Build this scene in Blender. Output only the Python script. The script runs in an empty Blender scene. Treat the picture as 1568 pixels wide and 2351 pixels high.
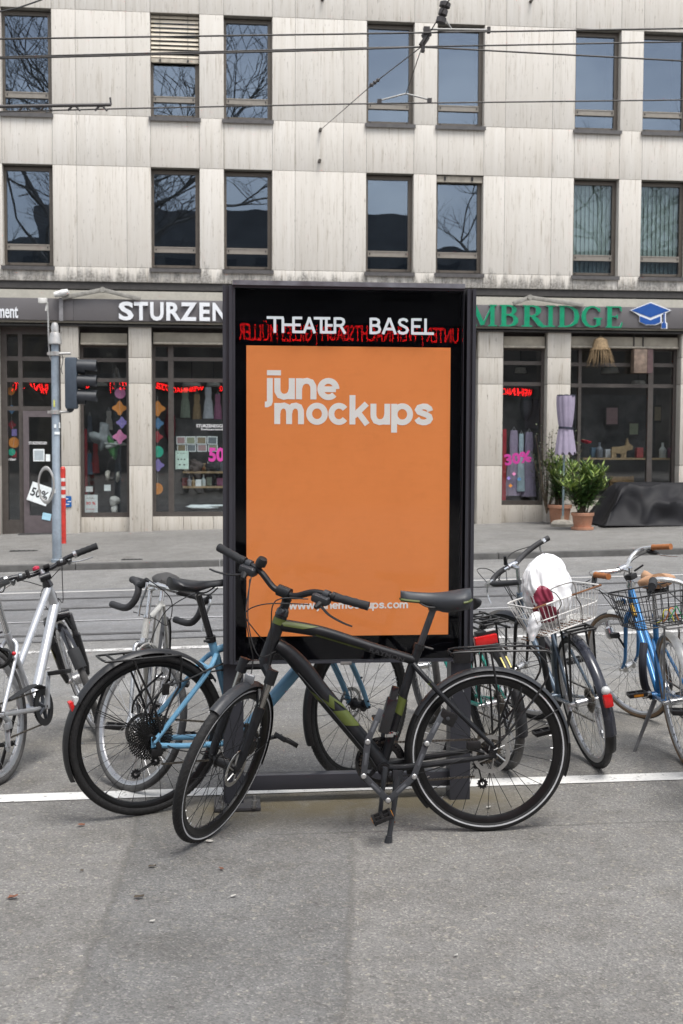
import bpy, bmesh, math, random
from math import sin, cos, pi, radians, sqrt, atan2, tan
from mathutils import Vector as V, Matrix as Mx
from mathutils.geometry import tessellate_polygon

SC = bpy.context.scene
COL = SC.collection
# ------------------------------------------------------------------ camera
FPX, PITCH, YAW, ROLL, EYE = 2800.0, 0.0571, 0.0996, 0.0038, 1.64
W0, H0 = 1568.0, 2351.0
fwd = V((sin(YAW)*cos(PITCH), cos(YAW)*cos(PITCH), -sin(PITCH)))
rgt = V((cos(YAW), -sin(YAW), 0)); upv = rgt.cross(fwd)
c_, s_ = cos(ROLL), sin(ROLL)
RX = rgt*c_ + upv*s_; UX = upv*c_ - rgt*s_
CAMP = V((0, 0, EYE))
cam = bpy.data.cameras.new('camera'); camo = bpy.data.objects.new('camera', cam); COL.objects.link(camo)
cam.sensor_fit = 'HORIZONTAL'; cam.sensor_width = 24.0; cam.lens = FPX/W0*24.0
cam.clip_end = 600; cam.clip_start = .05
m = Mx((RX, UX, -fwd)).transposed().to_4x4(); m.translation = CAMP
camo.matrix_world = m
cam.dof.use_dof = True; cam.dof.focus_distance = 5.3; cam.dof.aperture_fstop = 7.1
SC.camera = camo

def ray(x, y):
    return RX*((x-W0/2)/FPX) + UX*(-(y-H0/2)/FPX) + fwd
def atY(x, y, Y):
    d = ray(x, y); return CAMP + d*(Y/d.y)
def atZ(x, y, z=0.):
    d = ray(x, y); return CAMP + d*((z-EYE)/d.z)
def atPlane(x, y, P, n):
    d = ray(x, y); return CAMP + d*((P-CAMP).dot(n)/d.dot(n))
# ------------------------------------------------------------------ light
world = bpy.data.worlds.new('World'); SC.world = world; world.use_nodes = True
nt = world.node_tree; bg = nt.nodes['Background']
sky = nt.nodes.new('ShaderNodeTexSky'); sky.sky_type = 'NISHITA'; sky.sun_disc = False
SUN_EL, SUN_AZ = radians(66), radians(158)
sky.sun_elevation = SUN_EL; sky.sun_rotation = SUN_AZ; sky.air_density = 1.2; sky.dust_density = 3.0; sky.ozone_density = 1.0
hs = nt.nodes.new('ShaderNodeHueSaturation'); hs.inputs['Saturation'].default_value = .33
nt.links.new(sky.outputs[0], hs.inputs['Color'])
# broken cloud cover: soft lighter and darker banks over the whole sky
tcw = nt.nodes.new('ShaderNodeTexCoord'); cmp_ = nt.nodes.new('ShaderNodeMapping'); cmp_.inputs['Scale'].default_value = (1, 1, 2.2)
cn = nt.nodes.new('ShaderNodeTexNoise'); cn.inputs['Scale'].default_value = 3.2; cn.inputs['Detail'].default_value = 6; cn.inputs['Roughness'].default_value = .58
cr = nt.nodes.new('ShaderNodeValToRGB'); cr.color_ramp.elements[0].position = .36; cr.color_ramp.elements[0].color = (.74, .77, .83, 1); cr.color_ramp.elements[1].position = .66; cr.color_ramp.elements[1].color = (1.32, 1.30, 1.26, 1)
cx_ = nt.nodes.new('ShaderNodeMix'); cx_.data_type = 'RGBA'; cx_.blend_type = 'MULTIPLY'; cx_.inputs[0].default_value = 1
nt.links.new(tcw.outputs['Generated'], cmp_.inputs[0]); nt.links.new(cmp_.outputs[0], cn.inputs[0]); nt.links.new(cn.outputs[0], cr.inputs[0]); nt.links.new(hs.outputs[0], cx_.inputs[6]); nt.links.new(cr.outputs[0], cx_.inputs[7]); nt.links.new(cx_.outputs[2], bg.inputs[0])
bg.inputs[1].default_value = .13
sl = bpy.data.lights.new('sun', 'SUN'); sl.energy = 1.5; sl.angle = radians(24); sl.color = (1., .97, .93)
so = bpy.data.objects.new('sun', sl); COL.objects.link(so)
sd = V((sin(SUN_AZ)*cos(SUN_EL), cos(SUN_AZ)*cos(SUN_EL), sin(SUN_EL)))
so.rotation_euler = sd.to_track_quat('Z', 'Y').to_euler(); so.location = sd*40
SC.view_settings.view_transform = 'Standard'; SC.view_settings.look = 'None'
SC.view_settings.exposure = .95; SC.view_settings.gamma = 1; SC.view_settings.use_curve_mapping = False
SC.cycles.max_bounces = 8; SC.cycles.transparent_max_bounces = 16; SC.cycles.caustics_reflective = False; SC.cycles.caustics_refractive = False
SC.cycles.use_denoising = True
rnd = random.Random(7)
# ------------------------------------------------------------------ materials
MATS = {}
def nodes(name):
    m = bpy.data.materials.new(name); m.use_nodes = True; MATS[name] = m
    n = m.node_tree.nodes; return m, n, m.node_tree.links, n['Principled BSDF']
def N(n, t, **kw):
    x = n.new(t)
    for k, v in kw.items(): setattr(x, k, v)
    return x
def ramp(n, stops):
    r = n.new('ShaderNodeValToRGB'); e = r.color_ramp.elements
    while len(e) < len(stops): e.new(.5)
    for i, (p, c) in enumerate(stops):
        e[i].position = p; e[i].color = c if len(c) == 4 else (*c, 1)
    return r
def mixc(n, l, fac, a, b, mode='MIX'):
    x = n.new('ShaderNodeMix'); x.data_type = 'RGBA'; x.blend_type = mode
    for sock, val in ((x.inputs[0], fac), (x.inputs[6], a), (x.inputs[7], b)):
        if hasattr(val, 'is_output'): l.new(val, sock)
        elif isinstance(val, (int, float)): sock.default_value = val
        else: sock.default_value = val if len(val) == 4 else (*val, 1)
    return x.outputs[2]
def mth(n, l, op, a, b=None, c=None, clamp=False):
    x = n.new('ShaderNodeMath'); x.operation = op; x.use_clamp = clamp
    for i, val in enumerate((a, b, c)):
        if val is None: continue
        if hasattr(val, 'is_output'): l.new(val, x.inputs[i])
        else: x.inputs[i].default_value = val
    return x.outputs[0]
def noise(n, l, scale, detail=4, vec=None, rough=.55, dist=0):
    x = n.new('ShaderNodeTexNoise'); x.inputs['Scale'].default_value = scale; x.inputs['Detail'].default_value = detail
    x.inputs['Roughness'].default_value = rough; x.inputs['Distortion'].default_value = dist
    if vec is not None: l.new(vec, x.inputs['Vector'])
    return x
def coords(n, l, kind='Object', scale=(1, 1, 1), loc=(0, 0, 0)):
    t = n.new('ShaderNodeTexCoord'); mp = n.new('ShaderNodeMapping'); mp.inputs['Scale'].default_value = scale; mp.inputs['Location'].default_value = loc
    l.new(t.outputs[kind], mp.inputs[0]); return mp.outputs[0]
def M(name, col, rough=.5, metal=0., var=.25, dirt=.0, scale=14., bump=0., bscale=120., coat=0., dirtcol=(.16, .14, .12), spec=.5):
    """plain paint / plastic / metal with uneven tone, uneven gloss and some dust"""
    if name in MATS: return MATS[name]
    m, n, l, p = nodes(name)
    co = coords(n, l)
    a = noise(n, l, scale, 5, co); b = noise(n, l, scale*7, 3, co)
    lo = tuple(c*(1-var) for c in col); hi = tuple(min(1, c*(1+var)) for c in col)
    r = ramp(n, [(.3, lo), (.7, hi)]); l.new(a.outputs[0], r.inputs[0])
    out = r.outputs[0]
    if dirt > 0:
        d = ramp(n, [(.5-dirt*.35, (0, 0, 0)), (.78, (1, 1, 1))]); l.new(b.outputs[0], d.inputs[0])
        out = mixc(n, l, mth(n, l, 'MULTIPLY', d.outputs[0], dirt), out, dirtcol)
    l.new(out, p.inputs['Base Color'])
    rr = mth(n, l, 'MULTIPLY_ADD', a.outputs[0], .3, rough-.15, True); l.new(rr, p.inputs['Roughness'])
    p.inputs['Metallic'].default_value = metal; p.inputs['Coat Weight'].default_value = coat; p.inputs['Coat Roughness'].default_value = .15
    p.inputs['Specular IOR Level'].default_value = spec
    if bump > 0:
        bn = noise(n, l, bscale, 3, co); bp = n.new('ShaderNodeBump'); bp.inputs['Strength'].default_value = bump; bp.inputs['Distance'].default_value = .004
        l.new(bn.outputs[0], bp.inputs['Height']); l.new(bp.outputs[0], p.inputs['Normal'])
    return m
def emis(name, col, st):
    m, n, l, p = nodes(name); p.inputs['Base Color'].default_value = (*col, 1); p.inputs['Emission Color'].default_value = (*col, 1); p.inputs['Emission Strength'].default_value = st
    return m
def glass(name, refl=.12, tint=(.85, .9, .9), rough=.0, warp=0., gt=(.95, .97, 1.)):
    m, n, l, p = nodes(name); n.remove(p)
    o = n['Material Output']
    t = n.new('ShaderNodeBsdfTransparent'); t.inputs[0].default_value = (*tint, 1)
    g = n.new('ShaderNodeBsdfGlossy'); g.inputs['Roughness'].default_value = rough; g.inputs[0].default_value = (*gt, 1)
    if warp > 0:
        co = coords(n, l); w = noise(n, l, 1.3, 1, co); bp = n.new('ShaderNodeBump'); bp.inputs['Strength'].default_value = warp; bp.inputs['Distance'].default_value = .02
        l.new(w.outputs[0], bp.inputs['Height']); l.new(bp.outputs[0], g.inputs['Normal'])
    lw = n.new('ShaderNodeLayerWeight'); lw.inputs[0].default_value = .5
    f = mth(n, l, 'MULTIPLY_ADD', mth(n, l, 'POWER', lw.outputs[1], 5.), .85, refl, True)
    mx = n.new('ShaderNodeMixShader'); l.new(f, mx.inputs[0]); l.new(t.outputs[0], mx.inputs[1]); l.new(g.outputs[0], mx.inputs[2]); l.new(mx.outputs[0], o.inputs[0])
    return m
# ------------------------------------------------------------------ mesh builder
class MB:
    def __init__(s): s.v = []; s.f = []; s.mi = []; s.cur = 0
    def add(s, vs, fs, T=None):
        o = len(s.v)
        s.v += [tuple(T @ V(p)) if T is not None else tuple(p) for p in vs]
        s.f += [tuple(i+o for i in f) for f in fs]; s.mi += [s.cur]*len(fs); return s
    def box(s, c, d, T=None):
        x, y, z = d[0]/2, d[1]/2, d[2]/2; c = V(c)
        vs = [c+V((a*x, b*y, e*z)) for a in (-1, 1) for b in (-1, 1) for e in (-1, 1)]
        return s.add(vs, [(0, 1, 3, 2), (4, 6, 7, 5), (0, 4, 5, 1), (2, 3, 7, 6), (0, 2, 6, 4), (1, 5, 7, 3)], T)
    def bb(s, a, b, T=None):
        a = V(a); b = V(b); return s.box((a+b)/2, (abs(b.x-a.x), abs(b.y-a.y), abs(b.z-a.z)), T)
    def bevbox(s, c, d, r, T=None):
        """box whose vertical-section corners are rounded (octagonal) in all edges"""
        bm = bmesh.new(); bmesh.ops.create_cube(bm, size=1)
        for v in bm.verts: v.co = V((v.co.x*d[0], v.co.y*d[1], v.co.z*d[2]))+V(c)
        bmesh.ops.bevel(bm, geom=bm.edges[:], offset=r, segments=2, profile=.6, affect='EDGES')
        bm.verts.index_update(); vs = [v.co.copy() for v in bm.verts]; fs = [tuple(v.index for v in f.verts) for f in bm.faces]; bm.free()
        return s.add(vs, fs, T)
    def tube(s, path, r, n=8, closed=False, T=None, caps=True, flat=1.0):
        P = [V(p) for p in path]; k = len(P)
        R = list(r) if isinstance(r, (list, tuple)) else [r]*k
        vs = []; fs = []; prev = None
        for i in range(k):
            if closed: t = P[(i+1) % k]-P[i-1]
            else: t = (P[min(i+1, k-1)]-P[max(i-1, 0)])
            if t.length < 1e-9: t = V((0, 0, 1))
            t.normalize()
            if prev is None:
                a = V((0, 0, 1)) if abs(t.z) < .9 else V((1, 0, 0)); u = t.cross(a).normalized()
            else:
                u = prev-t*prev.dot(t)
                u = u.normalized() if u.length > 1e-6 else prev
            w = t.cross(u); prev = u
            for j in range(n):
                q = 2*pi*j/n; vs.append(P[i]+(u*cos(q)+w*sin(q)*flat)*R[i])
        for i in range(k if closed else k-1):
            i2 = (i+1) % k
            for j in range(n):
                j2 = (j+1) % n; fs.append((i*n+j, i*n+j2, i2*n+j2, i2*n+j))
        if caps and not closed: fs.append(tuple(range(n))[::-1]); fs.append(tuple((k-1)*n+j for j in range(n)))
        return s.add(vs, fs, T)
    def rev(s, prof, c=(0, 0, 0), ax=(0, 1, 0), n=48, closed=True, T=None, a0=0., a1=2*pi, ref=None):
        """revolve (radius, axial) profile round an axis"""
        ax = V(ax).normalized(); c = V(c)
        a = V(ref) if ref else (V((0, 0, 1)) if abs(ax.z) < .9 else V((1, 0, 0))); u = (a-ax*a.dot(ax)).normalized(); w = ax.cross(u)
        full = abs(a1-a0-2*pi) < 1e-6; cnt = n if full else n+1; k = len(prof); vs = []; fs = []
        for i in range(cnt):
            q = a0+(a1-a0)*i/n; d = u*cos(q)+w*sin(q)
            for (rr, h) in prof: vs.append(c+d*rr+ax*h)
        for i in range(n):
            i2 = (i+1) % cnt
            for j in range(k if closed else k-1):
                j2 = (j+1) % k; fs.append((i*k+j, i2*k+j, i2*k+j2, i*k+j2))
        if not full and closed: fs.append(tuple(range(k))); fs.append(tuple((cnt-1)*k+j for j in range(k))[::-1])
        return s.add(vs, fs, T)
    def lathe(s, prof, c=(0, 0, 0), ax=(0, 0, 1), n=24, T=None):
        s.rev(prof, c, ax, n, False, T); k = len(prof); o = len(s.v)-n*k
        if prof[0][0] > 1e-5: s.f.append(tuple(o+i*k for i in range(n))); s.mi.append(s.cur)
        if prof[-1][0] > 1e-5: s.f.append(tuple(o+i*k+k-1 for i in range(n))[::-1]); s.mi.append(s.cur)
        return s
    def prism(s, poly, o, u, w, th, T=None):
        """polygon in the (u, w) plane from o, extruded by th along u x w"""
        o = V(o); u = V(u); w = V(w); nn = u.cross(w).normalized()*th; k = len(poly)
        a = [o+u*p[0]+w*p[1] for p in poly]; b = [q+nn for q in a]
        tri = tessellate_polygon([[V((p[0], p[1], 0)) for p in poly]])
        fs = []
        for t in tri:
            (x0, y0), (x1, y1), (x2, y2) = (poly[i] for i in t)
            if (x1-x0)*(y2-y0)-(x2-x0)*(y1-y0) < 0: t = t[::-1]
            fs.append(tuple(i+k for i in t)); fs.append(tuple(t)[::-1])
        ar = sum(poly[i][0]*poly[(i+1) % k][1]-poly[(i+1) % k][0]*poly[i][1] for i in range(k))
        for i in range(k):
            j = (i+1) % k; q = (i, j, j+k, i+k); fs.append(q if ar > 0 else q[::-1])
        return s.add(a+b, fs, T)
    def loft(s, rings, T=None, caps=True):
        k = len(rings[0]); vs = [p for r in rings for p in r]; fs = []
        for i in range(len(rings)-1):
            for j in range(k):
                j2 = (j+1) % k; fs.append((i*k+j, i*k+j2, (i+1)*k+j2, (i+1)*k+j))
        if caps: fs.append(tuple(range(k))[::-1]); fs.append(tuple((len(rings)-1)*k+j for j in range(k)))
        return s.add(vs, fs, T)
    def sheet(s, grid, T=None):
        h = len(grid); w = len(grid[0]); vs = [p for r in grid for p in r]
        return s.add(vs, [(i*w+j, i*w+j+1, (i+1)*w+j+1, (i+1)*w+j) for i in range(h-1) for j in range(w-1)], T)
    def ico(s, c, r, T=None, sub=1, sc=(1, 1, 1)):
        bm = bmesh.new(); bmesh.ops.create_icosphere(bm, subdivisions=sub, radius=1)
        bm.verts.index_update(); vs = [V((v.co.x*r*sc[0], v.co.y*r*sc[1], v.co.z*r*sc[2]))+V(c) for v in bm.verts]; fs = [tuple(v.index for v in f.verts) for f in bm.faces]; bm.free()
        return s.add(vs, fs, T)
    def build(s, name, mats, parent=None, ang=35, mw=None, fix=True):
        me = bpy.data.meshes.new(name); me.from_pydata(s.v, [], s.f); me.update()
        if fix:
            bm = bmesh.new(); bm.from_mesh(me); bmesh.ops.recalc_face_normals(bm, faces=bm.faces[:]); bm.to_mesh(me); bm.free()
        if not isinstance(mats, (list, tuple)): mats = [mats]
        for q in mats: me.materials.append(q)
        if len(mats) > 1:
            for p, i in zip(me.polygons, s.mi): p.material_index = i
        me.polygons.foreach_set('use_smooth', [True]*len(me.polygons)); me.set_sharp_from_angle(angle=radians(ang))
        o = bpy.data.objects.new(name, me); COL.objects.link(o)
        if parent is not None: o.parent = parent
        if mw is not None: o.matrix_local = mw
        return o
def thing(name, label, cat, loc=(0, 0, 0), mat=None, group=None):
    o = bpy.data.objects.new(name, None); COL.objects.link(o); o.empty_display_size = .1
    if mat is not None: o.matrix_local = mat
    else: o.location = loc
    return tag(o, label, cat, group)
def tag(o, label, cat, group=None):
    o['label'] = label; o['category'] = cat
    if group: o['group'] = group
    return o
def struct(o): o['kind'] = 'structure'; return o
def spline(P, n=6, closed=False):
    """Catmull-Rom through P"""
    P = [V(p) for p in P]; k = len(P); out = []
    for i in range(k if closed else k-1):
        g = (lambda j: P[j % k]) if closed else (lambda j: P[max(0, min(k-1, j))])
        a, b, c, d = g(i-1), g(i), g(i+1), g(i+2)
        for j in range(n):
            t = j/n; out.append(.5*((2*b)+(c-a)*t+(2*a-5*b+4*c-d)*t*t+(3*b-a-3*c+d)*t**3))
    if not closed: out.append(P[-1])
    return out
# ------------------------------------------------------------------ lettering: strokes with width, each stroke its own thin slab
def arc(cx, cy, rx, ry, a0, a1, n=14):
    return [(cx+rx*cos(radians(a0+(a1-a0)*i/n)), cy+ry*sin(radians(a0+(a1-a0)*i/n))) for i in range(n+1)]
def stroke_poly(pts, w):
    P = [V((p[0], p[1])) for p in pts]; k = len(P); Wd = w if isinstance(w, (list, tuple)) else [w]*k
    closed = (P[0]-P[-1]).length < 1e-6 and k > 3
    L = []; R = []
    for i in range(k):
        if closed:
            a = (P[i]-P[i-1]) if i > 0 else (P[0]-P[-2]); b = (P[i+1]-P[i]) if i < k-1 else (P[1]-P[0])
        else:
            a = P[i]-P[i-1] if i > 0 else P[1]-P[0]; b = P[i+1]-P[i] if i < k-1 else P[i]-P[i-1]
        a.normalize(); b.normalize(); t = (a+b)
        t = t.normalized() if t.length > 1e-4 else a
        nrm = V((-t.y, t.x)); sc = 1/max(.35, nrm.dot(V((-a.y, a.x)))); L.append(P[i]+nrm*Wd[i]/2*sc); R.append(P[i]-nrm*Wd[i]/2*sc)
    return L, R
def add_stroke(mb, pts, w, o, u, v, th, sc, T=None):
    L, R = stroke_poly(pts, w); o = V(o); u = V(u); v = V(v); nn = u.cross(v).normalized()*th; k = len(L); vs = []; fs = []
    for a, b in zip(L, R):
        pa = o+u*a.x*sc+v*a.y*sc; pb = o+u*b.x*sc+v*b.y*sc; vs += [pa, pb, pa+nn, pb+nn]
    for i in range(k-1):
        a = 4*i; b = a+4; fs += [(a+2, a+3, b+3, b+2), (a, b, b+1, a+1), (a, a+2, b+2, b), (a+1, b+1, b+3, a+3)]
    fs += [(0, 1, 3, 2), (4*k-4, 4*k-2, 4*k-1, 4*k-3)]
    mb.add(vs, fs, T)
# lower-case grotesk, x-height 1
B = .275
GL = {
 'n': (.95, [[(.135, 0), (.135, 1)], [(.135, .5), (.19, .72), (.32, .855), (.5, .885), (.68, .82), (.775, .64), (.785, .5), (.785, 0)]]),
 'u': (.95, [[(.785, 1), (.785, 0)], [(.785, .5), (.73, .28), (.6, .145), (.42, .115), (.24, .18), (.145, .36), (.135, .5), (.135, 1)]]),
 'm': (1.45, [[(.135, 0), (.135, 1)], [(.135, .5), (.18, .72), (.3, .86), (.45, .885), (.6, .82), (.675, .64), (.68, .5), (.68, 0)], [(.68, .5), (.73, .72), (.85, .86), (1., .885), (1.15, .82), (1.225, .64), (1.23, .5), (1.23, 0)]]),
 'o': (1.02, [arc(.5, .5, .365, .39, 0, 360, 32)]),
 'e': (.98, [[(.15, .49), (.83, .49)], arc(.49, .5, .36, .39, 0, 318, 28)]),
 'c': (.95, [arc(.48, .5, .355, .39, 38, 322, 26)]),
 'k': (.96, [[(.135, 0), (.135, 1.4)], [(.8, 1.0), (.2, .4)], [(.38, .6), (.83, 0)]]),
 'p': (1.03, [[(.135, -.38), (.135, 1)], arc(.52, .5, .365, .39, 0, 360, 32)]),
 's': (.93, [[(.78, .66), (.74, .78), (.6, .875), (.44, .885), (.26, .83), (.2, .72), (.26, .62), (.42, .55), (.6, .49), (.74, .4), (.77, .29), (.7, .18), (.56, .12), (.42, .115), (.25, .17), (.15, .3)]]),
 'j': (.42, [[(.135, 1), (.135, -.1), (.1, -.2), (0, -.25), (-.1, -.25)]]),
 'w': (1.35, [[(.1, 1), (.36, 0)], [(.36, 0), (.67, 1)], [(.67, 1), (.98, 0)], [(.98, 0), (1.24, 1)]]),
 '.': (.42, [[(.16, 0), (.16, .27)]]),
}
CAP = {  # capitals, height 1, plain
 'T': (.8, [[(0, .93), (.8, .93)], [(.4, 1), (.4, 0)]]),
 'H': (.86, [[(.08, 0), (.08, 1)], [(.78, 0), (.78, 1)], [(.08, .5), (.78, .5)]]),
 'E': (.66, [[(.08, 0), (.08, 1)], [(.08, .93), (.62, .93)], [(.08, .5), (.56, .5)], [(.08, .07), (.62, .07)]]),
 'A': (.86, [[(.04, 0), (.43, 1)], [(.43, 1), (.82, 0)], [(.2, .32), (.66, .32)]]),
 'R': (.74, [[(.08, 0), (.08, 1)], [(.08, .93), (.4, .93), (.56, .86), (.61, .72), (.56, .57), (.4, .5), (.08, .5)], [(.4, .5), (.68, 0)]]),
 'B': (.74, [[(.08, 0), (.08, 1)], [(.08, .93), (.4, .93), (.54, .86), (.58, .74), (.54, .61), (.4, .53), (.08, .53)], [(.4, .53), (.58, .46), (.64, .3), (.58, .14), (.4, .07), (.08, .07)]]),
 'S': (.72, [[(.62, .78), (.54, .9), (.36, .94), (.18, .88), (.12, .74), (.2, .6), (.38, .51), (.56, .42), (.64, .27), (.56, .12), (.36, .06), (.16, .1), (.07, .23)]]),
 'L': (.6, [[(.08, 0), (.08, 1)], [(.08, .07), (.58, .07)]]),
}
def letters(mb, text, o, u, v, size, w, th, font=GL, track=0., T=None, step=.0004):
    x = 0.; k = 0
    for ch in text:
        if ch == ' ': x += .5; continue
        adv, st = font[ch]
        for s in st:
            add_stroke(mb, [(p[0]+x, p[1]) for p in s], w, o, u, v, th+step*(k % 4), size, T); k += 1
        x += adv+track
    return x*size
def font_text(name, body, o, u, v, size, mat, parent=None, extr=.0, off=0., width=None, align='LEFT', res=3):
    """built-in font converted to a mesh; origin o, along u, up v; width fits the line to a length"""
    c = bpy.data.curves.new(name, 'FONT'); c.body = body; c.size = 1; c.extrude = 0; c.offset = off; c.resolution_u = res
    t = bpy.data.objects.new(name, c); COL.objects.link(t)
    me = bpy.data.meshes.new_from_object(t.evaluated_get(bpy.context.evaluated_depsgraph_get())); bpy.data.objects.remove(t)
    xs = [p.co.x for p in me.vertices]; x0, x1 = min(xs), max(xs); sx = width/(x1-x0) if width else size
    u = V(u).normalized(); v = V(v).normalized(); nn = u.cross(v)
    bm = bmesh.new(); bm.from_mesh(me)
    bmesh.ops.remove_doubles(bm, verts=bm.verts[:], dist=1e-4)
    if extr > 0:
        r = bmesh.ops.extrude_face_region(bm, geom=bm.faces[:])
        for e in r['geom']:
            if isinstance(e, bmesh.types.BMVert): e.co.z += extr
    for p in bm.verts: p.co = V(o)+u*((p.co.x-x0)*sx)+v*(p.co.y*size)+nn*p.co.z
    bmesh.ops.recalc_face_normals(bm, faces=bm.faces[:])
    for q in bm.faces: q.smooth = False
    me2 = bpy.data.meshes.new(name); bm.to_mesh(me2); bm.free(); bpy.data.meshes.remove(me); me2.materials.append(mat)
    ob = bpy.data.objects.new(name, me2); COL.objects.link(ob)
    if parent: ob.parent = parent
    return ob
# ================================================================== THE GROUND
YF = 22.5            # plane of the facade
YK = 17.2            # kerb line
def smooth(t): t = max(0., min(1., t)); return t*t*(3-2*t)
def gz(x, y):
    """height of plaza and road: nearly level by the poster case, dished towards the tracks, rising to the right"""
    s = .006+.014*max(0., min(1., (y-5)/4)); xx = max(-14, min(14, x-.1*y))
    return -.08*smooth((y-7.2)/2.5)+s*xx
def pz(x, y):
    return gz(x, y)+.085+.06*max(0., min(1., (y-YK)/5.3))

def onground(px, py, f):
    z = 0.
    for _ in range(12): p = atZ(px, py, z); z = f(p.x, p.y)
    return atZ(px, py, z)
def asphalt(name, c0, c1, patch=False, warm=0.):
    m, n, l, p = nodes(name); co = coords(n, l)
    big = noise(n, l, .55, 5, co, .6); mid = noise(n, l, 5, 5, co, .65)
    vor = n.new('ShaderNodeTexVoronoi'); vor.inputs['Scale'].default_value = 150; l.new(co, vor.inputs['Vector'])
    vor2 = n.new('ShaderNodeTexVoronoi'); vor2.inputs['Scale'].default_value = 66; l.new(co, vor2.inputs['Vector'])
    fine = noise(n, l, 260, 2, co)
    r = ramp(n, [(.34, tuple(q*.93 for q in c0)), (.66, tuple(q*1.03 for q in c1))]); l.new(big.outputs[0], r.inputs[0])
    out = mixc(n, l, .5, r.outputs[0], mixc(n, l, 1, r.outputs[0], (1, 1, 1), 'MULTIPLY'))
    st = ramp(n, [(0, (.45, .45, .45)), (.45, (.88, .88, .87)), (.8, (1.1, 1.09, 1.06)), (.94, (1.6, 1.57, 1.5)), (1., (2.3, 2.25, 2.1))]); 
    sep = n.new('ShaderNodeSeparateColor'); l.new(vor.outputs['Color'], sep.inputs[0]); l.new(sep.outputs[0], st.inputs[0])
    out = mixc(n, l, .52, out, st.outputs[0], 'MULTIPLY')
    sep2 = n.new('ShaderNodeSeparateColor'); l.new(vor2.outputs['Color'], sep2.inputs[0])
    st2 = ramp(n, [(0, (.62, .6, .58)), (.1, (1, 1, 1)), (.93, (1, 1, 1)), (.97, (1.5, 1.45, 1.3))]); l.new(sep2.outputs[1], st2.inputs[0])
    out = mixc(n, l, .55, out, st2.outputs[0], 'MULTIPLY')
    gr = ramp(n, [(.34, (.72, .70, .67)), (.6, (1.1, 1.1, 1.1))]); l.new(mid.outputs[0], gr.inputs[0])
    out = mixc(n, l, .5, out, gr.outputs[0], 'MULTIPLY')
    v3 = n.new('ShaderNodeTexVoronoi'); v3.inputs['Scale'].default_value = 2.6; l.new(co, v3.inputs['Vector'])
    sp3 = n.new('ShaderNodeSeparateColor'); l.new(v3.outputs['Color'], sp3.inputs[0])
    gum = mth(n, l, 'MULTIPLY', mth(n, l, 'SUBTRACT', mth(n, l, 'MULTIPLY_ADD', sp3.outputs[0], .05, .004), v3.outputs['Distance']), 160, clamp=True)
    gum = mth(n, l, 'MULTIPLY', gum, mth(n, l, 'GREATER_THAN', sp3.outputs[1], .45))
    out = mixc(n, l, mth(n, l, 'MULTIPLY', gum, .55), out, mixc(n, l, mth(n, l, 'GREATER_THAN', sp3.outputs[2], .5), (.07, .068, .064), (.30, .295, .28)))
    oil = ramp(n, [(.60, (1, 1, 1)), (.74, (.74, .72, .69))]); l.new(noise(n, l, 1.7, 4, co, .6).outputs[0], oil.inputs[0]); out = mixc(n, l, .8, out, oil.outputs[0], 'MULTIPLY')
    if patch:
        sx = n.new('ShaderNodeSeparateXYZ'); l.new(co, sx.inputs[0]); x, y = sx.outputs[0], sx.outputs[1]
        wob = mth(n, l, 'MULTIPLY_ADD', noise(n, l, 3.5, 5, co).outputs[0], .09, -.045)
        # re-laid strip between two joints, smoother and a little darker
        eL = mth(n, l, 'ADD', mth(n, l, 'SUBTRACT', x, mth(n, l, 'MULTIPLY_ADD', y, .045, -.585)), wob)
        eR = mth(n, l, 'ADD', mth(n, l, 'SUBTRACT', x, mth(n, l, 'MULTIPLY_ADD', y, .125, -.075)), wob)
        a = mth(n, l, 'MULTIPLY', eL, 90, clamp=True); b = mth(n, l, 'MULTIPLY', eR, -90, clamp=True); ins = mth(n, l, 'MULTIPLY', a, b)
        out = mixc(n, l, mth(n, l, 'MULTIPLY', ins, .60), out, mixc(n, l, 1., out, (.74, .76, .79), 'MULTIPLY'))
        for e in (eL, eR):
            ln = mth(n, l, 'SUBTRACT', 1, mth(n, l, 'MULTIPLY', mth(n, l, 'ABSOLUTE', e), 48), clamp=True)
            ln = mth(n, l, 'MULTIPLY', ln, mth(n, l, 'MULTIPLY_ADD', mid.outputs[0], 1.6, -.3, True))
            out = mixc(n, l, mth(n, l, 'MULTIPLY', ln, .85), out, (.070, .066, .060))
        # cross joint just in front of the case
        ec = mth(n, l, 'ADD', mth(n, l, 'SUBTRACT', y, 5.02), mth(n, l, 'MULTIPLY', wob, .5))
        ln = mth(n, l, 'SUBTRACT', 1, mth(n, l, 'MULTIPLY', mth(n, l, 'ABSOLUTE', ec), 70), clamp=True)
        ln = mth(n, l, 'MULTIPLY', ln, mth(n, l, 'GREATER_THAN', x, .2))
        out = mixc(n, l, mth(n, l, 'MULTIPLY', ln, .5), out, (.06, .055, .05))
        # brown silt and moss lying under the case and along the old gutter
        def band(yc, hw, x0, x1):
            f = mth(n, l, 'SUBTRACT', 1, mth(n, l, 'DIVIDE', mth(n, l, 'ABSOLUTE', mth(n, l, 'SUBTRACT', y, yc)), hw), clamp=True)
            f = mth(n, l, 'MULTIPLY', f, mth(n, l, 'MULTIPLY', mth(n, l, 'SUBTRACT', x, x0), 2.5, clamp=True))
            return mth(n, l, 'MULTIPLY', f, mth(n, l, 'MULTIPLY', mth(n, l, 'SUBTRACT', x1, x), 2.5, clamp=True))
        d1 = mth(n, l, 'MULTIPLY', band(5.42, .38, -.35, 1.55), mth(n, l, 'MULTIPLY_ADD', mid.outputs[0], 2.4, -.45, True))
        out = mixc(n, l, mth(n, l, 'MULTIPLY', d1, 1.3, clamp=True), out, (.120, .102, .066))
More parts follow.
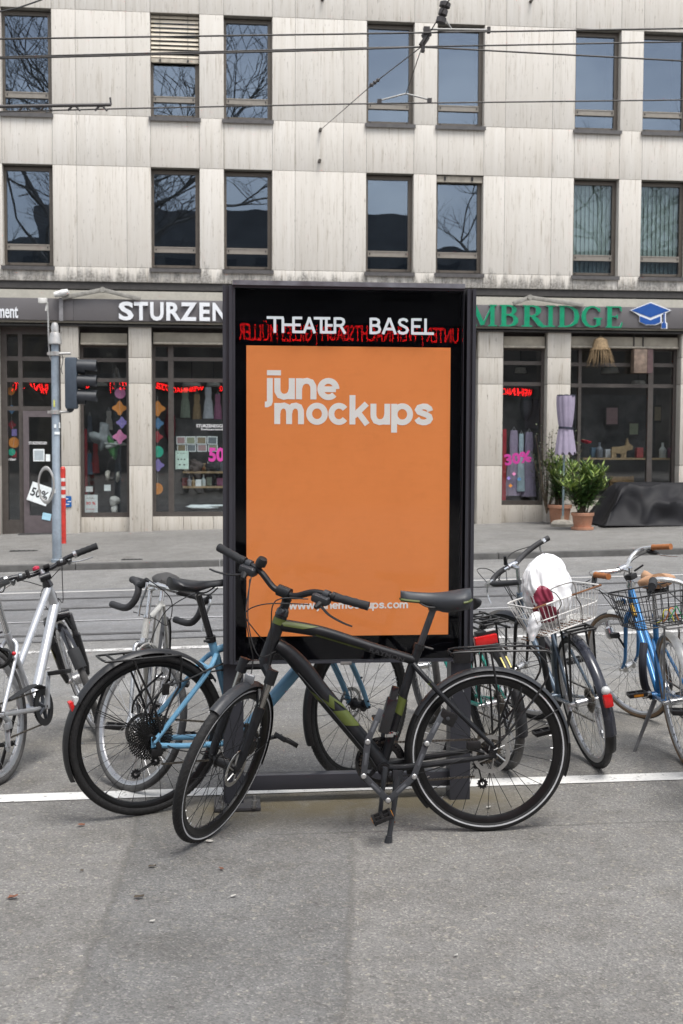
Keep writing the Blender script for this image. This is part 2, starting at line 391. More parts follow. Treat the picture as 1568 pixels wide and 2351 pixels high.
        d2 = mth(n, l, 'MULTIPLY', band(6.75, .42, -3.5, 5), mth(n, l, 'MULTIPLY_ADD', mid.outputs[0], 2.0, -.5, True))
        out = mixc(n, l, mth(n, l, 'MULTIPLY', d2, .6), out, (.135, .118, .085))
    if warm: out = mixc(n, l, warm, out, (.2, .18, .15))
    l.new(out, p.inputs['Base Color']); p.inputs['Roughness'].default_value = .82; p.inputs['Specular IOR Level'].default_value = .35
    bp = n.new('ShaderNodeBump'); bp.inputs['Strength'].default_value = .55; bp.inputs['Distance'].default_value = .004
    h = mth(n, l, 'ADD', vor.outputs['Distance'], mth(n, l, 'MULTIPLY', fine.outputs[0], .5)); l.new(h, bp.inputs['Height']); l.new(bp.outputs[0], p.inputs['Normal'])
    return m
A_PLAZA = asphalt('asphalt_plaza', (.172, .167, .158), (.216, .210, .200), True)
A_ROAD = asphalt('asphalt_road', (.185, .184, .181), (.225, .223, .219))
A_TRAM = asphalt('asphalt_tram', (.150, .152, .158), (.185, .187, .193))
A_PAVE = asphalt('asphalt_pavement', (.175, .172, .166), (.208, .205, .198))

def ground_sheet(name, mat, y0, y1, f, x0=-45., x1=45., ny=8, nx=60, dz=0.):
    g = []
    for j in range(ny+1):
        y = y0+(y1-y0)*j/ny; g.append([(x0+(x1-x0)*i/nx, y, f(x0+(x1-x0)*i/nx, y)+dz) for i in range(nx+1)])
    return MB().sheet(g).build(name, mat)
struct(ground_sheet('plaza', A_PLAZA, -40, 8.2, gz, ny=60))
struct(ground_sheet('road', A_ROAD, 8.2, 10.9, gz, ny=8))
struct(ground_sheet('tram_track_bed', A_TRAM, 10.9, 14.9, gz, ny=6))
struct(ground_sheet('road', A_ROAD, 14.9, YK, gz, ny=6))
struct(ground_sheet('pavement', A_PAVE, YK+.16, YF+.8, pz, ny=8))
struct(MB().box((0, 60, -2.3), (600, 600, .1)).build('ground', A_ROAD))
# kerb of granite blocks with real joints
KERB = M('kerb_granite', (.085, .084, .081), .8, var=.3, scale=6, bump=.5, dirt=.2)
kb = MB(); x = -20.
while x < 20:
    L = 2.0; zt = pz(x+L/2, YK+.08); r_ = (pz(x+L, YK)-pz(x, YK))
    T = Mx.Translation((x+L/2, YK+.08, zt-.13)) @ Mx.Rotation(-atan2(r_, L), 4, 'Y')
    kb.bevbox((0, 0, 0), (L-.008, .168, .262), .012, T); x += L
struct(kb.build('kerb', KERB))
# painted lines
def paint(name, worn, col=(.72, .71, .68)):
    m, n, l, p = nodes(name); co = coords(n, l)
    a = noise(n, l, 7, 6, co, .7); b = noise(n, l, 60, 3, co)
    f = mth(n, l, 'MULTIPLY_ADD', a.outputs[0], .6, mth(n, l, 'MULTIPLY', b.outputs[0], .4))
    r = ramp(n, [(worn-.03, (0, 0, 0)), (worn+.03, (1, 1, 1))]); l.new(f, r.inputs[0])
    c = ramp(n, [(.3, tuple(q*.82 for q in col)), (.7, col)]); l.new(b.outputs[0], c.inputs[0])
    l.new(mixc(n, l, r.outputs[0], (.15, .145, .138), c.outputs[0]), p.inputs['Base Color']); p.inputs['Roughness'].default_value = .7
    return m
PAINT = paint('line_paint', .40); PAINT_OLD = paint('line_paint_worn', .47, (.60, .59, .57))
def line(name, y0, y1, w, x0, x1, mat, f=gz, dz=.004, nx=24):
    g = [[(x0+(x1-x0)*i/nx, y0+(y1-y0)*i/nx+w*j, f(x0+(x1-x0)*i/nx, y0+w*j)+dz) for i in range(nx+1)] for j in (0, 1)]
    return struct(MB().sheet(g).build(name, mat))
line('parking_line', 5.60, 5.645, .125, -12, 13, PAINT)
line('lane_line', 10.26, 10.32, .13, -14, 14, PAINT_OLD)
line('lane_line', 14.55, 14.62, .10, -16, 17, paint('line_paint_dim', .36, (.50, .49, .47)))
# metre-gauge tram rails: bright head with a dark groove each side, sunk 1 mm proud of the bed
STEEL = M('rail_steel', (.50, .50, .51), .35, .3, var=.15, scale=3); GROOVE = M('rail_groove', (.045, .045, .047), .9)
for (y, br, lab) in ((13.95, 0, 'dull dark tram rail closest to the far kerb'), (13.1, 0, 'dull dark tram rail, second from the far kerb'), (12.15, 1, 'bright polished tram rail, the only shiny one in the street'), (11.25, 0, 'dull dark tram rail closest to the parked bicycles')):
    r = thing('tram_rail', lab, 'rail', (0, y, 0), group='tram rails set in the street')
    def strip(ya, yb, dz): return [[(-16+33*i/20, q-y, gz(-16+33*i/20, q)+dz) for i in range(21)] for q in (ya, yb)]
    MB().sheet(strip(y-.03, y+.03, .006)).build('rail_head', STEEL if br else M('rail_steel_dull', (.085, .084, .084), .6, .2), r)
    MB().sheet(strip(y+.032, y+(.044 if br else .064), .005)).build('rail_groove', GROOVE, r)
line('bed_joint', 10.86, 10.86, .055, -16, 17, M('joint_tar', (.05, .05, .052), .7))
# ------------------------------------------------------------------ small litter on the plaza
LEAF = M('dead_leaf', (.17, .07, .04), .8, var=.5); TWIG = M('twig', (.07, .055, .04), .9); PALE = M('pale_scrap', (.40, .385, .35), .8)
def leaf(px, py, s, a, mat, nm, lab, cat):
    s = s*.62; p = onground(px, py, gz); p.z = gz(p.x, p.y)+.004
    pts = []
    k = 9; rr = random.Random(int(px*7+py))
    top = [(V((cos(2*pi*i/k)*s*(1.0 if i % 2 else .75), sin(2*pi*i/k)*s*.55*(1 if i % 2 else .8), (.004+.012*rr.random())*s/.03))) for i in range(k)]
    mb = MB(); T = Mx.Translation(p) @ Mx.Rotation(a, 4, 'Z')
    mb.add([V((0, 0, .003))]+top, [(0, i+1, (i+1) % k+1) for i in range(k)], T)
    o = mb.build(nm, mat, fix=False); return tag(o, lab, cat, 'bits of litter on the asphalt')
for (px, py, s, a, mt, nm, lab) in ((187, 1898, .034, .3, LEAF, 'dead_leaf', 'reddish dead leaf left of the steered front wheel'), (30, 2065, .038, .2, LEAF, 'dead_leaf', 'brown dead leaf near the left photo edge on bare asphalt'),
    (508, 1998, .024, 2.2, LEAF, 'dead_leaf', 'curled brown leaf below the steered front wheel'), (320, 2064, .036, -.1, TWIG, 'bark_scrap', 'dark scrap of bark on the joint in the asphalt'),
    (481, 1935, .030, 0, PALE, 'paper_scrap', 'pale scrap beside the tread of the steered front wheel'), (536, 2061, .022, .4, PALE, 'paper_scrap', 'pale flat scrap on the smooth asphalt strip, farther from the wheel'), (350, 2118, .020, .1, PALE, 'paper_scrap', 'pale flat scrap left on the joint of the smooth strip'),
    (1047, 2197, .018, .5, PALE, 'paper_scrap', 'tiny white scrap alone on the coarse asphalt at lower right'), (188, 2002, .02, .5, TWIG, 'bark_scrap', 'tiny dark scrap among the grit at left'), (1122, 1857, .026, .5, PALE, 'paper_scrap', 'white scrap behind the spokes of the upright rear wheel'),
    (900, 1893, .03, -.1, LEAF, 'dead_leaf', 'thin brown leaf beside the kickstand foot'), (640, 1693, .026, 0., PALE, 'paper_scrap', 'white scrap lying under the light blue bicycle'), (350, 1992, .03, .1, TWIG, 'bark_scrap', 'dark bark scrap left of the smooth strip')):
    leaf(px, py, s, a, mt, nm, lab, nm.split('_')[-1])
for (px, py, w, d_, lab) in ((55, 1265, .42, .16, 'dark drain grating in the far pavement at the left'), (303, 1285, .30, .12, 'small dark drain cover by the far kerb left of the poster case')):
    q = onground(px, py, pz); t = thing('drain_cover', lab, 'drain', (q.x, q.y, pz(q.x, q.y)+.001)); MB().bevbox((0, 0, .003), (w, d_, .008), .002).build('frame', M('drain_iron', (.05, .05, .049), .7, .3), t)
    for i in range(5): MB().box((-w*.36+w*.18*i, 0, .0085), (w*.07, d_*.7, .003)).build('slot', M('drain_slot', (.012, .012, .012), .9), t)
# ================================================================== THE FACADE
def stone(name, stain, tone=(1, 1, 1), joint=False):
    """travertine cut across the bed: fine vertical veins, pores, slab-to-slab tone, soot at the foot"""
    m, n, l, p = nodes(name)
    g = n.new('ShaderNodeNewGeometry'); t = n.new('ShaderNodeTexCoord')
    off = n.new('ShaderNodeVectorMath'); off.operation = 'MULTIPLY_ADD'
    cx = n.new('ShaderNodeCombineXYZ'); l.new(g.outputs['Random Per Island'], cx.inputs[0]); l.new(g.outputs['Random Per Island'], cx.inputs[2])
    l.new(cx.outputs[0], off.inputs[0]); off.inputs[1].default_value = (37, 0, 53); l.new(t.outputs['Object'], off.inputs[2])
    def mp(sc):
        q = n.new('ShaderNodeMapping'); q.inputs['Scale'].default_value = sc; l.new(off.outputs[0], q.inputs[0]); return q.outputs[0]
    v1 = noise(n, l, 1, 6, mp((11, 11, .30)), .62, .3); v2 = noise(n, l, 1, 5, mp((38, 38, 1.5)), .68); pore = noise(n, l, 1, 3, mp((42, 42, 5.5)), .7); cl = noise(n, l, 1.1, 3, t.outputs['Object'])
    r = ramp(n, [(.26, (.50, .475, .435)), (.40, (.60, .582, .55)), (.62, (.645, .632, .61)), (.8, (.665, .655, .64))]); l.new(v1.outputs[0], r.inputs[0])
    out = r.outputs[0]
    r2 = ramp(n, [(.32, (.55, .50, .43)), (.44, (1, 1, 1)), (1, (1.02, 1.02, 1.02))]); l.new(v2.outputs[0], r2.inputs[0]); out = mixc(n, l, .8, out, r2.outputs[0], 'MULTIPLY')
    r3 = ramp(n, [(.29, (.20, .165, .13)), (.37, (1, 1, 1))]); l.new(pore.outputs[0], r3.inputs[0]); out = mixc(n, l, .75, out, r3.outputs[0], 'MULTIPLY')
    tn = ramp(n, [(0, (.968, .96, .95)), (.5, (1, .998, .993)), (1, (1.015, 1.015, 1.015))]); l.new(g.outputs['Random Per Island'], tn.inputs[0]); out = mixc(n, l, 1, out, tn.outputs[0], 'MULTIPLY')
    out = mixc(n, l, 1, out, tone, 'MULTIPLY')
    if stain:
        sx = n.new('ShaderNodeSeparateXYZ'); l.new(t.outputs['Object'], sx.inputs[0])
        h = mth(n, l, 'SUBTRACT', sx.outputs[2], stain[0])
        q = n.new('ShaderNodeMapping'); q.inputs['Scale'].default_value = (5.5, 5.5, .9); l.new(t.outputs['Object'], q.inputs[0]); dr = noise(n, l, 1, 5, q.outputs[0], .7)
        reach = mth(n, l, 'MULTIPLY_ADD', dr.outputs[0], stain[1]*4., -stain[1]*1.25)
        f = mth(n, l, 'DIVIDE', mth(n, l, 'SUBTRACT', reach, h), stain[1]*.55, clamp=True)
        bn = noise(n, l, 24, 4, t.outputs['Object'], .7); f = mth(n, l, 'MULTIPLY', f, mth(n, l, 'MULTIPLY_ADD', bn.outputs[0], 3.0, -.75, True))
        out = mixc(n, l, mth(n, l, 'MULTIPLY', f, .68), out, stain[2])
    l.new(out, p.inputs['Base Color']); p.inputs['Roughness'].default_value = .62; p.inputs['Specular IOR Level'].default_value = .3
    bp = n.new('ShaderNodeBump'); bp.inputs['Strength'].default_value = .25; bp.inputs['Distance'].default_value = .004; l.new(pore.outputs[0], bp.inputs['Height']); l.new(bp.outputs[0], p.inputs['Normal'])
    return m
def FX(px, py): return atY(px, py, YF).x
def FZ(px, py, dy=0.): return atY(px, py, YF+dy).z
ZB = FZ(784, 656)                         # foot of the stone cladding
ZR = [FZ(784, 623), FZ(784, 395), FZ(784, 281), FZ(784, 45)]   # sill, head, sill, head
ZT = ZR[3]+3.4
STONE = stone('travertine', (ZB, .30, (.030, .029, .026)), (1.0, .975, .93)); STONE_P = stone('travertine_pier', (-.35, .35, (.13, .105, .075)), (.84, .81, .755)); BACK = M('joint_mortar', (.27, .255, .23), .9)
jx = [6, 121.5, 176.5, 291.5, 346.5, 458.5, 514, 625, 677.5, 788, 840.5, 949, 1001.5, 1109, 1158, 1265.5, 1316.5, 1420, 1471.5, 1576]
JX = [FX(v, 500) for v in jx]; WIN = [0, 4, 6, 10, 12, 16, 18]    # index of joint left of each window
w_, n_ = JX[5]-JX[4], JX[6]-JX[5]
left = [JX[0]-n_, JX[0]-n_-w_, JX[0]-2*n_-w_, JX[0]-2*n_-2*w_, JX[0]-3*n_-2*w_, JX[0]-3*n_-3*w_, -14.]
right = [JX[-1]+n_, JX[-1]+n_+w_, JX[-1]+2*n_+w_, JX[-1]+2*n_+2*w_, JX[-1]+3*n_+2*w_, 18.]
bl = thing('office_building', 'pale travertine office building with tall bronze windows above a row of shops', 'building', (0, YF, 0))
def L(x, y, z): return V((x, y-YF, z))
AX = left[::-1]+JX+right; nl = len(left); wins = [i+nl for i in WIN]
rows = [(ZB, ZR[0]), (ZR[0], ZR[1]), (ZR[1], ZR[2]), (ZR[2], ZR[3]), (ZR[3], ZR[3]+1.15), (ZR[3]+1.15, ZT)]
sl_ = MB(); G = .006
for i in range(len(AX)-1):
    for k, (z0, z1) in enumerate(rows):
        if i in wins and k in (1, 3): continue
        d = .06*1.0; j = rnd.uniform(-.0015, .0015)
        sl_.bevbox(((AX[i]+AX[i+1])/2, d/2+j, (z0+z1)/2), (AX[i+1]-AX[i]-G, d, z1-z0-G), .003)
sl_.build('stone_cladding', STONE, bl)
bk = MB()                                  # structural wall behind the slabs, cut round the openings
for k, (z0, z1) in enumerate(rows):
    if k in (1, 3):
        e = [AX[0]]+[q for i in wins for q in (AX[i], AX[i+1])]+[AX[-1]]
        for i in range(0, len(e), 2): bk.bb((e[i]+(.02 if i else 0), .008, z0), (e[i+1]-.02, .36, z1))
    else: bk.bb((AX[0], .008, z0), (AX[-1], .36, z1))
bk.build('wall_core', BACK, bl)
# stone reveals (left and right faces of each opening) belong to the wall
# ------------------------------------------------------------------ upper windows
BRONZE = M('bronze_frame', (.115, .10, .083), .42, .35, var=.12, dirt=.15); BR_L = M('bronze_rail', (.27, .245, .21), .4, .3, var=.1); SILLM = M('sill_metal', (.115, .11, .108), .45, .5, var=.15)
GL_UP = glass('window_glass', .15, (.62, .66, .68), 0, .12, (.70, .82, 1.0)); GL_LOW = glass('window_glass_lower', .06, (.72, .75, .75), 0, .12, (.8, .9, 1.))
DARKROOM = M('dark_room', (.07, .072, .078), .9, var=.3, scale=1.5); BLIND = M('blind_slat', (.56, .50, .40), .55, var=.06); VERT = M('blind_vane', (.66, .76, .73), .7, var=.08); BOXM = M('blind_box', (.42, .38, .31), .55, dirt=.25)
def upper_window(i, z0, z1, kind):
    x0, x1 = AX[i]+.004, AX[i+1]-.004; w = x1-x0
    f = MB(); y0, y1 = .15, .215; b = .045
    f.bb((x0, y0, z0+.03), (x0+b, y1, z1-.02)); f.bb((x1-b-.03, y0, z0+.03), (x1, y1, z1-.02))
    f.bb((x0+b, y0, z1-.02-.07), (x1-b-.03, y1, z1-.02)); f.bb((x0+b, y0+.002, z0+.03), (x1-b-.03, y1, z0+.075))
    zm = z0+.30
    RV = [((AX[i]+.002, .061, z0+.005), (AX[i]-.02, .34, z1-.005)), ((AX[i+1]-.002, .061, z0+.005), (AX[i+1]+.02, .34, z1-.005))]
    o = f.build('window', BRONZE, bl)
    for q in RV: MB().bb(*q).build('stone_reveal', STONE, o)
    r = MB(); r.bb((x0+b, y0-.012, zm), (x1-b-.03, y1-.004, zm+.085)); r.bb((x0+b, y0-.02, zm+.086), (x1-b-.03, y1-.01, zm+.105)); r.build('rail', BR_L, o)
    hg = MB()
    for hx in (x0+b+.035, x1-b-.065):
        hg.box((hx, y0-.017, zm+.05), (.018, .014, .03)); hg.box((hx, y0-.01, z0+.055), (.02, .014, .02))
    hg.build('catch', M('catch_black', (.02, .02, .02), .5), o)
    s = MB(); s.bb((x0-.035, -.045, z0-.052), (x1+.03, .148, z0-.012)); s.bb((x0-.035, -.05, z0-.075), (x1+.03, -.041, z0-.008)); s.build('sill', SILLM, o)
    MB().bb((x0+b, .185, zm+.106), (x1-b-.03, .191, z1-.09)).build('pane', GL_UP if kind != 'green' else GL_LOW, o)
    MB().bb((x0+b, .185, z0+.075), (x1-b-.03, .191, zm-.001)).build('pane', GL_UP, o)
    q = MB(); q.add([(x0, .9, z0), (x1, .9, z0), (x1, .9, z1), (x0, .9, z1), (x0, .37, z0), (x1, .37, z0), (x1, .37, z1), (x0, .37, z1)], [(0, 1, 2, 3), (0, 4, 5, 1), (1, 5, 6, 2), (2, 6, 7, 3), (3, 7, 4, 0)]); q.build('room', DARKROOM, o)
    if kind == 'shutter':
        q = MB(); zz = z1-.01; zb = z0+1.06; k = int((zz-zb)/.072)
        for a in range(k):
            z = zz-(a+.5)*(zz-zb)/k; q.box((0, 0, 0), (w-.02, .062, .009), Mx.Translation(((x0+x1)/2, .09, z)) @ Mx.Rotation(radians(62), 4, 'X'))
        q.build('slatted_blind', BLIND, o)
        q = MB(); q.bb((x0+.01, .07, zb-.075), (x1-.01, .13, zb-.004)); q.build('blind_rail', BOXM, o)
        q = MB()
        for hx in (x0+.17, x1-.2): q.box((hx, .05, (zb+zz)/2), (.006, .006, zz-zb)); q.box((hx, .066, zb-.04), (.03, .02, .04))
        q.build('blind_tape', M('catch_black', (.02, .02, .02)), o)
    if kind == 'boxed':
        q = MB(); q.bb((x0+.004, .05, z1-.12), (x1-.004, .148, z1-.015)); q.build('blind_box', BOXM, o)
        q = MB()
        for hx in (x0+.16, x1-.2): q.box((hx, .046, z1-.06), (.035, .02, .07))
        q.build('bracket', M('catch_black', (.02, .02, .02)), o)
    if kind == 'green':
        q = MB(); k = 9
        for a in range(k): q.box((0, 0, 0), (w/k*.97, .003, z1-z0-.15), Mx.Translation((x0+b+(w-b-.08)*(a+.5)/k, .232, (z0+z1)/2)) @ Mx.Rotation(radians(24), 4, 'Z'))
        q.build('vertical_blind', VERT, o)
    return o
for a, i in enumerate(wins):
    upper_window(i, ZR[0], ZR[1], {4: 'boxed', 5: 'green', 6: 'green'}.get(a, 'plain'))
    upper_window(i, ZR[2], ZR[3], {1: 'shutter'}.get(a, 'plain'))
# wall anchors of the span wire
an = MB()
for (px, py) in ((733, 371), (735, 300), (1218, 4), (740, 0)):
    q = atY(px, py, YF); an.lathe([(.03, 0), (.03, .02), (.018, .03), (.018, .07), (.03, .075), (.03, .1)], (q.x, 0, q.z), (0, -1, 0), 10)
an.build('wall_anchor', M('anchor_iron', (.09, .08, .07), .7, .6, dirt=.5), bl)
# ================================================================== SHOP FLOOR OF THE BUILDING
ZS = FZ(784, 757)             # soffit over the shops
ZF0, ZF1 = FZ(784, 745.5), FZ(784, 696.5)   # fascia
ZC1 = FZ(784, 676)
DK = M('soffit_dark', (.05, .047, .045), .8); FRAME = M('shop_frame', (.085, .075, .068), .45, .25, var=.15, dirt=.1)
CREAM = M('awning_band', (.44, .42, .36), .6, var=.1, scale=3, dirt=.25, dirtcol=(.2, .19, .16)); FASC = M('fascia_grey', (.125, .118, .120), .5, .15, var=.08, scale=1.2, dirt=.12)
GL_SH = glass('shop_glass', .060, (.90, .92, .92), 0, .10)
def PX(px): return FX(px, 980)
piers = [(-70, -3, 1228), (140, 181, 1226), (296, 348, 1223.5), (700, 752, 1213), (1097, 1154, 1202), (1256, 1309, 1198), (1562, 1622, 1192), (1780, 1840, 1190), (-330, -280, 1230)]
for (a, b, yb) in piers:
    xa, xb = PX(a), PX(b); xm = (xa+xb)/2; zb = pz(xm, YF)-.05
    js = [zb, zb+1.14+.25, zb+2.55, zb+3.05, ZS+.02]
    js = [zb, FZ((a+b)/2, 1069), FZ((a+b)/2, 882 if a > 700 else 880), FZ((a+b)/2, 821), ZS+.05]
    p = MB()
    for k in range(4): p.bevbox((xm, .20, (js[k]+js[k+1])/2), (xb-xa, .36, js[k+1]-js[k]-.006), .006)
    p.build('pier', STONE_P, bl)
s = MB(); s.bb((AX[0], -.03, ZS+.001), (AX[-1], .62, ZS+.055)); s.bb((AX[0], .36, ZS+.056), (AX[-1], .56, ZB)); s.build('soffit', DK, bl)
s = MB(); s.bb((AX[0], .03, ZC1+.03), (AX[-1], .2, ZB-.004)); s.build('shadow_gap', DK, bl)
def shop_window(xa, xb, ysill, yhead, tr, mull, blind=True, base=True, name='shop_window', yblind=None):
    """opening between two piers; xa, xb, mull in photo columns, ysill, tr in photo rows measured on the glass line"""
    dy = .30; xm = (xa+xb)/2
    X = lambda v: atY(v, 980, YF+dy).x
    Z = lambda v: atY(xm, v, YF+dy).z
    x0, x1 = PX(xa), PX(xb); zs, zh = Z(ysill), Z(yhead); fw = .06
    f = MB(); a, b = dy-.05, dy+.04
    f.bb((x0, a, zs), (x0+fw, b, zh)); f.bb((x1-fw, a, zs), (x1, b, zh)); f.bb((x0+fw, a+.001, zs), (x1-fw, b, zs+.085)); f.bb((x0+fw, a+.001, zh-.05), (x1-fw, b, zh))
    zt = [Z(t) for t in tr]; xs = [x0+fw]
    for (c, w) in mull: f.bb((X(c)-w/2, a-.002, zs+.085), (X(c)+w/2, b-.001, zh-.05)); xs += [X(c)-w/2, X(c)+w/2]
    xs.append(x1-fw)
    for t in zt: f.bb((x0+fw, a+.003, t-.035), (x1-fw, b-.002, t+.035))
    o = f.build(name, FRAME, bl)
    zz = [zs+.085]+[q for t in sorted(zt) for q in (t-.035, t+.035)]+[zh-.05]
    for i in range(0, len(xs), 2):
        for k in range(0, len(zz), 2): MB().bb((xs[i], dy-.004, zz[k]), (xs[i+1], dy+.004, zz[k+1])).build('pane', GL_SH, o)
    if blind:
        q = MB(); q.bb((x0+.03, .13, zh+.012), (x1-.03, .24, zh+.2)); q.cur = 1; q.tube([(x0+.03, .12, zh+.004), (x1-.03, .12, zh+.004)], .022, 8)
        q.cur = 2; q.bb((x0, .245, zh+.001), (x1, .36, ZS)); q.build('blind_box', [M('rolled_awning', (.33, .30, .24), .75, var=.35, scale=2.2, dirt=.2), BOXM, DK], o)
    if base:
        q = MB(); k = max(1, int((x1-x0)/.5)); zb = pz((x0+x1)/2, YF)-.06
        for i in range(k): q.bevbox((x0+(x1-x0)*(i+.5)/k, dy-.02+.15, (zs+zb)/2), ((x1-x0)/k-.006, .42, zs-zb-.004), .005)
        q.build('plinth', STONE_P, o)
    return o, x0, x1, zs, zh
SB = shop_window(181, 296, 1187, 792, (827, 873), ())
SCW = shop_window(348, 700, 1185, 792, (826, 874), ((393, .10),))
SDW = shop_window(752, 1097, 1170, 797, (831, 880), ())
SE = shop_window(1154, 1256, 1159, 799, (834, 882), ((1244, .05),))
SF = shop_window(1309, 1562, 1148, 800, (838, 886), ((1328, .06), (1490, .10), (1549, .05)))
SGW = shop_window(1622, 1780, 1148, 800, (838, 886), ())
SA0 = shop_window(-280, -70, 1190, 792, (826, 874), ())
# entrance bay: side light, top lights, door
dy = .30; x0, x1 = PX(-3), PX(140); xa = PX(40); zb = pz(x0, YF); Z = lambda v: atY(70, v, YF+dy).z
f = MB(); zh = Z(768)
for (u0, u1) in ((PX(-3), PX(12)), (PX(38), PX(48)), (PX(133), PX(140))): f.bb((u0, dy-.05, zb), (u1, dy+.05, zh))
for v in (824, 873, 938): f.bb((PX(12), dy-.045, Z(v)-.04), (PX(133), dy+.045, Z(v)+.04))
f.bb((PX(-3), dy-.044, zh), (PX(140), dy+.05, ZS)); f.bb((PX(12), dy-.043, zb), (PX(38), dy+.04, Z(1193)))
ent = f.build('entrance', FRAME, bl)
for (u0, u1) in ((PX(12), PX(38)), (PX(48), PX(133))):
    for (v0, v1) in ((768, 824), (824, 873), (873, 938)): MB().bb((u0, dy-.004, Z(v1)+.04), (u1, dy+.004, Z(v0)-.04)).build('pane', GL_SH, ent)
MB().bb((PX(12), dy-.004, Z(1193)), (PX(38), dy+.004, Z(938)-.04)).build('pane', GL_SH, ent)
d = MB(); a, b = PX(49), PX(132); zt = Z(938)-.045
d.bb((a, .2, zb+.02), (a+.1, .27, zt)); d.bb((b-.1, .2, zb+.02), (b, .27, zt)); d.bb((a+.1, .2, zb+.02), (b-.1, .27, zb+.34)); d.bb((a+.1, .2, zt-.11), (b-.1, .27, zt))
DOORM = M('door_frame_plum', (.12, .10, .105), .5, .1, var=.1, dirt=.15)
door = d.build('door', DOORM, bl); MB().bb((a+.1, .23, zb+.34), (b-.1, .237, zt-.11)).build('pane', GL_SH, door)
MB().tube([(b-.06, .16, zb+.75), (b-.06, .14, zb+.8), (b-.06, .14, zb+1.25), (b-.06, .16, zb+1.3)], .012, 8).build('handle', STEEL, door)
MB().bb((PX(40), -.08, zb-.035), (PX(138), .2, zb+.018)).build('doormat', M('doormat', (.03, .03, .03), .95), bl)
# interior seen through the glass
ri = MB()
xa, xb = AX[0]+2, AX[-1]-2
ri.add([(xa, .4, -.3), (xb, .4, -.3), (xb, 3.6, -.3), (xa, 3.6, -.3), (xa, .4, ZS-.02), (xb, .4, ZS-.02), (xb, 3.6, ZS-.02), (xa, 3.6, ZS-.02)], [(3, 2, 6, 7), (4, 7, 6, 5), (0, 3, 7, 4), (1, 5, 6, 2), (0, 1, 2, 3)])
ri.build('shop_interior', M('shop_walls', (.14, .13, .118), .85, var=.5, scale=.9), bl)
s = MB(); s.bb((PX(348), .95, FZ(430, 1205)), (PX(560), 1.0, FZ(430, 960))); s.bb((PX(181), 1.2, -.3), (PX(296), 1.25, FZ(240, 850))); s.bb((PX(1154), .85, -.3), (PX(1262), .9, FZ(1200, 880))); s.bb((PX(1309), 1.3, FZ(1440, 1060)), (PX(1560), 1.34, FZ(1440, 900)))
s.build('display_back', M('display_back', (.085, .082, .08), .8, var=.6, scale=2.5), bl)
# ------------------------------------------------------------------ sign boards and their letters
def on(px, py, dy): return atY(px, py, YF+dy)
XM = FX(840, 720)
for (xa, xb, lab) in ((AX[0], XM-.4, 'long grey shop fascia with raised white capitals'), (XM+.4, AX[-1], 'long grey shop fascia with raised green serif capitals and a graduation cap')):
    t = thing('shop_sign', lab, 'shop sign', (0, YF, 0), group=None)
    q = MB(); k = int((xb-xa)/1.55)
    for i in range(k): q.bevbox((xa+(xb-xa)*(i+.5)/k, -.02, (ZF0+ZF1)/2), ((xb-xa)/k-.003, .20, ZF1-ZF0), .004)
    q.build('fascia', FASC, t)
    q = MB(); q.bb((xa, -.005, ZF1+.002), (xb, .12, ZC1)); q.bb((xa, -.03, ZF0-.06), (xb, .10, ZF0-.002)); q.build('awning_cassette', CREAM if False else [CREAM], t)
    if xa < 0: SGL = t
    else: SGR = t
yl = -.125
LETW = M('letter_white', (.74, .76, .78), .4, var=.05, dirt=.1); LETG = M('letter_green', (.0, .25, .12), .35, var=.1); LETS = M('letter_side', (.42, .45, .5), .4); BLUE = M('emblem_blue', (.012, .075, .30), .35, var=.08)
WL = [('S', 273, 320), ('T', 322, 351), ('U', 364, 389), ('R', 392, 436), ('Z', 427, 462), ('E', 459, 487), ('N', 489, 523), ('E', 529, 556), ('G', 562, 604), ('G', 609, 651), ('E', 657, 684), ('R', 688, 726)]
WL = [('S', 273, 307), ('T', 308, 340), ('U', 345, 376), ('R', 382, 416), ('Z', 414, 452), ('E', 458, 482), ('N', 488, 520), ('E', 528, 552), ('G', 558, 596), ('G', 602, 640), ('E', 648, 672), ('R', 680, 712)]
for ch, a, b in WL:
    ym = 694+ (a-273)*.011; yb = 733.5+(a-273)*.011
    p = on(a, yb, yl); q = on(b, yb, yl); h = on(a, ym, yl).z-p.z
    font_text('letter', ch, (p.x, p.y-YF, p.z), (1, 0, 0), (0, 0, 1), h/.70, LETW, SGL, .05, .032, width=q.x-p.x)
font_text('letter', 'ment', (on(-5, 729, yl).x, yl, on(-5, 729, yl).z), (1, 0, 0), (0, 0, 1), .33, LETW, SGL, .03, .02, width=on(42, 729, yl).x-on(-5, 729, yl).x)
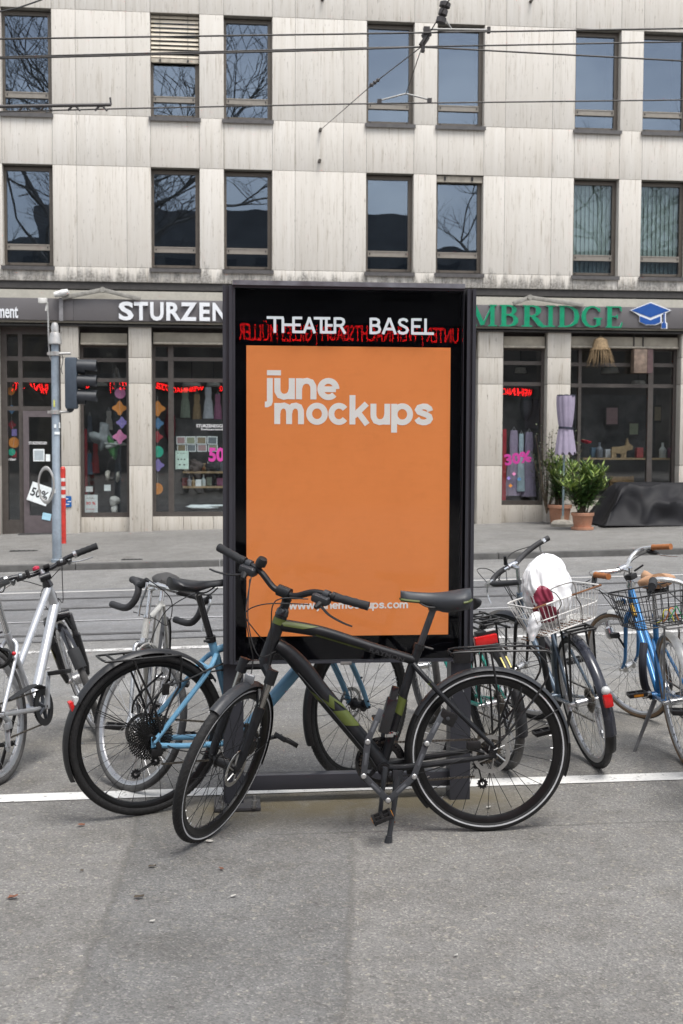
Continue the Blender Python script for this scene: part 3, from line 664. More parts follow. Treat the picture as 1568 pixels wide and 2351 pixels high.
# serif capitals, height 1: (advance, strokes with their own widths)
T_, H_ = .17, .055
def serif(x, y, w=.36): return ([(x-w/2, y), (x+w/2, y)], .05)
SERIF = {
 'I': (.42, [([(.21, .03), (.21, .97)], T_), serif(.21, .025), serif(.21, .975)]),
 'M': (1.12, [([(.16, .03), (.16, .97)], H_), ([(.16, .97), (.54, .05)], T_), ([(.54, .05), (.92, .97)], H_), ([(.94, .03), (.94, .97)], T_), serif(.15, .025, .26), serif(.95, .025, .36), serif(.12, .975, .22), serif(.96, .975, .3)]),
 'B': (.74, [([(.2, .03), (.2, .97)], T_), ([(.06, .97), (.4, .97), (.52, .93), (.58, .83), (.58, .72), (.52, .6), (.4, .54), (.2, .53)], [.05, .06, .1, .15, .15, .1, .06, .05]), ([(.4, .54), (.56, .48), (.64, .36), (.64, .22), (.56, .09), (.42, .03), (.06, .025)], [.05, .1, .16, .17, .12, .06, .05])]),
 'R': (.82, [([(.2, .03), (.2, .97)], T_), serif(.2, .025), ([(.06, .97), (.4, .97), (.53, .92), (.59, .82), (.59, .7), (.53, .57), (.4, .5), (.2, .49)], [.05, .06, .1, .16, .16, .1, .06, .05]), ([(.38, .49), (.5, .36), (.66, .1), (.76, .02), (.86, .02)], [.1, .17, .17, .1, .05])]),
 'D': (.9, [([(.2, .03), (.2, .97)], T_), ([(.06, .97), (.38, .97), (.58, .91), (.73, .76), (.78, .5), (.73, .24), (.58, .09), (.38, .03), (.06, .025)], [.05, .06, .09, .15, .18, .15, .09, .06, .05])]),
 'G': (.92, [([(.78, .76), (.72, .88), (.58, .96), (.44, .965), (.27, .88), (.16, .7), (.13, .5), (.16, .3), (.27, .12), (.44, .035), (.62, .05), (.76, .13)], [.05, .07, .06, .07, .13, .17, .18, .17, .13, .07, .06, .08]), ([(.76, .1), (.76, .42)], T_), serif(.74, .42, .34), ([(.8, .72), (.8, .92)], .04)]),
 'E': (.74, [([(.2, .03), (.2, .97)], T_), ([(.06, .97), (.64, .97)], .05), ([(.06, .025), (.66, .025)], .05), ([(.2, .52), (.5, .52)], .05), ([(.62, .97), (.66, .76)], [.06, .03]), ([(.64, .03), (.7, .26)], [.06, .03]), ([(.5, .62), (.5, .42)], .035)]),
 'A': (.86, [([(.1, .03), (.43, .97)], H_), ([(.43, .97), (.76, .03)], T_), ([(.22, .34), (.6, .34)], .05), serif(.1, .025, .24), serif(.76, .025, .34)]),
 'C': (.84, [([(.74, .74), (.68, .88), (.56, .96), (.43, .965), (.27, .88), (.16, .7), (.13, .5), (.16, .3), (.27, .12), (.43, .035), (.58, .05), (.74, .2)], [.05, .07, .06, .07, .13, .17, .18, .17, .13, .07, .06, .05])]),
}
GLt = [('C', 1000, 1035), ('A', 1037, 1074), ('M', 1078, 1139), ('B', 1143, 1189), ('R', 1195, 1250), ('I', 1251, 1274), ('D', 1277, 1330), ('G', 1331, 1381), ('E', 1386, 1429)]
for ch, a, b in GLt:
    yt = 699.5+(a-1078)*.0125; yb = 748.5+(a-1078)*.0125
    p = on(a, yb, yl); q = on(b, yb, yl); h = on(a, yt, yl).z-p.z; wsc = (q.x-p.x)/SERIF[ch][0]
    def mkl(mat, th, o, dw):
        mb = MB()
        for k, (pts, w) in enumerate(SERIF[ch][1]):
            ws = [v+dw for v in w] if isinstance(w, list) else w+dw
            add_stroke(mb, pts, ws, (p.x, o, p.z), (wsc/h, 0, 0), (0, 0, 1), th+.0006*k, h)
        return mb.build('letter', mat, SGR)
    L0 = mkl(LETS, .05, yl+.02, .012); L1 = mkl(LETG, .008, yl-.032, .012); L1.name = 'face'; L1.parent = L0
# graduation cap emblem
def poly_on(pts, dy, th, mat, nm, par):
    P = [on(x, y, dy) for x, y in pts]; o = P[0]
    return MB().prism([(q.x-o.x, q.z-o.z) for q in P], (o.x, dy, o.z), (1, 0, 0), (0, 0, 1), th).build(nm, mat, par)
Z5 = lambda x, y: (1062+.3228*x, 631.3+.3228*y)
e0 = poly_on([Z5(*q) for q in ((1188, 252), (1335, 194), (1480, 252), (1442, 274), (1442, 335), (1452, 345), (1452, 384), (1410, 384), (1412, 345), (1424, 332), (1424, 280), (1412, 285), (1412, 340), (1370, 358), (1300, 358), (1254, 335), (1254, 290))], yl, .03, LETW, 'emblem', SGR)
poly_on([Z5(*q) for q in ((1200, 252), (1335, 200), (1470, 252), (1335, 303))], yl-.031, .006, BLUE, 'cap_board', e0)
poly_on([Z5(*q) for q in ((1260, 292), (1335, 322), (1406, 293), (1406, 336), (1368, 352), (1302, 352), (1260, 332))], yl-.031, .005, BLUE, 'cap_base', e0)
poly_on([Z5(*q) for q in ((1428, 272), (1438, 270), (1438, 338), (1447, 347), (1447, 379), (1416, 379), (1416, 347), (1428, 336))], yl-.031, .0055, BLUE, 'tassel', e0)
# folded awning arms over both signs
ARM = M('awning_arm', (.30, .29, .26), .5, .3, dirt=.3)
for pts, lab in ((((142, 684), (236, 665.5), (322, 687)), 'folded awning arm and lamp bracket left above the white capitals'), (((1178, 697), (1216, 683), (1339, 701)), 'folded awning arm above the green serif capitals')):
    P = [on(x, y, -.17) for x, y in pts]; t = thing('awning_arm', lab, 'awning arm', (0, YF, 0)); o = [V((q.x, q.y-YF, q.z)) for q in P]
    def bar(a, b, w):
        mb = MB(); dd = (b-a); ln = dd.length; mb.bevbox((0, 0, 0), (ln, .06, w), .01, Mx.Translation((a+b)/2) @ Mx.Rotation(-atan2(dd.z, dd.x), 4, 'Y')); return mb
    bar(o[0], o[1], .075).build('arm', ARM, t); bar(o[1], o[2]+V((0, -.012, 0)), .07).build('arm', ARM, t)
    MB().lathe([(.05, -.05), (.05, .05)], o[1], (0, 1, 0), 12).build('elbow', ARM, t)
    if pts[0][0] < 200:
        q = on(141, 684, -.15); z2 = on(141, 737, -.15).z; MB().bb((q.x-.04, -.19, z2), (q.x+.03, -.125, q.z)).build('wall_bracket', M('fascia_bracket', (.2, .195, .2), .5), t)
        q = on(144, 673, -.2); mb = MB(); mb.lathe([(0, -.16), (.05, -.15), (.065, 0), (.05, .1), (0, .12)], (q.x, -.22, q.z), (1, 0, .25), 12); mb.build('camera_housing', M('housing_white', (.6, .6, .58), .4), t)
# ------------------------------------------------------------------ shop window displays
def cmat(nm, c, r=.6): return M(nm, tuple(min(.85, v*1.3) for v in c), r, var=.12)
PAP = {'orange': (.75, .25, .05), 'pink': (.75, .22, .42), 'violet': (.28, .22, .55), 'green': (.04, .45, .30), 'red': (.35, .04, .05), 'blue': (.08, .2, .38), 'lilac': (.45, .38, .62), 'magenta': (.72, .06, .33)}
def shape(kind, cx, cz, r):
    if kind == 'round': return [(cx+r*cos(2*pi*i/24), cz+r*sin(2*pi*i/24)) for i in range(24)]
    if kind == 'star':
        out = []
        for i in range(40):
            q = 2*pi*i/40; rr = r*(.72+.38*abs(cos(2*q))**3); out.append((cx+rr*cos(q), cz+rr*sin(q)))
        return out
    return [(cx+r*.9*cos(2*pi*i/4+pi/4), cz+r*1.2*sin(2*pi*i/4+pi/4)) for i in range(4)]
def garland(items, lab, dy=.42):
    t = thing('paper_garland', lab, 'garland', (0, YF, 0), group='paper garlands in the shop windows')
    xs = []
    for (px, py, r, col, kind) in items:
        q = on(px, py, dy); rr = r/2800*(YF+dy)
        MB().prism(shape(kind, q.x, q.z, rr), (0, dy+.001*len(xs), 0), (1, 0, 0), (0, 0, 1), .003).build('paper_shape', cmat('paper_'+col, PAP[col]), t); xs.append((q.x, dy, q.z))
    MB().tube([(xs[0][0], dy-.006, xs[0][2]+.25)]+[(a, dy-.006, c) for a, b, c in xs], .002, 5).build('string', cmat('string', (.5, .5, .48)), t)
garland([(25, 898, 9, 'orange', 'round'), (27, 940, 9, 'blue', 'star'), (27, 975, 9, 'red', 'star'), (33, 993, 9, 'violet', 'sq'), (32, 1016, 12, 'orange', 'round'), (27, 1038, 8, 'green', 'round'), (33, 1043, 8, 'red', 'sq')], 'garland of coloured paper shapes in the narrow side light of the entrance')
garland([(276, 903, 12, 'pink', 'round'), (274.5, 937, 15, 'orange', 'star'), (280, 970, 12, 'violet', 'star'), (275, 1003, 15, 'pink', 'star')], 'garland with pink disc, orange star and pink star at the right of the narrow window')
garland([(362, 938, 16, 'orange', 'star'), (363, 972, 12, 'blue', 'star'), (361, 1003, 12, 'red', 'star'), (362, 1037, 13, 'green', 'round'), (363, 1068, 13, 'violet', 'star'), (361, 1122, 13, 'orange', 'round')], 'garland with green disc and two orange pieces left of the wide window')
WCARD = cmat('card_white', (.62, .66, .66)); INK = cmat('ink_black', (.015, .015, .018)); PINK = cmat('sticker_pink', (.42, .035, .23)); RED = cmat('ink_red', (.6, .05, .05))
def card(px0, py0, px1, py1, dy, lab, mat=WCARD, rot=0, nm='card', cat='card', group=None, inner=None, text=None, tmat=INK):
    a = on(px0, py1, dy); b = on(px1, py0, dy); c = (a+b)/2; w, h = b.x-a.x, b.z-a.z
    t = thing(nm, lab, cat, mat=Mx.Translation(c) @ Mx.Rotation(rot, 4, 'Y'), group=group)
    MB().box((0, 0, 0), (w, .004, h)).build('sheet', mat, t)
    if inner: MB().box((0, -.004, 0), (w*.82, .002, h*.78)).build('picture', inner, t)
    for i, (s, fx, fz, fw, fh) in enumerate(text or ()): font_text('print', s, (-w/2+fx*w, -.0045-.0005*i, -h/2+fz*h), (1, 0, 0), (0, 0, 1), fh*h, tmat if not isinstance(tmat, list) else tmat[i], t, 0, .02, width=fw*w)
    return t
card(67, 1112, 114, 1156, .16, 'tilted white card with heavy black 50% on the glass door', rot=radians(20), nm='sale_card', cat='sale card', text=[('50%', .08, .30, .84, .62)])
card(76.5, 1031, 102, 1059, .19, 'white notice with a small picture on the glass door', nm='notice', cat='notice', inner=cmat('notice_art', (.3, .34, .36)))
card(105, 1043, 115, 1059, .19, 'narrow white notice on the glass door beside the larger one', nm='notice', cat='notice')
card(97, 1178, 117, 1194, .19, 'pale blue sticker low on the glass door', cmat('sticker_blue', (.3, .5, .6)), .2, nm='sticker', cat='sticker')
card(197, 1117, 213, 1129, .40, 'small white price card left in the narrow window', nm='price_card', cat='price card'); card(239, 1113, 254, 1127, .40, 'small white price card in the middle of the narrow window', nm='price_card', cat='price card')
card(193, 1136, 224, 1181, .38, 'white price sheet with red 30 % in the lower left of the narrow window', nm='price_sheet', cat='price sheet', text=[('30 %', .14, .5, .72, .2), ('– – – –', .2, .78, .5, .2), ('– – –', .16, .22, .6, .2)], tmat=[RED, INK, RED])
PH = [cmat('photo_%s' % q, c) for q, c in (('rose', (.3, .2, .2)), ('olive', (.22, .24, .16)), ('brown', (.2, .16, .1)), ('grey', (.13, .15, .16)))]
for i, (a, b) in enumerate(((405, 427), (427, 450), (451, 475), (476, 500))):
    nmx = ('first', 'second', 'third', 'fourth')[i]
    card(a, 1002, b-1, 1020, .45, '%s photo print from the left in the upper row across the wide window' % nmx, inner=PH[i], nm='photo_print', cat='photo', group='photo prints pegged in the wide window', rot=(i-1.5)*.02)
    card(a+2, 1020, b, 1037, .46, '%s photo print from the left in the lower row across the wide window' % nmx, inner=PH[(i+2) % 4], nm='photo_print', cat='photo', group='photo prints pegged in the wide window', rot=(1.5-i)*.02)
card(403, 1035, 433, 1077, .36, 'mint green poster with small dark drawings in the wide window', cmat('poster_mint', (.52, .66, .58)), nm='poster', cat='poster', text=[('– – –', .1, .82, .6, .2), ('• • •', .15, .45, .6, .25), ('• •', .25, .15, .5, .25)])
def wtext(s, px0, px1, py, h, lab, mat, dy=.285, rot=0, nm='window_lettering', off=.01, extr=0.):
    a = on(px0, py, dy); b = on(px1, py, dy); t = thing(nm, lab, 'lettering', mat=Mx.Translation(a) @ Mx.Rotation(rot, 4, 'Y'))
    font_text('print', s, (0, 0, 0), (1, 0, 0), (0, 0, 1), h/2800*(YF+dy)/.7, mat, t, extr, off, width=b.x-a.x)
WINK = cmat('vinyl_white', (.7, .7, .68))
wtext('STURZENEGGER', 451, 520, 981, 7, 'small white lettering on the glass of the wide window', WINK); wtext('Switzerland', 461, 511, 987.5, 4, 'tiny second line of white lettering under the name on the wide window', WINK)
wtext('STURZENEGGER', 66, 108, 1020, 6, 'small white lettering on the glass door', WINK, dy=.195); wtext('gardeur', 13, 37, 1057, 6, 'white lettering on the narrow side light of the entrance', WINK)
wtext('50%', 479, 540, 1058, 29, 'big pink 50% sticker partly hidden by the poster case', PINK, off=.04); wtext('30%', 1160, 1222, 1068, 24, 'big magenta 30% sticker slanting across the lavender dress window', PINK, rot=radians(-9), off=.04)
WOOD = M('pale_wood', (.38, .27, .15), .6, var=.2, scale=9)
def shelf(px0, px1, py, lab, dy=.75):
    a = on(px0, py, dy); b = on(px1, py, dy); o = MB().bb((a.x, a.y-.12, a.z-.018), (b.x, a.y+.18, a.z+.018)).build('shelf', WOOD); tag(o, lab, 'shelf', 'display shelves'); return a.z+.018
z1 = shelf(420, 620, 1084, 'upper pale wooden shelf in the wide window'); z2 = shelf(420, 620, 1118, 'lower pale wooden shelf in the wide window'); z3 = shelf(1335, 1556, 1053, 'pale wooden shelf in the right-hand shop window')
def bottle(px, zb, h, r, mat, lab, nm='bottle', dy=.72):
    q = on(px, 1100, dy); o = MB().lathe([(r*.9, 0), (r, .01), (r, h*.55), (r*.35, h*.75), (r*.35, h)], (0, 0, 0), (0, 0, 1), 14).build(nm, mat); o.location = (q.x, q.y, zb); tag(o, lab, nm, 'bottles on the shelves')
bottle(444, z2, .17, .04, cmat('glass_amber', (.3, .22, .12), .2), 'small amber bottle on the lower shelf'); bottle(467, z2, .22, .045, cmat('glass_clear', (.4, .45, .45), .15), 'tall clear bottle right of the square card on the lower shelf'); bottle(435, z2, .2, .045, cmat('glass_grey', (.3, .3, .32), .2), 'grey bottle left of the amber one on the lower shelf')
card(449, 1101, 462, 1117, .64, 'square white card standing on the lower shelf', nm='price_card', cat='price card')
def blob(px, py, rx, rz, mat, nm, lab, cat, dy=.7, seed=1, ry=.12, sub=3, amp=.25):
    q = on(px, py, dy); k = (YF+dy)/2800; bm = bmesh.new(); bmesh.ops.create_icosphere(bm, subdivisions=sub, radius=1); rr = random.Random(seed); ph = [rr.uniform(0, 6) for _ in range(6)]
    for v in bm.verts:
        c = v.co; f = 1+amp*(sin(3*c.x+ph[0])*cos(2.6*c.z+ph[1])+.6*sin(5*c.z+ph[2]+2*c.x)+.4*sin(9*c.x+ph[3])); v.co = V((c.x*rx*k*f, c.y*ry*f, c.z*rz*k*f))
    bm.verts.index_update(); mb = MB(); mb.add([v.co.copy() for v in bm.verts], [tuple(v.index for v in f.verts) for f in bm.faces]); bm.free()
    o = mb.build(nm, mat, ang=80); o.location = q; return tag(o, lab, cat)
blob(236, 1005, 20, 24, cmat('cloth_grey', (.22, .24, .25), .9), 'folded_clothes', 'bundle of grey and white clothes hung in the narrow window', 'clothes', seed=3, amp=.4)
blob(259, 1028, 13, 22, cmat('cloth_green', (.05, .14, .05), .9), 'green_top', 'dark green top hung beside the grey clothes in the narrow window', 'clothes', seed=5, dy=.62, amp=.35)
blob(262, 1020, 22, 7, cmat('cloth_pale', (.36, .38, .37), .9), 'scarf', 'pale scarf laid across the green top in the narrow window', 'scarf', seed=9, dy=.58, amp=.35)
blob(247, 1092, 6, 13, cmat('sock_pale', (.42, .40, .36), .9), 'stocking', 'pale stocking hanging left in the narrow window', 'stocking', seed=4, amp=.2); blob(271, 1094, 6, 13, cmat('sock_pale', (.42, .40, .36), .9), 'stocking', 'pale stocking hanging right in the narrow window', 'stocking', seed=8, amp=.2)
blob(263, 1150, 12, 12, cmat('plush_white', (.5, .5, .48), .95), 'plush_toy', 'white plush toy at the foot of the narrow window', 'toy', seed=2, amp=.12)
blob(263, 1170, 8, 12, cmat('plush_white', (.5, .5, .48), .95), 'toy_stand', 'pale stand under the white plush toy', 'stand', seed=6, amp=.1)
blob(468, 1163, 45, 5, cmat('snow_wool', (.55, .60, .62), .95), 'cotton_wool', 'strip of white cotton wool snow along the foot of the wide window', 'cotton wool', seed=7, amp=.22)
blob(450, 1068, 16, 13, cmat('basket_dark', (.16, .13, .12), .9), 'gift_bag', 'dark gift bag on the upper shelf, left', 'bag', seed=11, amp=.2); blob(488, 1068, 17, 13, cmat('bag_black', (.05, .05, .055), .9), 'handbag', 'black handbag on the upper shelf under the pink sticker', 'bag', seed=12, amp=.2)
blob(390, 975, 12, 42, cmat('coat_red', (.12, .012, .02), .9), 'red_coat', 'dark red coat hanging behind the wide window', 'coat', seed=13, dy=.85, amp=.1)
card(182, 985, 200, 1165, .6, 'dark red curtain at the left of the narrow window', cmat('curtain_red', (.14, .015, .02), .9), nm='curtain', cat='curtain')
card(1151, 985, 1163, 1155, .6, 'bright red hanging at the left of the dress window', cmat('curtain_bright', (.38, .03, .04), .9), nm='curtain', cat='curtain')
# lavender dress on a stand
def dress(px, py0, py1, w0, w1, mat, lab, dy=.62):
    a = on(px, py1, dy); b = on(px, py0, dy); k = (YF+dy)/2800; rings = []
    for i in range(15):
        t = i/14; z = (a.z-b.z)*t; w = k*(w0+(w1-w0)*t**.8)*(1-.25*math.exp(-((t-.33)/.08)**2)); rr = []
        for j in range(40):
            q = 2*pi*j/40; f = 1+(.10*t)*sin(9*q+i*.2); rr.append((w*cos(q)*f, .35*w*sin(q)*f, z))
        rings.append(rr)
    t = thing('dress', lab, 'dress', b); MB().loft(rings).build('gown', mat, t, 60)
    MB().tube([(-k*w0*.5, 0, 0), (0, 0, .07), (k*w0*.5, 0, 0)], .006, 6).build('hanger', STEEL, t)
LAV = cmat('lavender_cloth', (.33, .27, .38), .9)
dress(1180, 988, 1138, 8, 19, LAV, 'lavender dress at the left of the dress window'); dress(1215, 992, 1140, 8, 17, cmat('lavender_dark', (.27, .23, .32), .9), 'darker lavender dress at the right of the dress window')
dress(1197, 996, 1128, 5, 9, cmat('blue_cloth', (.40, .50, .56), .9), 'pale blue blouse hung between the two lavender dresses', .56)
blob(1208, 930, 14, 34, cmat('torso_dark', (.06, .062, .065), .8), 'mannequin', 'dark mannequin torso standing in the dress window', 'mannequin', seed=15, dy=.8, amp=.06)
for (px, py, c, lab) in ((1168, 1098, 'violet', 'violet'), (1180, 1088, 'pink', 'pink'), (1192, 1100, 'blue', 'blue'), (1172, 1115, 'orange', 'orange')):
    o = MB().prism(shape('star', on(px, py, .285).x, on(px, py, .285).z, .035), (0, YF+.285, 0), (1, 0, 0), (0, 0, 1), .002).build('flower_decal', cmat('paper_'+c, PAP[c])); tag(o, 'small %s flower decal on the glass below the magenta sticker' % lab, 'decal', 'flower decals')
# right window: straw lamp, hanging box sign, wooden animal, stool
q = on(1379, 772, .02); t = thing('straw_lamp', 'shaggy straw pendant lamp hanging before the right-hand shop window', 'lamp', q)
STRAW = M('straw', (.26, .185, .105), .9, var=.4, scale=30); k = YF/2800
MB().lathe([(.01, 0), (k*15, -k*8), (k*20, -k*30), (k*24, -k*32), (k*18, -k*32), (k*12, -k*9), (.01, -.02)], n=28).build('shade', STRAW, t)
mb = MB(); rr = random.Random(3)
for i in range(90):
    a = rr.uniform(0, 2*pi); r0 = k*rr.uniform(18, 23); L_ = k*rr.uniform(22, 46); mb.tube([(r0*cos(a), r0*sin(a), -k*28), (r0*1.2*cos(a), r0*1.2*sin(a), -k*30-L_*.5), (r0*(1.25+.4*rr.random())*cos(a), r0*1.4*sin(a), -k*28-L_)], [.006, .004, .002], 4)
mb.build('fringe', STRAW, t); MB().tube([(0, 0, 0), (0, 0, .25)], .006, 6).build('cord', DK, t)
q = on(1452, 802, .1); b = on(1488, 857, .1); t = thing('hanging_sign', 'brown wooden box sign hung on two rods in front of the right-hand window', 'sign', (0, YF, 0))
mb = MB(); mb.bevbox(((q.x+b.x)/2-.02, .12, (q.z+b.z)/2), (b.x-q.x-.06, .2, q.z-b.z), .008); mb.build('box', M('sign_brown', (.20, .145, .11), .7, var=.5, scale=10, dirt=.3), t)
mb = MB(); mb.bb((b.x-.045, .02, b.z+.002), (b.x+.06, .22, q.z-.002)); mb.build('side_board', M('sign_plum', (.10, .06, .06), .6), t)
mb = MB()
for px in (1456, 1477): a = on(px, 800, .1); mb.tube([(a.x, .12, a.z), (a.x, .12, ZS+.01)], .014, 8)
mb.build('rod', DK, t)
# small wooden animal
q = on(1428, 1053, .7); t = thing('wooden_animal', 'pale wooden toy animal on the shelf of the right-hand window', 'ornament', (q.x, q.y, z3)); s = k
mb = MB(); mb.prism([(-30*s, 14*s), (-28*s, 26*s), (-8*s, 27*s), (6*s, 30*s), (10*s, 48*s), (14*s, 36*s), (24*s, 28*s), (22*s, 20*s), (10*s, 18*s), (6*s, 12*s), (-8*s, 10*s)], (0, 0, 0), (1, 0, 0), (0, 0, 1), .08); mb.build('body', WOOD, t)
for lx in (-26, -20, -2, 5): MB().box((lx*s, -.04, 7*s), (5*s, .07, 14*s)).build('leg', WOOD, t)
blob(1346, 1014, 11, 4, cmat('flower_red', (.5, .02, .04), .8), 'red_flower', 'red flower at the left end of the shelf in the right-hand window', 'flower', seed=17, amp=.3)
for i, (px, py, c, nm) in enumerate(((1375, 1035, (.12, .13, .15), 'dark vase'), (1520, 1030, (.4, .42, .4), 'pale vase'))): bottle(px, z3, .3, .07, cmat('vase_%d' % i, c), nm+' on the shelf of the right-hand window', 'vase')
q = on(1428, 1094, .8); t = thing('wooden_crate', 'slatted wooden crate behind the glass beside the black tarpaulin', 'crate', q)
for zz in range(3): MB().bb((-28*s, -.02, -zz*.14-.11), (28*s, 0, -zz*.14)).build('slat', M('crate_wood', (.24, .15, .07), .7, var=.3), t)
for xx in (-26*s, 26*s): MB().bb((xx-.03, .001, -.42), (xx+.03, .05, .01)).build('post', M('crate_wood', (.24, .15, .07), .7), t)

# fuller displays: garments, boxed goods and framed pictures standing deeper in the windows
GAR = [((.10, .11, .13), 'charcoal'), ((.30, .06, .06), 'brick red'), ((.42, .40, .36), 'cream'), ((.08, .14, .20), 'navy'), ((.22, .26, .20), 'sage green'), ((.34, .24, .13), 'camel'), ((.45, .47, .50), 'pale grey'), ((.30, .12, .20), 'plum')]
for i, (px, py, w, h_) in enumerate(((206, 985, 7, 30), (219, 1052, 8, 34), (250, 965, 8, 22), (205, 1065, 7, 24), (425, 925, 11, 34), (452, 935, 10, 30), (478, 925, 11, 36), (500, 935, 9, 30), (380, 1080, 5, 30), (1170, 935, 8, 24), (1190, 930, 7, 20))):
    c, cn_ = GAR[i % 8]; row = 'narrow window' if px < 300 else ('wide window' if px < 600 else 'dress window'); hgt = 'high' if py < 990 else 'low'
    dress(px, py-h_, py+h_, w*.62, w, cmat('cloth_%d' % (i % 8), c, .9), '%s garment hanging %s at the back of the %s' % (cn_, hgt, row), 1.0+.05*(i % 3))
for i, (px, py, w, h_, zz) in enumerate(((425, 1108, 7, 9, z2), (480, 1105, 6, 10, z2), (505, 1107, 7, 9, z2), (428, 1075, 6, 8, z1), (468, 1074, 5, 9, z1), (508, 1073, 6, 10, z1), (1365, 1040, 7, 12, z3), (1397, 1042, 7, 10, z3), (1470, 1040, 8, 12, z3), (1490, 1043, 7, 9, z3), (1545, 1040, 7, 12, z3))):
    c, cn_ = GAR[(i*3+1) % 8]; k_ = (YF+.78)/2800; q = on(px, py, .78); o = MB().bevbox((0, 0, h_*k_), (2*w*k_, .14, 2*h_*k_), .01).build('gift_box', cmat('box_%d' % ((i*3+1) % 8), c, .6)); o.location = (q.x, q.y+.08, zz+.001)
    tag(o, '%s box on the %s shelf, %s from its left end' % (cn_, 'upper' if zz == z1 else ('lower' if zz == z2 else 'right-hand window'), ('first', 'second', 'third', 'fourth', 'fifth')[(i if i < 3 else i-3 if i < 6 else i-6)]), 'box', 'boxed goods on the display shelves')
for i, (px, py, w, h_) in enumerate(((1405, 955, 16, 24), (1455, 985, 12, 16), (1510, 950, 9, 20))):
    card(px-w, py-h_, px+w, py+h_, 1.2, '%s framed picture on the back wall of the right-hand window' % ('large', 'squarish', 'narrow')[i], cmat('frame_dark', (.05, .045, .04)), nm='framed_picture', cat='picture', inner=PH[i])
for i, (px, py, w) in enumerate(((440, 880, 22), (490, 880, 16), (235, 880, 18), (1195, 850, 14), (1400, 850, 22), (1465, 880, 18))):
    q = on(px, py, 1.3); k_ = (YF+1.3)/2800; t = thing('track_lamp', 'unlit pale ceiling lamp seen %s' % ('behind the upper panes of the wide window, left', 'behind the upper panes of the wide window, right', 'behind the upper panes of the narrow window', 'behind the upper panes of the dress window', 'behind the straw lamp', 'behind the hanging box sign')[i], 'lamp', q)
    MB().lathe([(0, .06), (w*k_*.8, .05), (w*k_, -.05), (w*k_*.9, -.06)], n=24).build('shade', cmat('lamp_pale', (.5, .48, .44)), t); MB().tube([(0, 0, .05), (0, 0, .5)], .01, 6).build('cord', DK, t)
# blue plaque on the pier beside the traffic light
t = card(149, 1139, 164, 1164, .0, 'small blue enamel plaque on the pier behind the traffic light', M('plaque_blue', (.01, .10, .32), .35), nm='wall_plaque', cat='plaque')
for (u, v, w) in ((-.02, .05, .05), (.02, 0, .06), (-.01, -.05, .06)): MB().box((u, -.004, v), (w, .002, .014)).build('print', WINK, t)
# ================================================================== THE POSTER CASE
YP = 5.40                                   # front of the glazed box
def PP(px, py, y=YP): return atY(px, py, y)
CASE = M('case_anthracite', (.046, .048, .058), .38, .30, var=.08, scale=3); CASE_L = M('case_edge', (.20, .21, .235), .35, .5); CBLK = M('case_black', (.003, .003, .004), .8, spec=0.)
GL_P = glass('case_glass', .013, (.97, .97, .97), 0, .05)
a = PP(536, 1526); b = PP(1066, 660)
tc = thing('poster_case', 'tall anthracite glazed poster case on two posts with an orange poster inside', 'poster case', ((a.x+b.x)/2, YP+.06, 0))
ox, oy = tc.location.x, tc.location.y
def lc(x, y, z): return (x-ox, y-oy, z)
def cb(mb, p, q): mb.bb(lc(*p), lc(*q)); return mb
X0, X1, Z0, Z1 = a.x, b.x, a.z, b.z
fr = MB(); fw = .010
gx0, gx1 = PP(540, 1000).x, PP(1062, 1000).x; gz0, gz1 = PP(800, 1518).z, PP(800, 664).z
cb(fr, (X0, YP, Z0), (gx0, YP+.10, Z1)); cb(fr, (gx1, YP, Z0), (X1, YP+.10, Z1)); cb(fr, (gx0, YP, Z0), (gx1, YP+.10, gz0)); cb(fr, (gx0, YP, gz1), (gx1, YP+.10, Z1))
fr.build('frame', CASE, tc)
cb(MB(), (gx0, YP+.05, gz0), (gx1, YP+.09, gz1)).build('back_panel', CBLK, tc)
cb(MB(), (gx0+.0005, YP+.006, gz0+.0005), (gx1-.0005, YP+.010, gz1-.0005)).build('pane', GL_P, tc)
cb(MB(), (PP(534, 655).x, YP-.012, PP(800, 658.5).z), (PP(1067, 655).x, YP+.115, PP(800, 648).z)).build('top_cap', CASE_L, tc)
# posts with a deep groove
lx0, lx1 = PP(511.5, 1000, YP+.02).x, PP(535, 1000, YP+.02).x; rx0, rx1 = PP(1067.5, 1000, YP+.02).x, PP(1088, 1000, YP+.02).x
zt = PP(800, 658).z
for (u0, u1, v0, v1) in ((lx0, lx1-.001, lx0, PP(559, 1700, YP+.06).x), (rx0+.001, rx1, PP(1031, 1700, YP+.06).x, rx1)):
    p = MB(); w = (u1-u0)
    cb(p, (u0, YP-.002, Z0+.002), (u0+w*.30, YP+.13, zt)); cb(p, (u0+w*.30, YP+.012, Z0+.003), (u0+w*.62, YP+.12, zt-.004)); cb(p, (u0+w*.62, YP-.003, Z0+.002), (u1, YP+.125, zt-.001))
    cb(p, (v0, YP+.03, 0.0), (v1, YP+.13, Z0+.001)); cb(p, (v0, YP+.101, Z0+.0005), (v1, YP+.129, zt-.01))
    p.build('post', CASE, tc)
pl = MB(); q = atZ(492, 1847); q1 = atZ(599, 1861); q0 = atZ(599, 1834)
pl.bevbox(lc((q.x+q1.x)/2, (q1.y+q0.y)/2, .008), (q1.x-q.x, .19, .014), .002); o = pl.build('foot_plate', M('plate_grey', (.06, .061, .066), .5, .3, dirt=.3), tc)
bt = MB()
for (px, py) in ((583, 1852), (584, 1840), (508, 1840), (512, 1855)):
    v = atZ(px, py, .02); bt.lathe([(.012, .014), (.012, .026), (.007, .026), (.007, .047)], lc(v.x, v.y, 0), n=6)
bt.build('bolt', M('zinc', (.35, .35, .34), .4, .8), o)
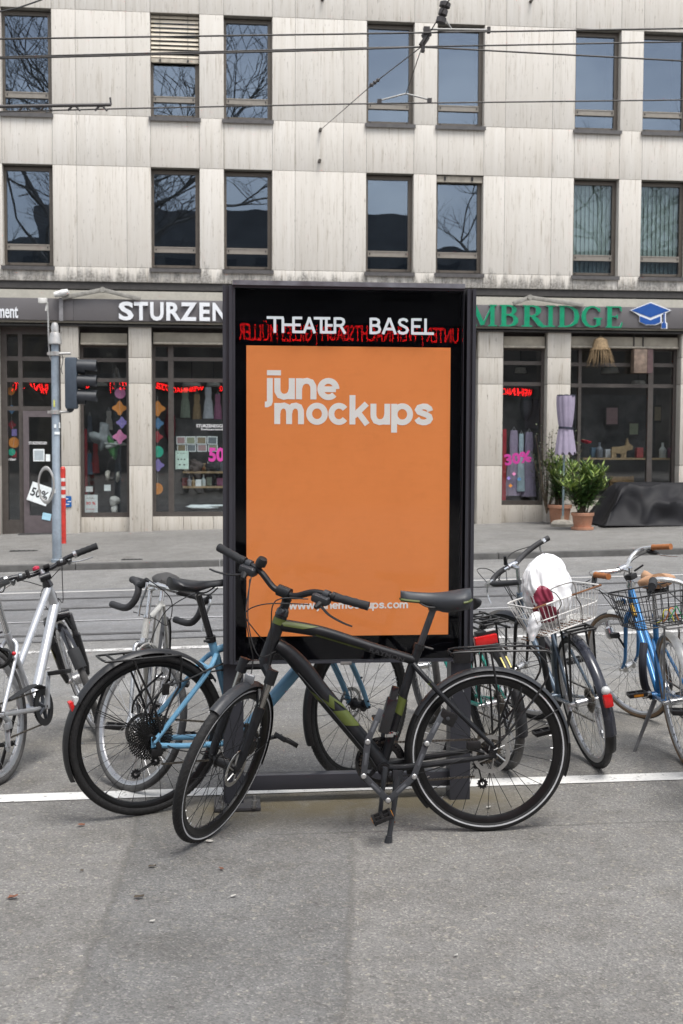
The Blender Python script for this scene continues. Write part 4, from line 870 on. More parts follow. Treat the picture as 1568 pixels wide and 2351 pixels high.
rl = MB(); v0 = PP(559, 1780, YP+.08); v1 = PP(1031, 1803, YP+.08); rl.bevbox(lc((v0.x+v1.x)/2, YP+.10, (v0.z+v1.z)/2), (v1.x-v0.x, .06, v0.z-v1.z), .004); rl.build('cross_rail', CASE, tc)
lk = MB(); v = PP(794, 1522); lk.bevbox(lc(v.x, YP-.006, v.z), (.05, .012, .014), .002); lk.build('lock', M('zinc', (.35, .35, .34), .4, .8), tc)
# the paper poster
def poster_mat():
    m, n, l, p = nodes('poster_orange'); co = coords(n, l)
    a = noise(n, l, 1.6, 4, co); b = noise(n, l, 1, 5, coords(n, l, 'Object', (14, 14, 90)), .6); c = noise(n, l, 18, 4, co)
    r = ramp(n, [(.3, (.775, .243, .064)), (.7, (.835, .270, .074))]); l.new(a.outputs[0], r.inputs[0])
    f = ramp(n, [(.3, (.985, .98, .975)), (.7, (1.01, 1.01, 1.012))]); l.new(b.outputs[0], f.inputs[0]); out = mixc(n, l, 1, r.outputs[0], f.outputs[0], 'MULTIPLY')
    k = ramp(n, [(.25, (.88, .86, .82)), (.5, (1, 1, 1))]); l.new(c.outputs[0], k.inputs[0]); out = mixc(n, l, .35, out, k.outputs[0], 'MULTIPLY')
    l.new(out, p.inputs['Base Color']); p.inputs['Roughness'].default_value = .6; p.inputs['Specular IOR Level'].default_value = .3
    bp = n.new('ShaderNodeBump'); bp.inputs['Strength'].default_value = .25; bp.inputs['Distance'].default_value = .01; l.new(a.outputs[0], bp.inputs['Height']); l.new(bp.outputs[0], p.inputs['Normal'])
    return m
yp = YP+.04
a = PP(566, 1462, yp); b = PP(1034.5, 798.5, yp)
tp = tag(MB().bb(lc(a.x, yp-.0015, a.z), lc(b.x, yp, b.z)).build('poster', poster_mat()), None or 'orange paper poster with pale lower-case lettering behind the glass of the case', 'poster')
tp.location = tc.location
PW = M('poster_white', (.80, .79, .76), .6, var=.03); PWT = PW
yt = yp-.0020
def pl(px, py): q = PP(px, py, yt); return (q.x-ox, yt-oy, q.z)
R4p = lambda x, y: (488+x*.4027, 631.3+y*.4027)
xh = (PP(*R4p(0, 587), yt).z-PP(*R4p(0, 708), yt).z)
UU, VV = (1, 0, 0), (0, 0, 1)
mb = MB(); kx = xh
def word(mb, text, x0, y0, x1, size, w, tr=0.0):
    p = pl(*R4p(x0, y0)); q = pl(*R4p(x1, y0)); tot = sum(GL[c][0]+tr for c in text)-tr; sx = (q[0]-p[0])/(tot*size)
    return letters(mb, text, p, (sx, 0, 0), VV, size, w, .0004, GL, tr, step=.00012)
word(mb, 'j', 310, 708, 310+.42*121, xh, B); word(mb, 'une', 352, 708, 722, xh, B, .02)
p = pl(*R4p(310, 572)); q = pl(*R4p(390, 543)); mb.bb((p[0], p[1]-.0005, p[2]), (q[0], p[1], q[2]))
mb.build('headline', PW, tp)
mb = MB(); word(mb, 'mockups', 352, 850, 1258, xh, B, .02); mb.build('headline', PW, tp)
p = pl(663, 1399); q = pl(938, 1399); sz = 13.6/2800*yp; txt = 'www.junemockups.com'; tot = sum(GL[c][0] for c in txt)
mb = MB(); letters(mb, txt, p, ((q[0]-p[0])/(tot*sz), 0, 0), VV, sz, .25, .0004, GL, 0, step=.00012)
x = sum(GL[c][0] for c in 'www.'); mb.bb((p[0]+(x+.02)*sz*.95, p[1]-.0005, p[2]+sz*1.12), (p[0]+(x+.3)*sz, p[1], p[2]+sz*1.36)); mb.build('web_address', PW, tp)
# name on the head panel, with joined letters
yt2 = YP+.0055
C1 = lambda x, y: (516.5+x*.366, 688.7+y*.366)
def pc(x, y): q = PP(*C1(x, y), yt2); return (q.x-ox, yt2-oy, q.z)
p = pc(262, 205); ch = pc(262, 103)[2]-p[2]
ST = [[(0, .93), (1.05, .93)], [(.5, .9), (.5, 0)], [(1.0, .9), (1.0, 0)], [(1.0, .5), (1.66, .5)], [(1.66, 0), (1.66, 1)], [(1.66, .93), (2.2, .93)], [(1.66, .5), (2.1, .5)], [(1.66, .07), (2.25, .07)],
      [(2.3, 0), (2.66, .98)], [(2.62, .98), (2.98, 0)], [(2.42, .32), (2.86, .32)], [(2.92, .93), (3.95, .93)], [(3.38, .9), (3.38, 0)], [(3.38, .07), (4.2, .07)], [(3.7, .9), (3.7, 0)], [(3.7, .5), (4.1, .5)],
      [(4.24, 0), (4.24, 1)], [(4.24, .93), (4.6, .93), (4.76, .86), (4.8, .72), (4.74, .57), (4.6, .5), (4.24, .5)], [(4.58, .5), (4.88, 0)]]
SB_ = []
for chx, off in (('B', 6.41), ('A', 7.22), ('S', 8.16)): SB_ += [[(x*1.02+off, y) for x, y in s] for s in CAP[chx][1]]
SB_ += [[(9.12, 0), (9.12, 1)], [(9.12, .93), (9.7, .93)], [(9.12, .5), (9.62, .5)], [(9.12, .07), (10.48, .07)], [(9.95, .05), (9.95, 1)]]
for SS in (ST, SB_):
    mb = MB()
    for i, s in enumerate(SS): add_stroke(mb, s, .165, p, UU, VV, .0006+.0002*(i % 5), ch)
    mb.build('lettering', M('case_lettering', (.60, .65, .68), .5, var=.03), tc)
# back of the case: a second poster seen only as a reflection in the shop window
yb = YP+.1015
cb(MB(), (gx0, yb-.011, gz0), (gx1, yb, gz1)).build('rear_panel', CBLK, tc)
m, n, l, p_ = nodes('poster_sunset'); co = coords(n, l, 'Generated'); sx = n.new('ShaderNodeSeparateXYZ'); l.new(co, sx.inputs[0]); r = ramp(n, [(0, (.55, .30, .02)), (.35, (.5, .13, .015)), (1, (.30, .025, .02))]); l.new(sx.outputs[2], r.inputs[0]); l.new(r.outputs[0], p_.inputs['Base Color'])
tb = tag(cb(MB(), (a.x, yb+.001, a.z), (b.x, yb+.0025, b.z)).build('poster', m), 'red and amber poster with a dark figure on the rear of the case', 'poster'); tb.location = tc.location
fig = [(.42, .1), (.50, .12), (.58, .1), (.66, .34), (.60, .55), (.68, .70), (.60, .78), (.58, .9), (.46, .92), (.42, .8), (.34, .74), (.40, .6), (.46, .5), (.38, .36)]
w, h = b.x-a.x, b.z-a.z
MB().prism([((1-u)*w, v*h) for u, v in fig], lc(b.x, yb+.0027, a.z), (-1, 0, 0), (0, 0, 1), .0005).build('figure', INK, tb)
# ================================================================== TRAFFIC LIGHT
Z3 = lambda x, y: (x*.348, 631.3+y*.348)
YT = 17.55; base = atY(131, 1290, YT); base.z = pz(base.x, YT)-.01
POLE = M('pole_bluegrey', (.26, .31, .36), .45, .25, var=.15, scale=5, dirt=.3); ALU = M('cast_alu', (.48, .47, .45), .42, .7, var=.15); HEADM = M('signal_blue', (.055, .072, .094), .45, .1, var=.1); HOOD = M('hood_black', (.017, .020, .025), .45)
tl = thing('traffic_light', 'blue-grey traffic light pole with a three-lamp signal head seen from its side', 'traffic light', base)
bx, by, bz = base
def tlp(x, y, dy=0): q = atY(*Z3(x, y), YT+dy); return V((q.x-bx, q.y-by, q.z-bz))
zt = tlp(375, 460).z
MB().lathe([(.085, 0), (.085, .05), (.066, .06), (.064, 1.2), (.057, 1.21), (.055, zt)], n=20).build('pole', POLE, tl)
MB().lathe([(.056, zt), (.095, zt+.01), (.092, zt+.05), (.07, zt+.16), (.055, zt+.17), (.055, zt+.25), (.04, zt+.30), (0, zt+.315)], n=20).build('cap', ALU, tl)
for y in (520, 905):
    mb = MB(); q = tlp(375, y); mb.lathe([(.066, -.03), (.072, -.025), (.072, .025), (.066, .03)], (0, 0, q.z), n=18); e = tlp(468, y-2); mb.tube([(0, -.02, q.z), (e.x, -.03, e.z)], .018, 8); mb.box((-.085, 0, q.z), (.05, .04, .04)); mb.build('bracket', ALU, tl)
t0, t1 = tlp(430, 545), tlp(505, 885); hw = t1.x-t0.x
mb = MB(); mb.bevbox(((t0.x+.09), -.03, (t0.z+t1.z)/2), (.17, .22, t0.z-t1.z), .035); o = mb.build('signal_head', HEADM, tl)
for k, y in enumerate((605, 705, 805)):
    c = tlp(470, y); mb = MB(); Tm = Mx.Translation((t0.x+.165, -.03, c.z)) @ Mx.Rotation(radians(3), 4, 'Y')
    prof = [(.098, .0), (.104, .12)]
    mb.rev([(.094, 0), (.102, 0), (.107, .12), (.099, .12)], (0, 0, 0), (1, 0, 0), 28, True, Tm)
    mb.rev([(.100, .118), (.107, .118), (.112, .27), (.105, .27)], (0, 0, 0), (1, 0, 0), 20, True, Tm, a0=-2.0, a1=2.0, ref=(0, 0, 1))
    mb.build('visor', HOOD, o); MB().lathe([(0, .03), (.05, .028), (.09, .012)], (t0.x+.17, -.03, c.z), (1, 0, 0), 20).build('lens', M(('lens_red', 'lens_amber', 'lens_green')[k], ((.12, .01, .01), (.14, .06, .0), (.0, .06, .04))[k], .2), o)
mb = MB(); q = tlp(466, 893); mb.lathe([(.05, .05), (.05, .0), (.02, -.03)], (q.x, -.03, q.z-.0), n=12); mb.build('gland', HOOD, o)
mb = MB(); P = [tlp(*q) for q in ((312, 185), (318, 300), (322, 450), (330, 540), (352, 575))]; mb.tube(spline(P, 5), .012, 7); mb.build('antenna_rod', ALU, tl)
mb = MB(); q = tlp(282, 170); mb.bevbox((q.x, 0, q.z), (.125, .06, .075), .01); q2 = tlp(312, 190); mb.tube([(q2.x, 0, q2.z+.02), (q2.x-.02, 0, q2.z-.1)], .015, 6); mb.build('sensor_box', M('sensor_white', (.58, .57, .54), .45), tl)
mb = MB(); P = [tlp(*q) for q in ((405, 510), (415, 560), (405, 620), (412, 655))]; mb.tube(spline(P, 5), .006, 6); mb.build('cable', HOOD, tl)
mb = MB(); c = tlp(308, 1385); mb.rev([(.165+.02*cos(2*pi*i/8), .02*sin(2*pi*i/8)) for i in range(8)], (c.x, -.05, c.z), (.35, 1, 0), 32, True, Mx.Translation((c.x, 0, c.z)) @ Mx.Diagonal((.72, 1, 1.45, 1)) @ Mx.Translation((-c.x, 0, -c.z))); 
mb.build('hoop', ALU, tl)
for (x0, y0, x1, y1, mt) in ((352, 825, 362, 870, M('sticker_yellow', (.6, .6, .12))), (356, 985, 370, 1010, WCARD), (382, 972, 400, 1010, WCARD), (358, 1035, 398, 1052, WCARD), (352, 1410, 366, 1440, WCARD)):
    u = tlp(x0, y1, -.07); v = tlp(x1, y0, -.07); xm = (u.x+v.x)/2; a0 = math.asin(max(-.9, min(.9, xm/.064))); da = (v.x-u.x)/.064/2
    MB().rev([(.0655, u.z), (.0655, v.z)], (0, 0, 0), (0, 0, 1), 4, False, None, -pi/2+a0-da, -pi/2+a0+da, ref=(1, 0, 0)).build('sticker', mt, tl)
# red and white marker post
YR = 20.5; q = atY(146, 1250, YR); zb = pz(q.x, YR); zt = atY(146, 1076, YR).z
rp = thing('marker_post', 'thin red and white striped marker post behind the traffic light', 'post', (q.x, YR, zb)); Hh = zt-zb
REDP = M('post_red', (.52, .035, .025), .45, dirt=.15); WHP = M('post_white', (.68, .67, .65), .45, dirt=.2)
segs = [(0, .61, REDP), (.61, .655, WHP), (.655, .72, REDP), (.72, .765, WHP), (.765, .83, REDP), (.83, .875, WHP), (.875, 1.0, REDP)]
for a_, b_, mt in segs: MB().lathe([(.043, a_*Hh), (.043, b_*Hh-.001)], n=14).build('band', mt, rp)
MB().lathe([(.043, Hh), (.025, Hh+.03), (0, Hh+.04)], n=14).build('tip', REDP, rp)
# ================================================================== OVERHEAD TRAM WIRES
WIRE = M('wire_copper', (.035, .033, .032), .5, .5); INS = M('insulator', (.045, .04, .04), .5); ROD = M('galvanised_rod', (.26, .26, .25), .5, .2)
def wire(pts, y, r, lab, nm='tram_wire', mat=WIRE, sag=0.):
    P = [atY(px, py, yy) for (px, py), yy in zip(pts, y)]; d0 = P[0]-P[1]; d1 = P[-1]-P[-2]
    P = [P[0]+d0*1.2]+P+[P[-1]+d1*1.2] if sag == 0 else P
    o = MB().tube(P, r, 6).build(nm, mat); return tag(o, lab, 'wire', 'overhead tram wires')
wire(((0, 89.5), (784, 78.3), (1568, 65.5)), (12.2, 12.2, 12.2), .0085, 'uppermost level wire crossing the whole facade')
wire(((0, 131), (784, 111), (968, 107.5), (1568, 96)), (12.4,)*4, .008, 'second wire from the top, rising gently to the right of the suspension clamp')
wire(((0, 134.5), (784, 114.5), (968, 108), (1568, 140)), (12.35,)*4, .0085, 'wire that bends down to the right at the suspension clamp')
wire(((0, 256.5), (300, 249), (784, 239), (1568, 229.5)), (14.4,)*4, .0085, 'lowest wire, crossing just above the sills of the top windows')
wire(((1032, -2), (968, 107), (860, 190), (734, 300)), (12.0, 12.35, 15.3, 22.45), .006, 'slanting span wire running down to the stone wall', sag=1)
wire(((968, 110), (932, 215)), (12.4, 14.35), .005, 'short thin dropper below the suspension clamp', sag=1)
wire(((-2, 27), (45, 17), (97, -1)), (11, 11.2, 11.4), .008, 'short wire crossing the upper left corner', sag=1)
t = thing('wire_clamp', 'dark suspension clamp where the tram wires meet the span wire', 'clamp', atY(974, 95, 12.35)); k = 12.35/2800
mb = MB(); mb.bevbox((0, 0, 0), (k*13, .05, k*26), .01, Mx.Rotation(radians(35), 4, 'Y')); mb.bevbox((k*12, .01, -k*-10), (k*22, .05, k*13), .012, Mx.Rotation(radians(-30), 4, 'Y')); mb.bevbox((-k*3, 0, -k*16), (k*8, .045, k*18), .008); mb.build('body', INS, t)
MB().tube([(-k*4, -.03, k*25), (k*146, -.02, k*29)], .012, 8).build('registration_arm', ROD, t)
mb = MB(); mb.box((k*148, -.02, k*29), (.03, .04, .06)); mb.box((k*4, -.03, k*24), (.06, .05, .05)); mb.build('end_fitting', INS, t); MB().tube([(k*45, -.02, k*52), (k*62, -.02, k*28)], .009, 6).build('hanger', ROD, t)
q = atY(1017, 30, 12.15); t2 = thing('wire_insulator', 'dark ribbed insulator on the slanting span wire near the top edge', 'insulator', q)
MB().lathe([(.012, -.11), (.05, -.10), (.05, -.05), (.02, -.04), (.045, -.02), (.045, .03), (.025, .045), (.055, .06), (.055, .10), (.02, .12)], (0, 0, 0), (.25, 0, 1), 14).build('body', INS, t2)
q = atY(860, 190, 15.3); t3 = thing('wire_insulator', 'small insulator low on the slanting span wire in front of a window', 'insulator', q); MB().lathe([(.01, -.08), (.028, -.05), (.015, -.02), (.028, .0), (.015, .03), (.028, .05), (.01, .08)], (0, 0, 0), (.8, 0, .6), 12).build('body', INS, t3)
P = [atY(*q, 14.35) for q in ((871, 231), (932, 215), (986, 229))]; t4 = thing('wire_spreader', 'pale V-shaped spreader rod hung on the lowest wire', 'spreader', P[1])
MB().tube([p-P[1] for p in P], .010, 7).build('rod', ROD, t4)
for p in (P[0], P[2]): MB().box(p-P[1]-V((0, 0, .01)), (.05, .04, .05)).build('clip', INS, t4)
P = [atY(*q, 14.3) for q in ((-20, 245), (255, 240.5))]; t5 = thing('section_insulator', 'long bar with small hooks clipped under the lowest wire at the left edge', 'insulator', P[0])
MB().tube([P[0]-P[0], P[1]-P[0]], .02, 8).build('bar', INS, t5); MB().tube([P[1]-P[0], P[1]-P[0]+V((-.01, 0, .08))], .012, 6).build('horn', INS, t5)
for px in (58, 107, 170, 232):
    c = atY(px, 244, 14.3)-P[0]; MB().tube([c+V((-.07, 0, -.05)), c+V((-.02, 0, .0)), c+V((.02, 0, .0)), c+V((.07, 0, -.05))], .013, 6).build('hook', INS, t5)
# ================================================================== CAFE CORNER
TERRA = M('terracotta', (.42, .20, .12), .8, var=.18, scale=5, dirt=.25, dirtcol=(.42, .36, .30), bump=.2); SOIL = M('soil', (.05, .038, .028), .95)
LEAVES = []
for nm, c in (('leaf_dark', (.05, .10, .035)), ('leaf_mid', (.105, .185, .05)), ('leaf_light', (.25, .33, .085))):
    m = M(nm, c, .42, var=.35, scale=5); LEAVES.append(m)
BARK = M('bark_brown', (.13, .10, .07), .9, var=.3, scale=20, bump=.4)
def pot(par, r, h):
    MB().lathe([(r*.74, 0), (r*.93, h*.8), (r*.96, h*.82), (r*1.03, h*.83), (r*1.05, h*.97), (r*1.02, h), (r*.93, h), (r*.90, h*.9)], n=36).build('pot', TERRA, par)
    MB().lathe([(0, h*.9), (r*.9, h*.9)], n=24).build('soil', SOIL, par)
def oleander(px0, px1, ypot, ytop_pot, yb, ytop, half, lab, seed, saucer=False, ndens=1., Y=None):
    c = onground((px0+px1)/2, yb, pz); c.z = pz(c.x, c.y)-.004; Yb = c.y; k = Yb/2800; rP = (px1-px0)/2*k; hP = (yb-ytop_pot)*k
    t = thing('potted_oleander', lab, 'potted plant', c); pot(t, rP, hP)
    if saucer: MB().lathe([(rP*.92, -.0), (rP*1.0, .01), (rP*1.02, .05), (rP*.86, .05)], n=30).build('saucer', TERRA, t)
    rr = random.Random(seed); st = MB(); lf = MB(); H = (ytop_pot-ytop)*k; HW = half*k
    for i in range(int(30*ndens)):
        a = rr.uniform(0, 2*pi); sp = rr.random()**.5; lean = HW*sp*rr.uniform(.8, 1.1); hh = H*(1.0-.45*sp*sp)*rr.uniform(.62, 1.06)
        p0 = V((rP*.35*rr.uniform(-1, 1), rP*.35*rr.uniform(-1, 1), hP*.9)); p3 = V((lean*cos(a), lean*sin(a)*.8, hP+hh)); P = spline([p0, p0.lerp(p3, .4)+V((0, 0, H*.12)), p3], 6); st.tube(P, [.011*(1-.7*j/len(P)) for j in range(len(P))], 5)
        n_w = int(11*ndens+5)
        for w in range(n_w):
            tt = .25+.75*w/n_w; q = P[min(len(P)-1, int(tt*(len(P)-1)))]; d = (P[-1]-P[-3]).normalized()
            for j in range(4):
                az = w*1.1+j*pi/2+rr.uniform(-.5, .5); up_ = .15+1.0*tt*tt+rr.uniform(-.45, .4); L_ = rr.uniform(.12, .29)*(1.1-.35*tt); dr = V((cos(az), sin(az), up_)).normalized(); sd = dr.cross(V((0, 0, 1))).normalized()*L_*.085; nn = dr.cross(sd).normalized()
                m1 = q+dr*L_*.45-V((0, 0, .004)); tip = q+dr*L_-V((0, 0, L_*.12*rr.random()))
                lf.cur = 2 if (tt > .72 and rr.random() < .55) else (1 if rr.random() < .5 else 0)
                lf.add([q, m1-sd+nn*.004, m1, m1+sd+nn*.004, tip], [(0, 1, 2), (0, 2, 3), (1, 4, 2), (2, 4, 3)])
    st.build('stem', BARK, t); lf.build('foliage', LEAVES, t, fix=False)
    return t
oleander(1311, 1363, 0, 1175, 1216, 1026, 70, 'bushy oleander in the front terracotta pot with a saucer', 4, True, 1.15)
oleander(1257, 1312, 0, 1157, 1203, 1012, 46, 'narrower oleander in the terracotta pot behind the parasol foot', 9, False, .85)
# loose olive shrub rising behind
c = atY(1243, 1150, 22.1); c.z = pz(c.x, 22.1); t = thing('olive_shrub', 'thin sparse shrub with small grey-green leaves behind the closed parasol', 'shrub', c); rr = random.Random(21); st = MB(); lf = MB(); k = 22.1/2800
for (tx, ty) in ((1230, 1000), (1242, 985), (1262, 992), (1270, 985), (1222, 1040), (1256, 1020), (1320, 1000), (1328, 1015), (1236, 1055), (1338, 1030)):
    e = atY(tx, ty, 22.1+rr.uniform(-.2, .2))-c; P = spline([V((.1, 0, .2)), V((e.x*.4+.05, e.y*.4, e.z*.55)), e], 8); st.tube(P, [.012*(1-.75*j/len(P)) for j in range(len(P))], 5)
    for w in range(70):
        q = P[rr.randrange(len(P)//3, len(P))]+V((rr.gauss(0, .07), rr.gauss(0, .07), rr.gauss(0, .07))); az = rr.uniform(0, 6.28); dr = V((cos(az), sin(az), rr.uniform(-.2, .9))).normalized(); L_ = rr.uniform(.045, .09); sd = dr.cross(V((0, 0, 1))).normalized()*L_*.16
        lf.cur = rr.randrange(2); lf.add([q, q+dr*L_*.5-sd, q+dr*L_, q+dr*L_*.5+sd], [(0, 1, 2, 3)])
st.build('stem', BARK, t); lf.build('foliage', [M('olive_dark', (.05, .065, .035), .6, var=.3), M('olive_mid', (.085, .105, .055), .6, var=.3)], t, fix=False)
# closed lavender parasol
b = onground(1291, 1208, pz); Yu = b.y; zb = pz(b.x, Yu)-.004; b.z = zb; k = Yu/2800
t = thing('closed_parasol', 'closed lavender parasol tied with a dark strap, standing in a pale concrete foot', 'parasol', b)
MB().lathe([(k*26, 0), (k*27, .05), (k*22, .10), (k*8, .12), (.03, .125), (.03, .19)], n=32).build('foot', M('concrete_foot', (.36, .33, .28), .85, var=.25, bump=.4), t)
zc0, zc1 = atY(1297, 1036, Yu).z-zb, atY(1297, 909, Yu).z-zb
mb = MB(); mb.tube([(k*1, 0, .12), (k*2, 0, zc0+.1)], k*2.6, 12); mb.build('pole', M('parasol_pole', (.25, .33, .36), .35, .6), t)
CANV = M('canvas_lavender', (.31, .27, .36), .85, var=.12, scale=6)
rings = []; rr = random.Random(5); NF = 9; ph = [rr.uniform(0, 6.28) for _ in range(4)]
for i in range(30):
    s = i/29; z = zc0+(zc1-zc0)*s; R = k*(23-7*min(1, s/.42)) if s < .42 else k*(15.5+5.5*sin((s-.42)/.58*pi*.55))
    if .39 < s < .45: R *= .94
    ring = []
    for j in range(72):
        q = 2*pi*j/72; f = 1+(.16 if s < .42 else .12)*abs(sin(NF*q/2+.5*s+ph[0]))-.08+.05*sin(3*q+ph[1]+2*s); e = z+(-.07*abs(cos(NF*q/2+ph[2]))*(1 if i == 0 else 0)); ring.append((k*6*(1-s*.3)+R*f*cos(q), R*f*sin(q)*.9, e))
    rings.append(ring)
mb = MB(); mb.loft(rings); mb.build('canopy', CANV, t, 70)
zz = zc0+(zc1-zc0)*.42
mb = MB(); mb.rev([(k*16.6, -.02), (k*17.4, -.02), (k*17.4, .02), (k*16.6, .02)], (k*5, 0, zz), (.06, 0, 1), 32); mb.build('strap', M('strap_navy', (.02, .022, .04), .7), t)
for j in range(7): q = 2*pi*j/7; MB().box((k*5+k*17*cos(q), k*15*sin(q), zc1+.005), (.06, .05, .035)).build('valance_end', M('strap_navy', (.02, .022, .04), .7), t)
# furniture under a black tarpaulin
p0 = atY(1362, 1209, 21.6); p1 = atY(1700, 1200, 21.6); zb = pz(p0.x+1.2, 21.4); zt = atY(1480, 1108, 21.6).z; H = zt-zb
TARP = M('tarpaulin_black', (.0075, .0075, .0095), .62, var=.3, scale=3, bump=.10, bscale=9, spec=.28)
def tarp():
    from mathutils import noise as mn
    nx, ny = 120, 70; x0, x1 = p0.x, p1.x; ya, yb2 = 20.95, 22.35; g = []
    for j in range(ny+1):
        row = []
        for i in range(nx+1):
            u = i/nx; v = j/ny; x = x0+(x1-x0)*u; y = ya+(yb2-ya)*v
            e = min(u*(x1-x0)/.75, (1-u)*(x1-x0)/.75, v/.36, (1-v)/.2); prof = smooth(min(1, e*1.05))**.75
            n1 = mn.noise(V((x*.8+y*.9, y*1.6-x*.3, 1.3))); n2 = mn.noise(V((x*2.1-y*3, y*2.5+x*1.5, 7.))); rid = max(0, 1-abs(mn.noise(V((x*1.1-y*2.4, y*1.0+x*.9, 3.1))))*3.4)
            z = zb+.01+H*prof*(.98+.03*n1)+prof*(1-prof)*(.50*rid+.12*n2)+.014*rid*prof+.010*n2
            if e <= 0: z = zb+.012
            row.append((x+.09*n1*(1-prof), y+.16*n2*(prof*(1-prof)*4)-.10*max(0, rid)*(prof*(1-prof)*4), max(zb+.008, z)))
        g.append(row)
    return MB().sheet(g)
o = tarp().build('tarpaulin', TARP, ang=50); tag(o, 'stacked cafe furniture hidden under a creased black tarpaulin by the shop front', 'tarpaulin')
# ================================================================== ACROSS THE SQUARE, SEEN ONLY AS REFLECTIONS
YB = -23.
FARB = M('far_stone', (.20, .195, .19), .85, var=.35, scale=.5); FARD = M('far_window', (.07, .072, .078), .3)
fb = thing('theatre_building', 'long dark building across the square, mirrored in the windows', 'building', (4, YB, 0))
mb = MB(); mb.bb((-34, -9, -.5), (34, 0, 12.6)); mb.bb((-34, .0, 8.6), (34, .5, 9.2)); mb.bb((-14, -6, 12.61), (7.5, -1, 14.6)); mb.build('wall', FARB, fb)
mb = MB()
for i in range(26):
    for zz in (1.0, 5.6, 9.6):
        mb.bb((-32+i*2.5, .02, zz), (-30.6+i*2.5, .06, zz+2.1))
mb.build('window_row', FARD, fb)
lt = thing('led_ticker', 'long red running-text display on the building across the square', 'display', (4, YB+.8, 4.55))
MB().bb((-17, -.3, -.28), (14, -.02, .30)).build('housing', M('ticker_black', (.01, .01, .01), .6), lt)
LED = emis('led_red', (1., .012, .012), 9.)
xx = 3.0
font_text('running_text', 'US UNTER | WEIHNACHTSBAUM | GILLES MÜLLER MO', (2.9, .0, -.18), (-1, 0, 0), (0, 0, 1), .60, LED, lt, 0, .0, width=6.9)
font_text('running_text', 'WEIHNACHTSBAUM | UNTER', (13.5, .0, -.16), (-1, 0, 0), (0, 0, 1), .54, LED, lt, 0, .01, width=4.2)
font_text('running_text', 'WEIHNACHTSBAUM | UNTER |', (-4.9, .0, -.16), (-1, 0, 0), (0, 0, 1), .54, LED, lt, 0, .01, width=5.0)
font_text('running_text', 'UNTER | WEIHNACHTSBAUM', (-11.0, .0, -.16), (-1, 0, 0), (0, 0, 1), .54, LED, lt, 0, .01, width=5.4)
BARKD = M('bark_dark', (.19, .175, .155), .9, var=.3, scale=9)
def bare_tree(x, y, h, seed, lab):
    t = thing('bare_tree', lab, 'tree', (x, y, gz(x, y)), group='bare plane trees on the square'); rr = random.Random(seed); tr = MB(); br = MB()
    def grow(p, d, L_, r, lev):
        P = [p]; q = p.copy(); dd = d.copy()
        for i in range(4):
            dd = (dd+V((rr.gauss(0, .13), rr.gauss(0, .13), rr.gauss(.03, .1)))).normalized(); q = q+dd*L_/4; P.append(q.copy())
        (tr if lev == 0 else br).tube(P, [r*(1-.35*i/4) for i in range(5)], 7 if lev < 2 else 4, caps=False)
        if lev >= 6 or r < .005: return
        for k in range(3 if lev < 4 else 4):
            b0 = P[rr.randrange(2, 5)] if k else P[-1]; az = rr.uniform(0, 2*pi); ax = V((cos(az), sin(az), 0)); nd = (dd*.75+ax*rr.uniform(.5, .95)+V((0, 0, .1))).normalized(); grow(b0, nd, L_*rr.uniform(.6, .82), r*rr.uniform(.5, .66), lev+1)
    grow(V((0, 0, -.1)), V((0, 0, 1)), h*.32, .26, 0); tr.build('trunk', BARKD, t); br.build('crown', BARKD, t, fix=False)
bare_tree(-8.6, -4, 25, 3, 'tallest bare tree, reflected in the windows at the far left'); bare_tree(-7.6, -8, 20, 8, 'bare tree reflected in the second pair of windows'); bare_tree(14.2, -8, 17, 14, 'bare tree reflected in the windows at the right')
# ================================================================== BICYCLES
RUB = M('tyre_rubber', (.0075, .0075, .0080), .74, var=.25, scale=8, dirt=.14, dirtcol=(.10, .095, .088), bump=.5, bscale=170)
RUBG = M('tyre_grey', (.055, .054, .053), .75, var=.25, scale=8, dirt=.3, dirtcol=(.16, .15, .14), bump=.4)
WALLT = M('tyre_tan', (.20, .13, .075), .7, var=.2)
RIMB = M('rim_black', (.0075, .0075, .008), .35, .3); RIMS = M('rim_alu', (.50, .50, .51), .3, .85, var=.1, dirt=.2); SPB = M('spoke_black', (.015, .015, .016), .4, .5); SPS = M('spoke_steel', (.42, .42, .42), .3, .9)
BLK = M('black_part', (.0065, .0065, .0072), .45, .1, dirt=.06); BLKG = M('black_gloss', (.012, .012, .014), .2, coat=.3); GRIPM = M('grip_rubber', (.017, .018, .020), .8, var=.2, bump=.6, bscale=60)
MATTE = M('paint_matte_black', (.0070, .0078, .0098), .44, var=.12, scale=4, dirt=.05, spec=.35); DGREY = M('paint_graphite', (.022, .024, .028), .42, var=.12); GRN = M('decal_green', (.078, .100, .018), .5, var=.1); GUARD = M('mudguard_grey', (.022, .024, .028), .42, var=.1, dirt=.1)
SILV = M('paint_silver', (.50, .51, .53), .32, .6, var=.06, coat=.3, dirt=.1); LBLUE = M('paint_light_blue', (.135, .315, .47), .36, var=.06, coat=.25, dirt=.06); WHT = M('paint_white_old', (.52, .52, .49), .4, .1, var=.08, dirt=.3); SLATE = M('paint_slate_blue', (.065, .095, .13), .3, .35, var=.1, coat=.3, dirt=.12)
RBLUE = M('paint_royal_blue', (.018, .15, .37), .3, .3, var=.1, coat=.4, dirt=.1); TEAL = M('paint_teal', (.01, .24, .19), .35, .2, var=.1); ALUP = M('polished_alu', (.60, .60, .60), .22, .9, var=.06, dirt=.12); CHROME = M('chrome', (.62, .62, .62), .12, 1., var=.04); TAPE = M('bar_tape', (.028, .028, .030), .65, bump=.6, bscale=50); BROWN = M('brown_leather', (.33, .115, .03), .5, var=.15); TANL = M('tan_saddle', (.44, .25, .14), .5, var=.1)
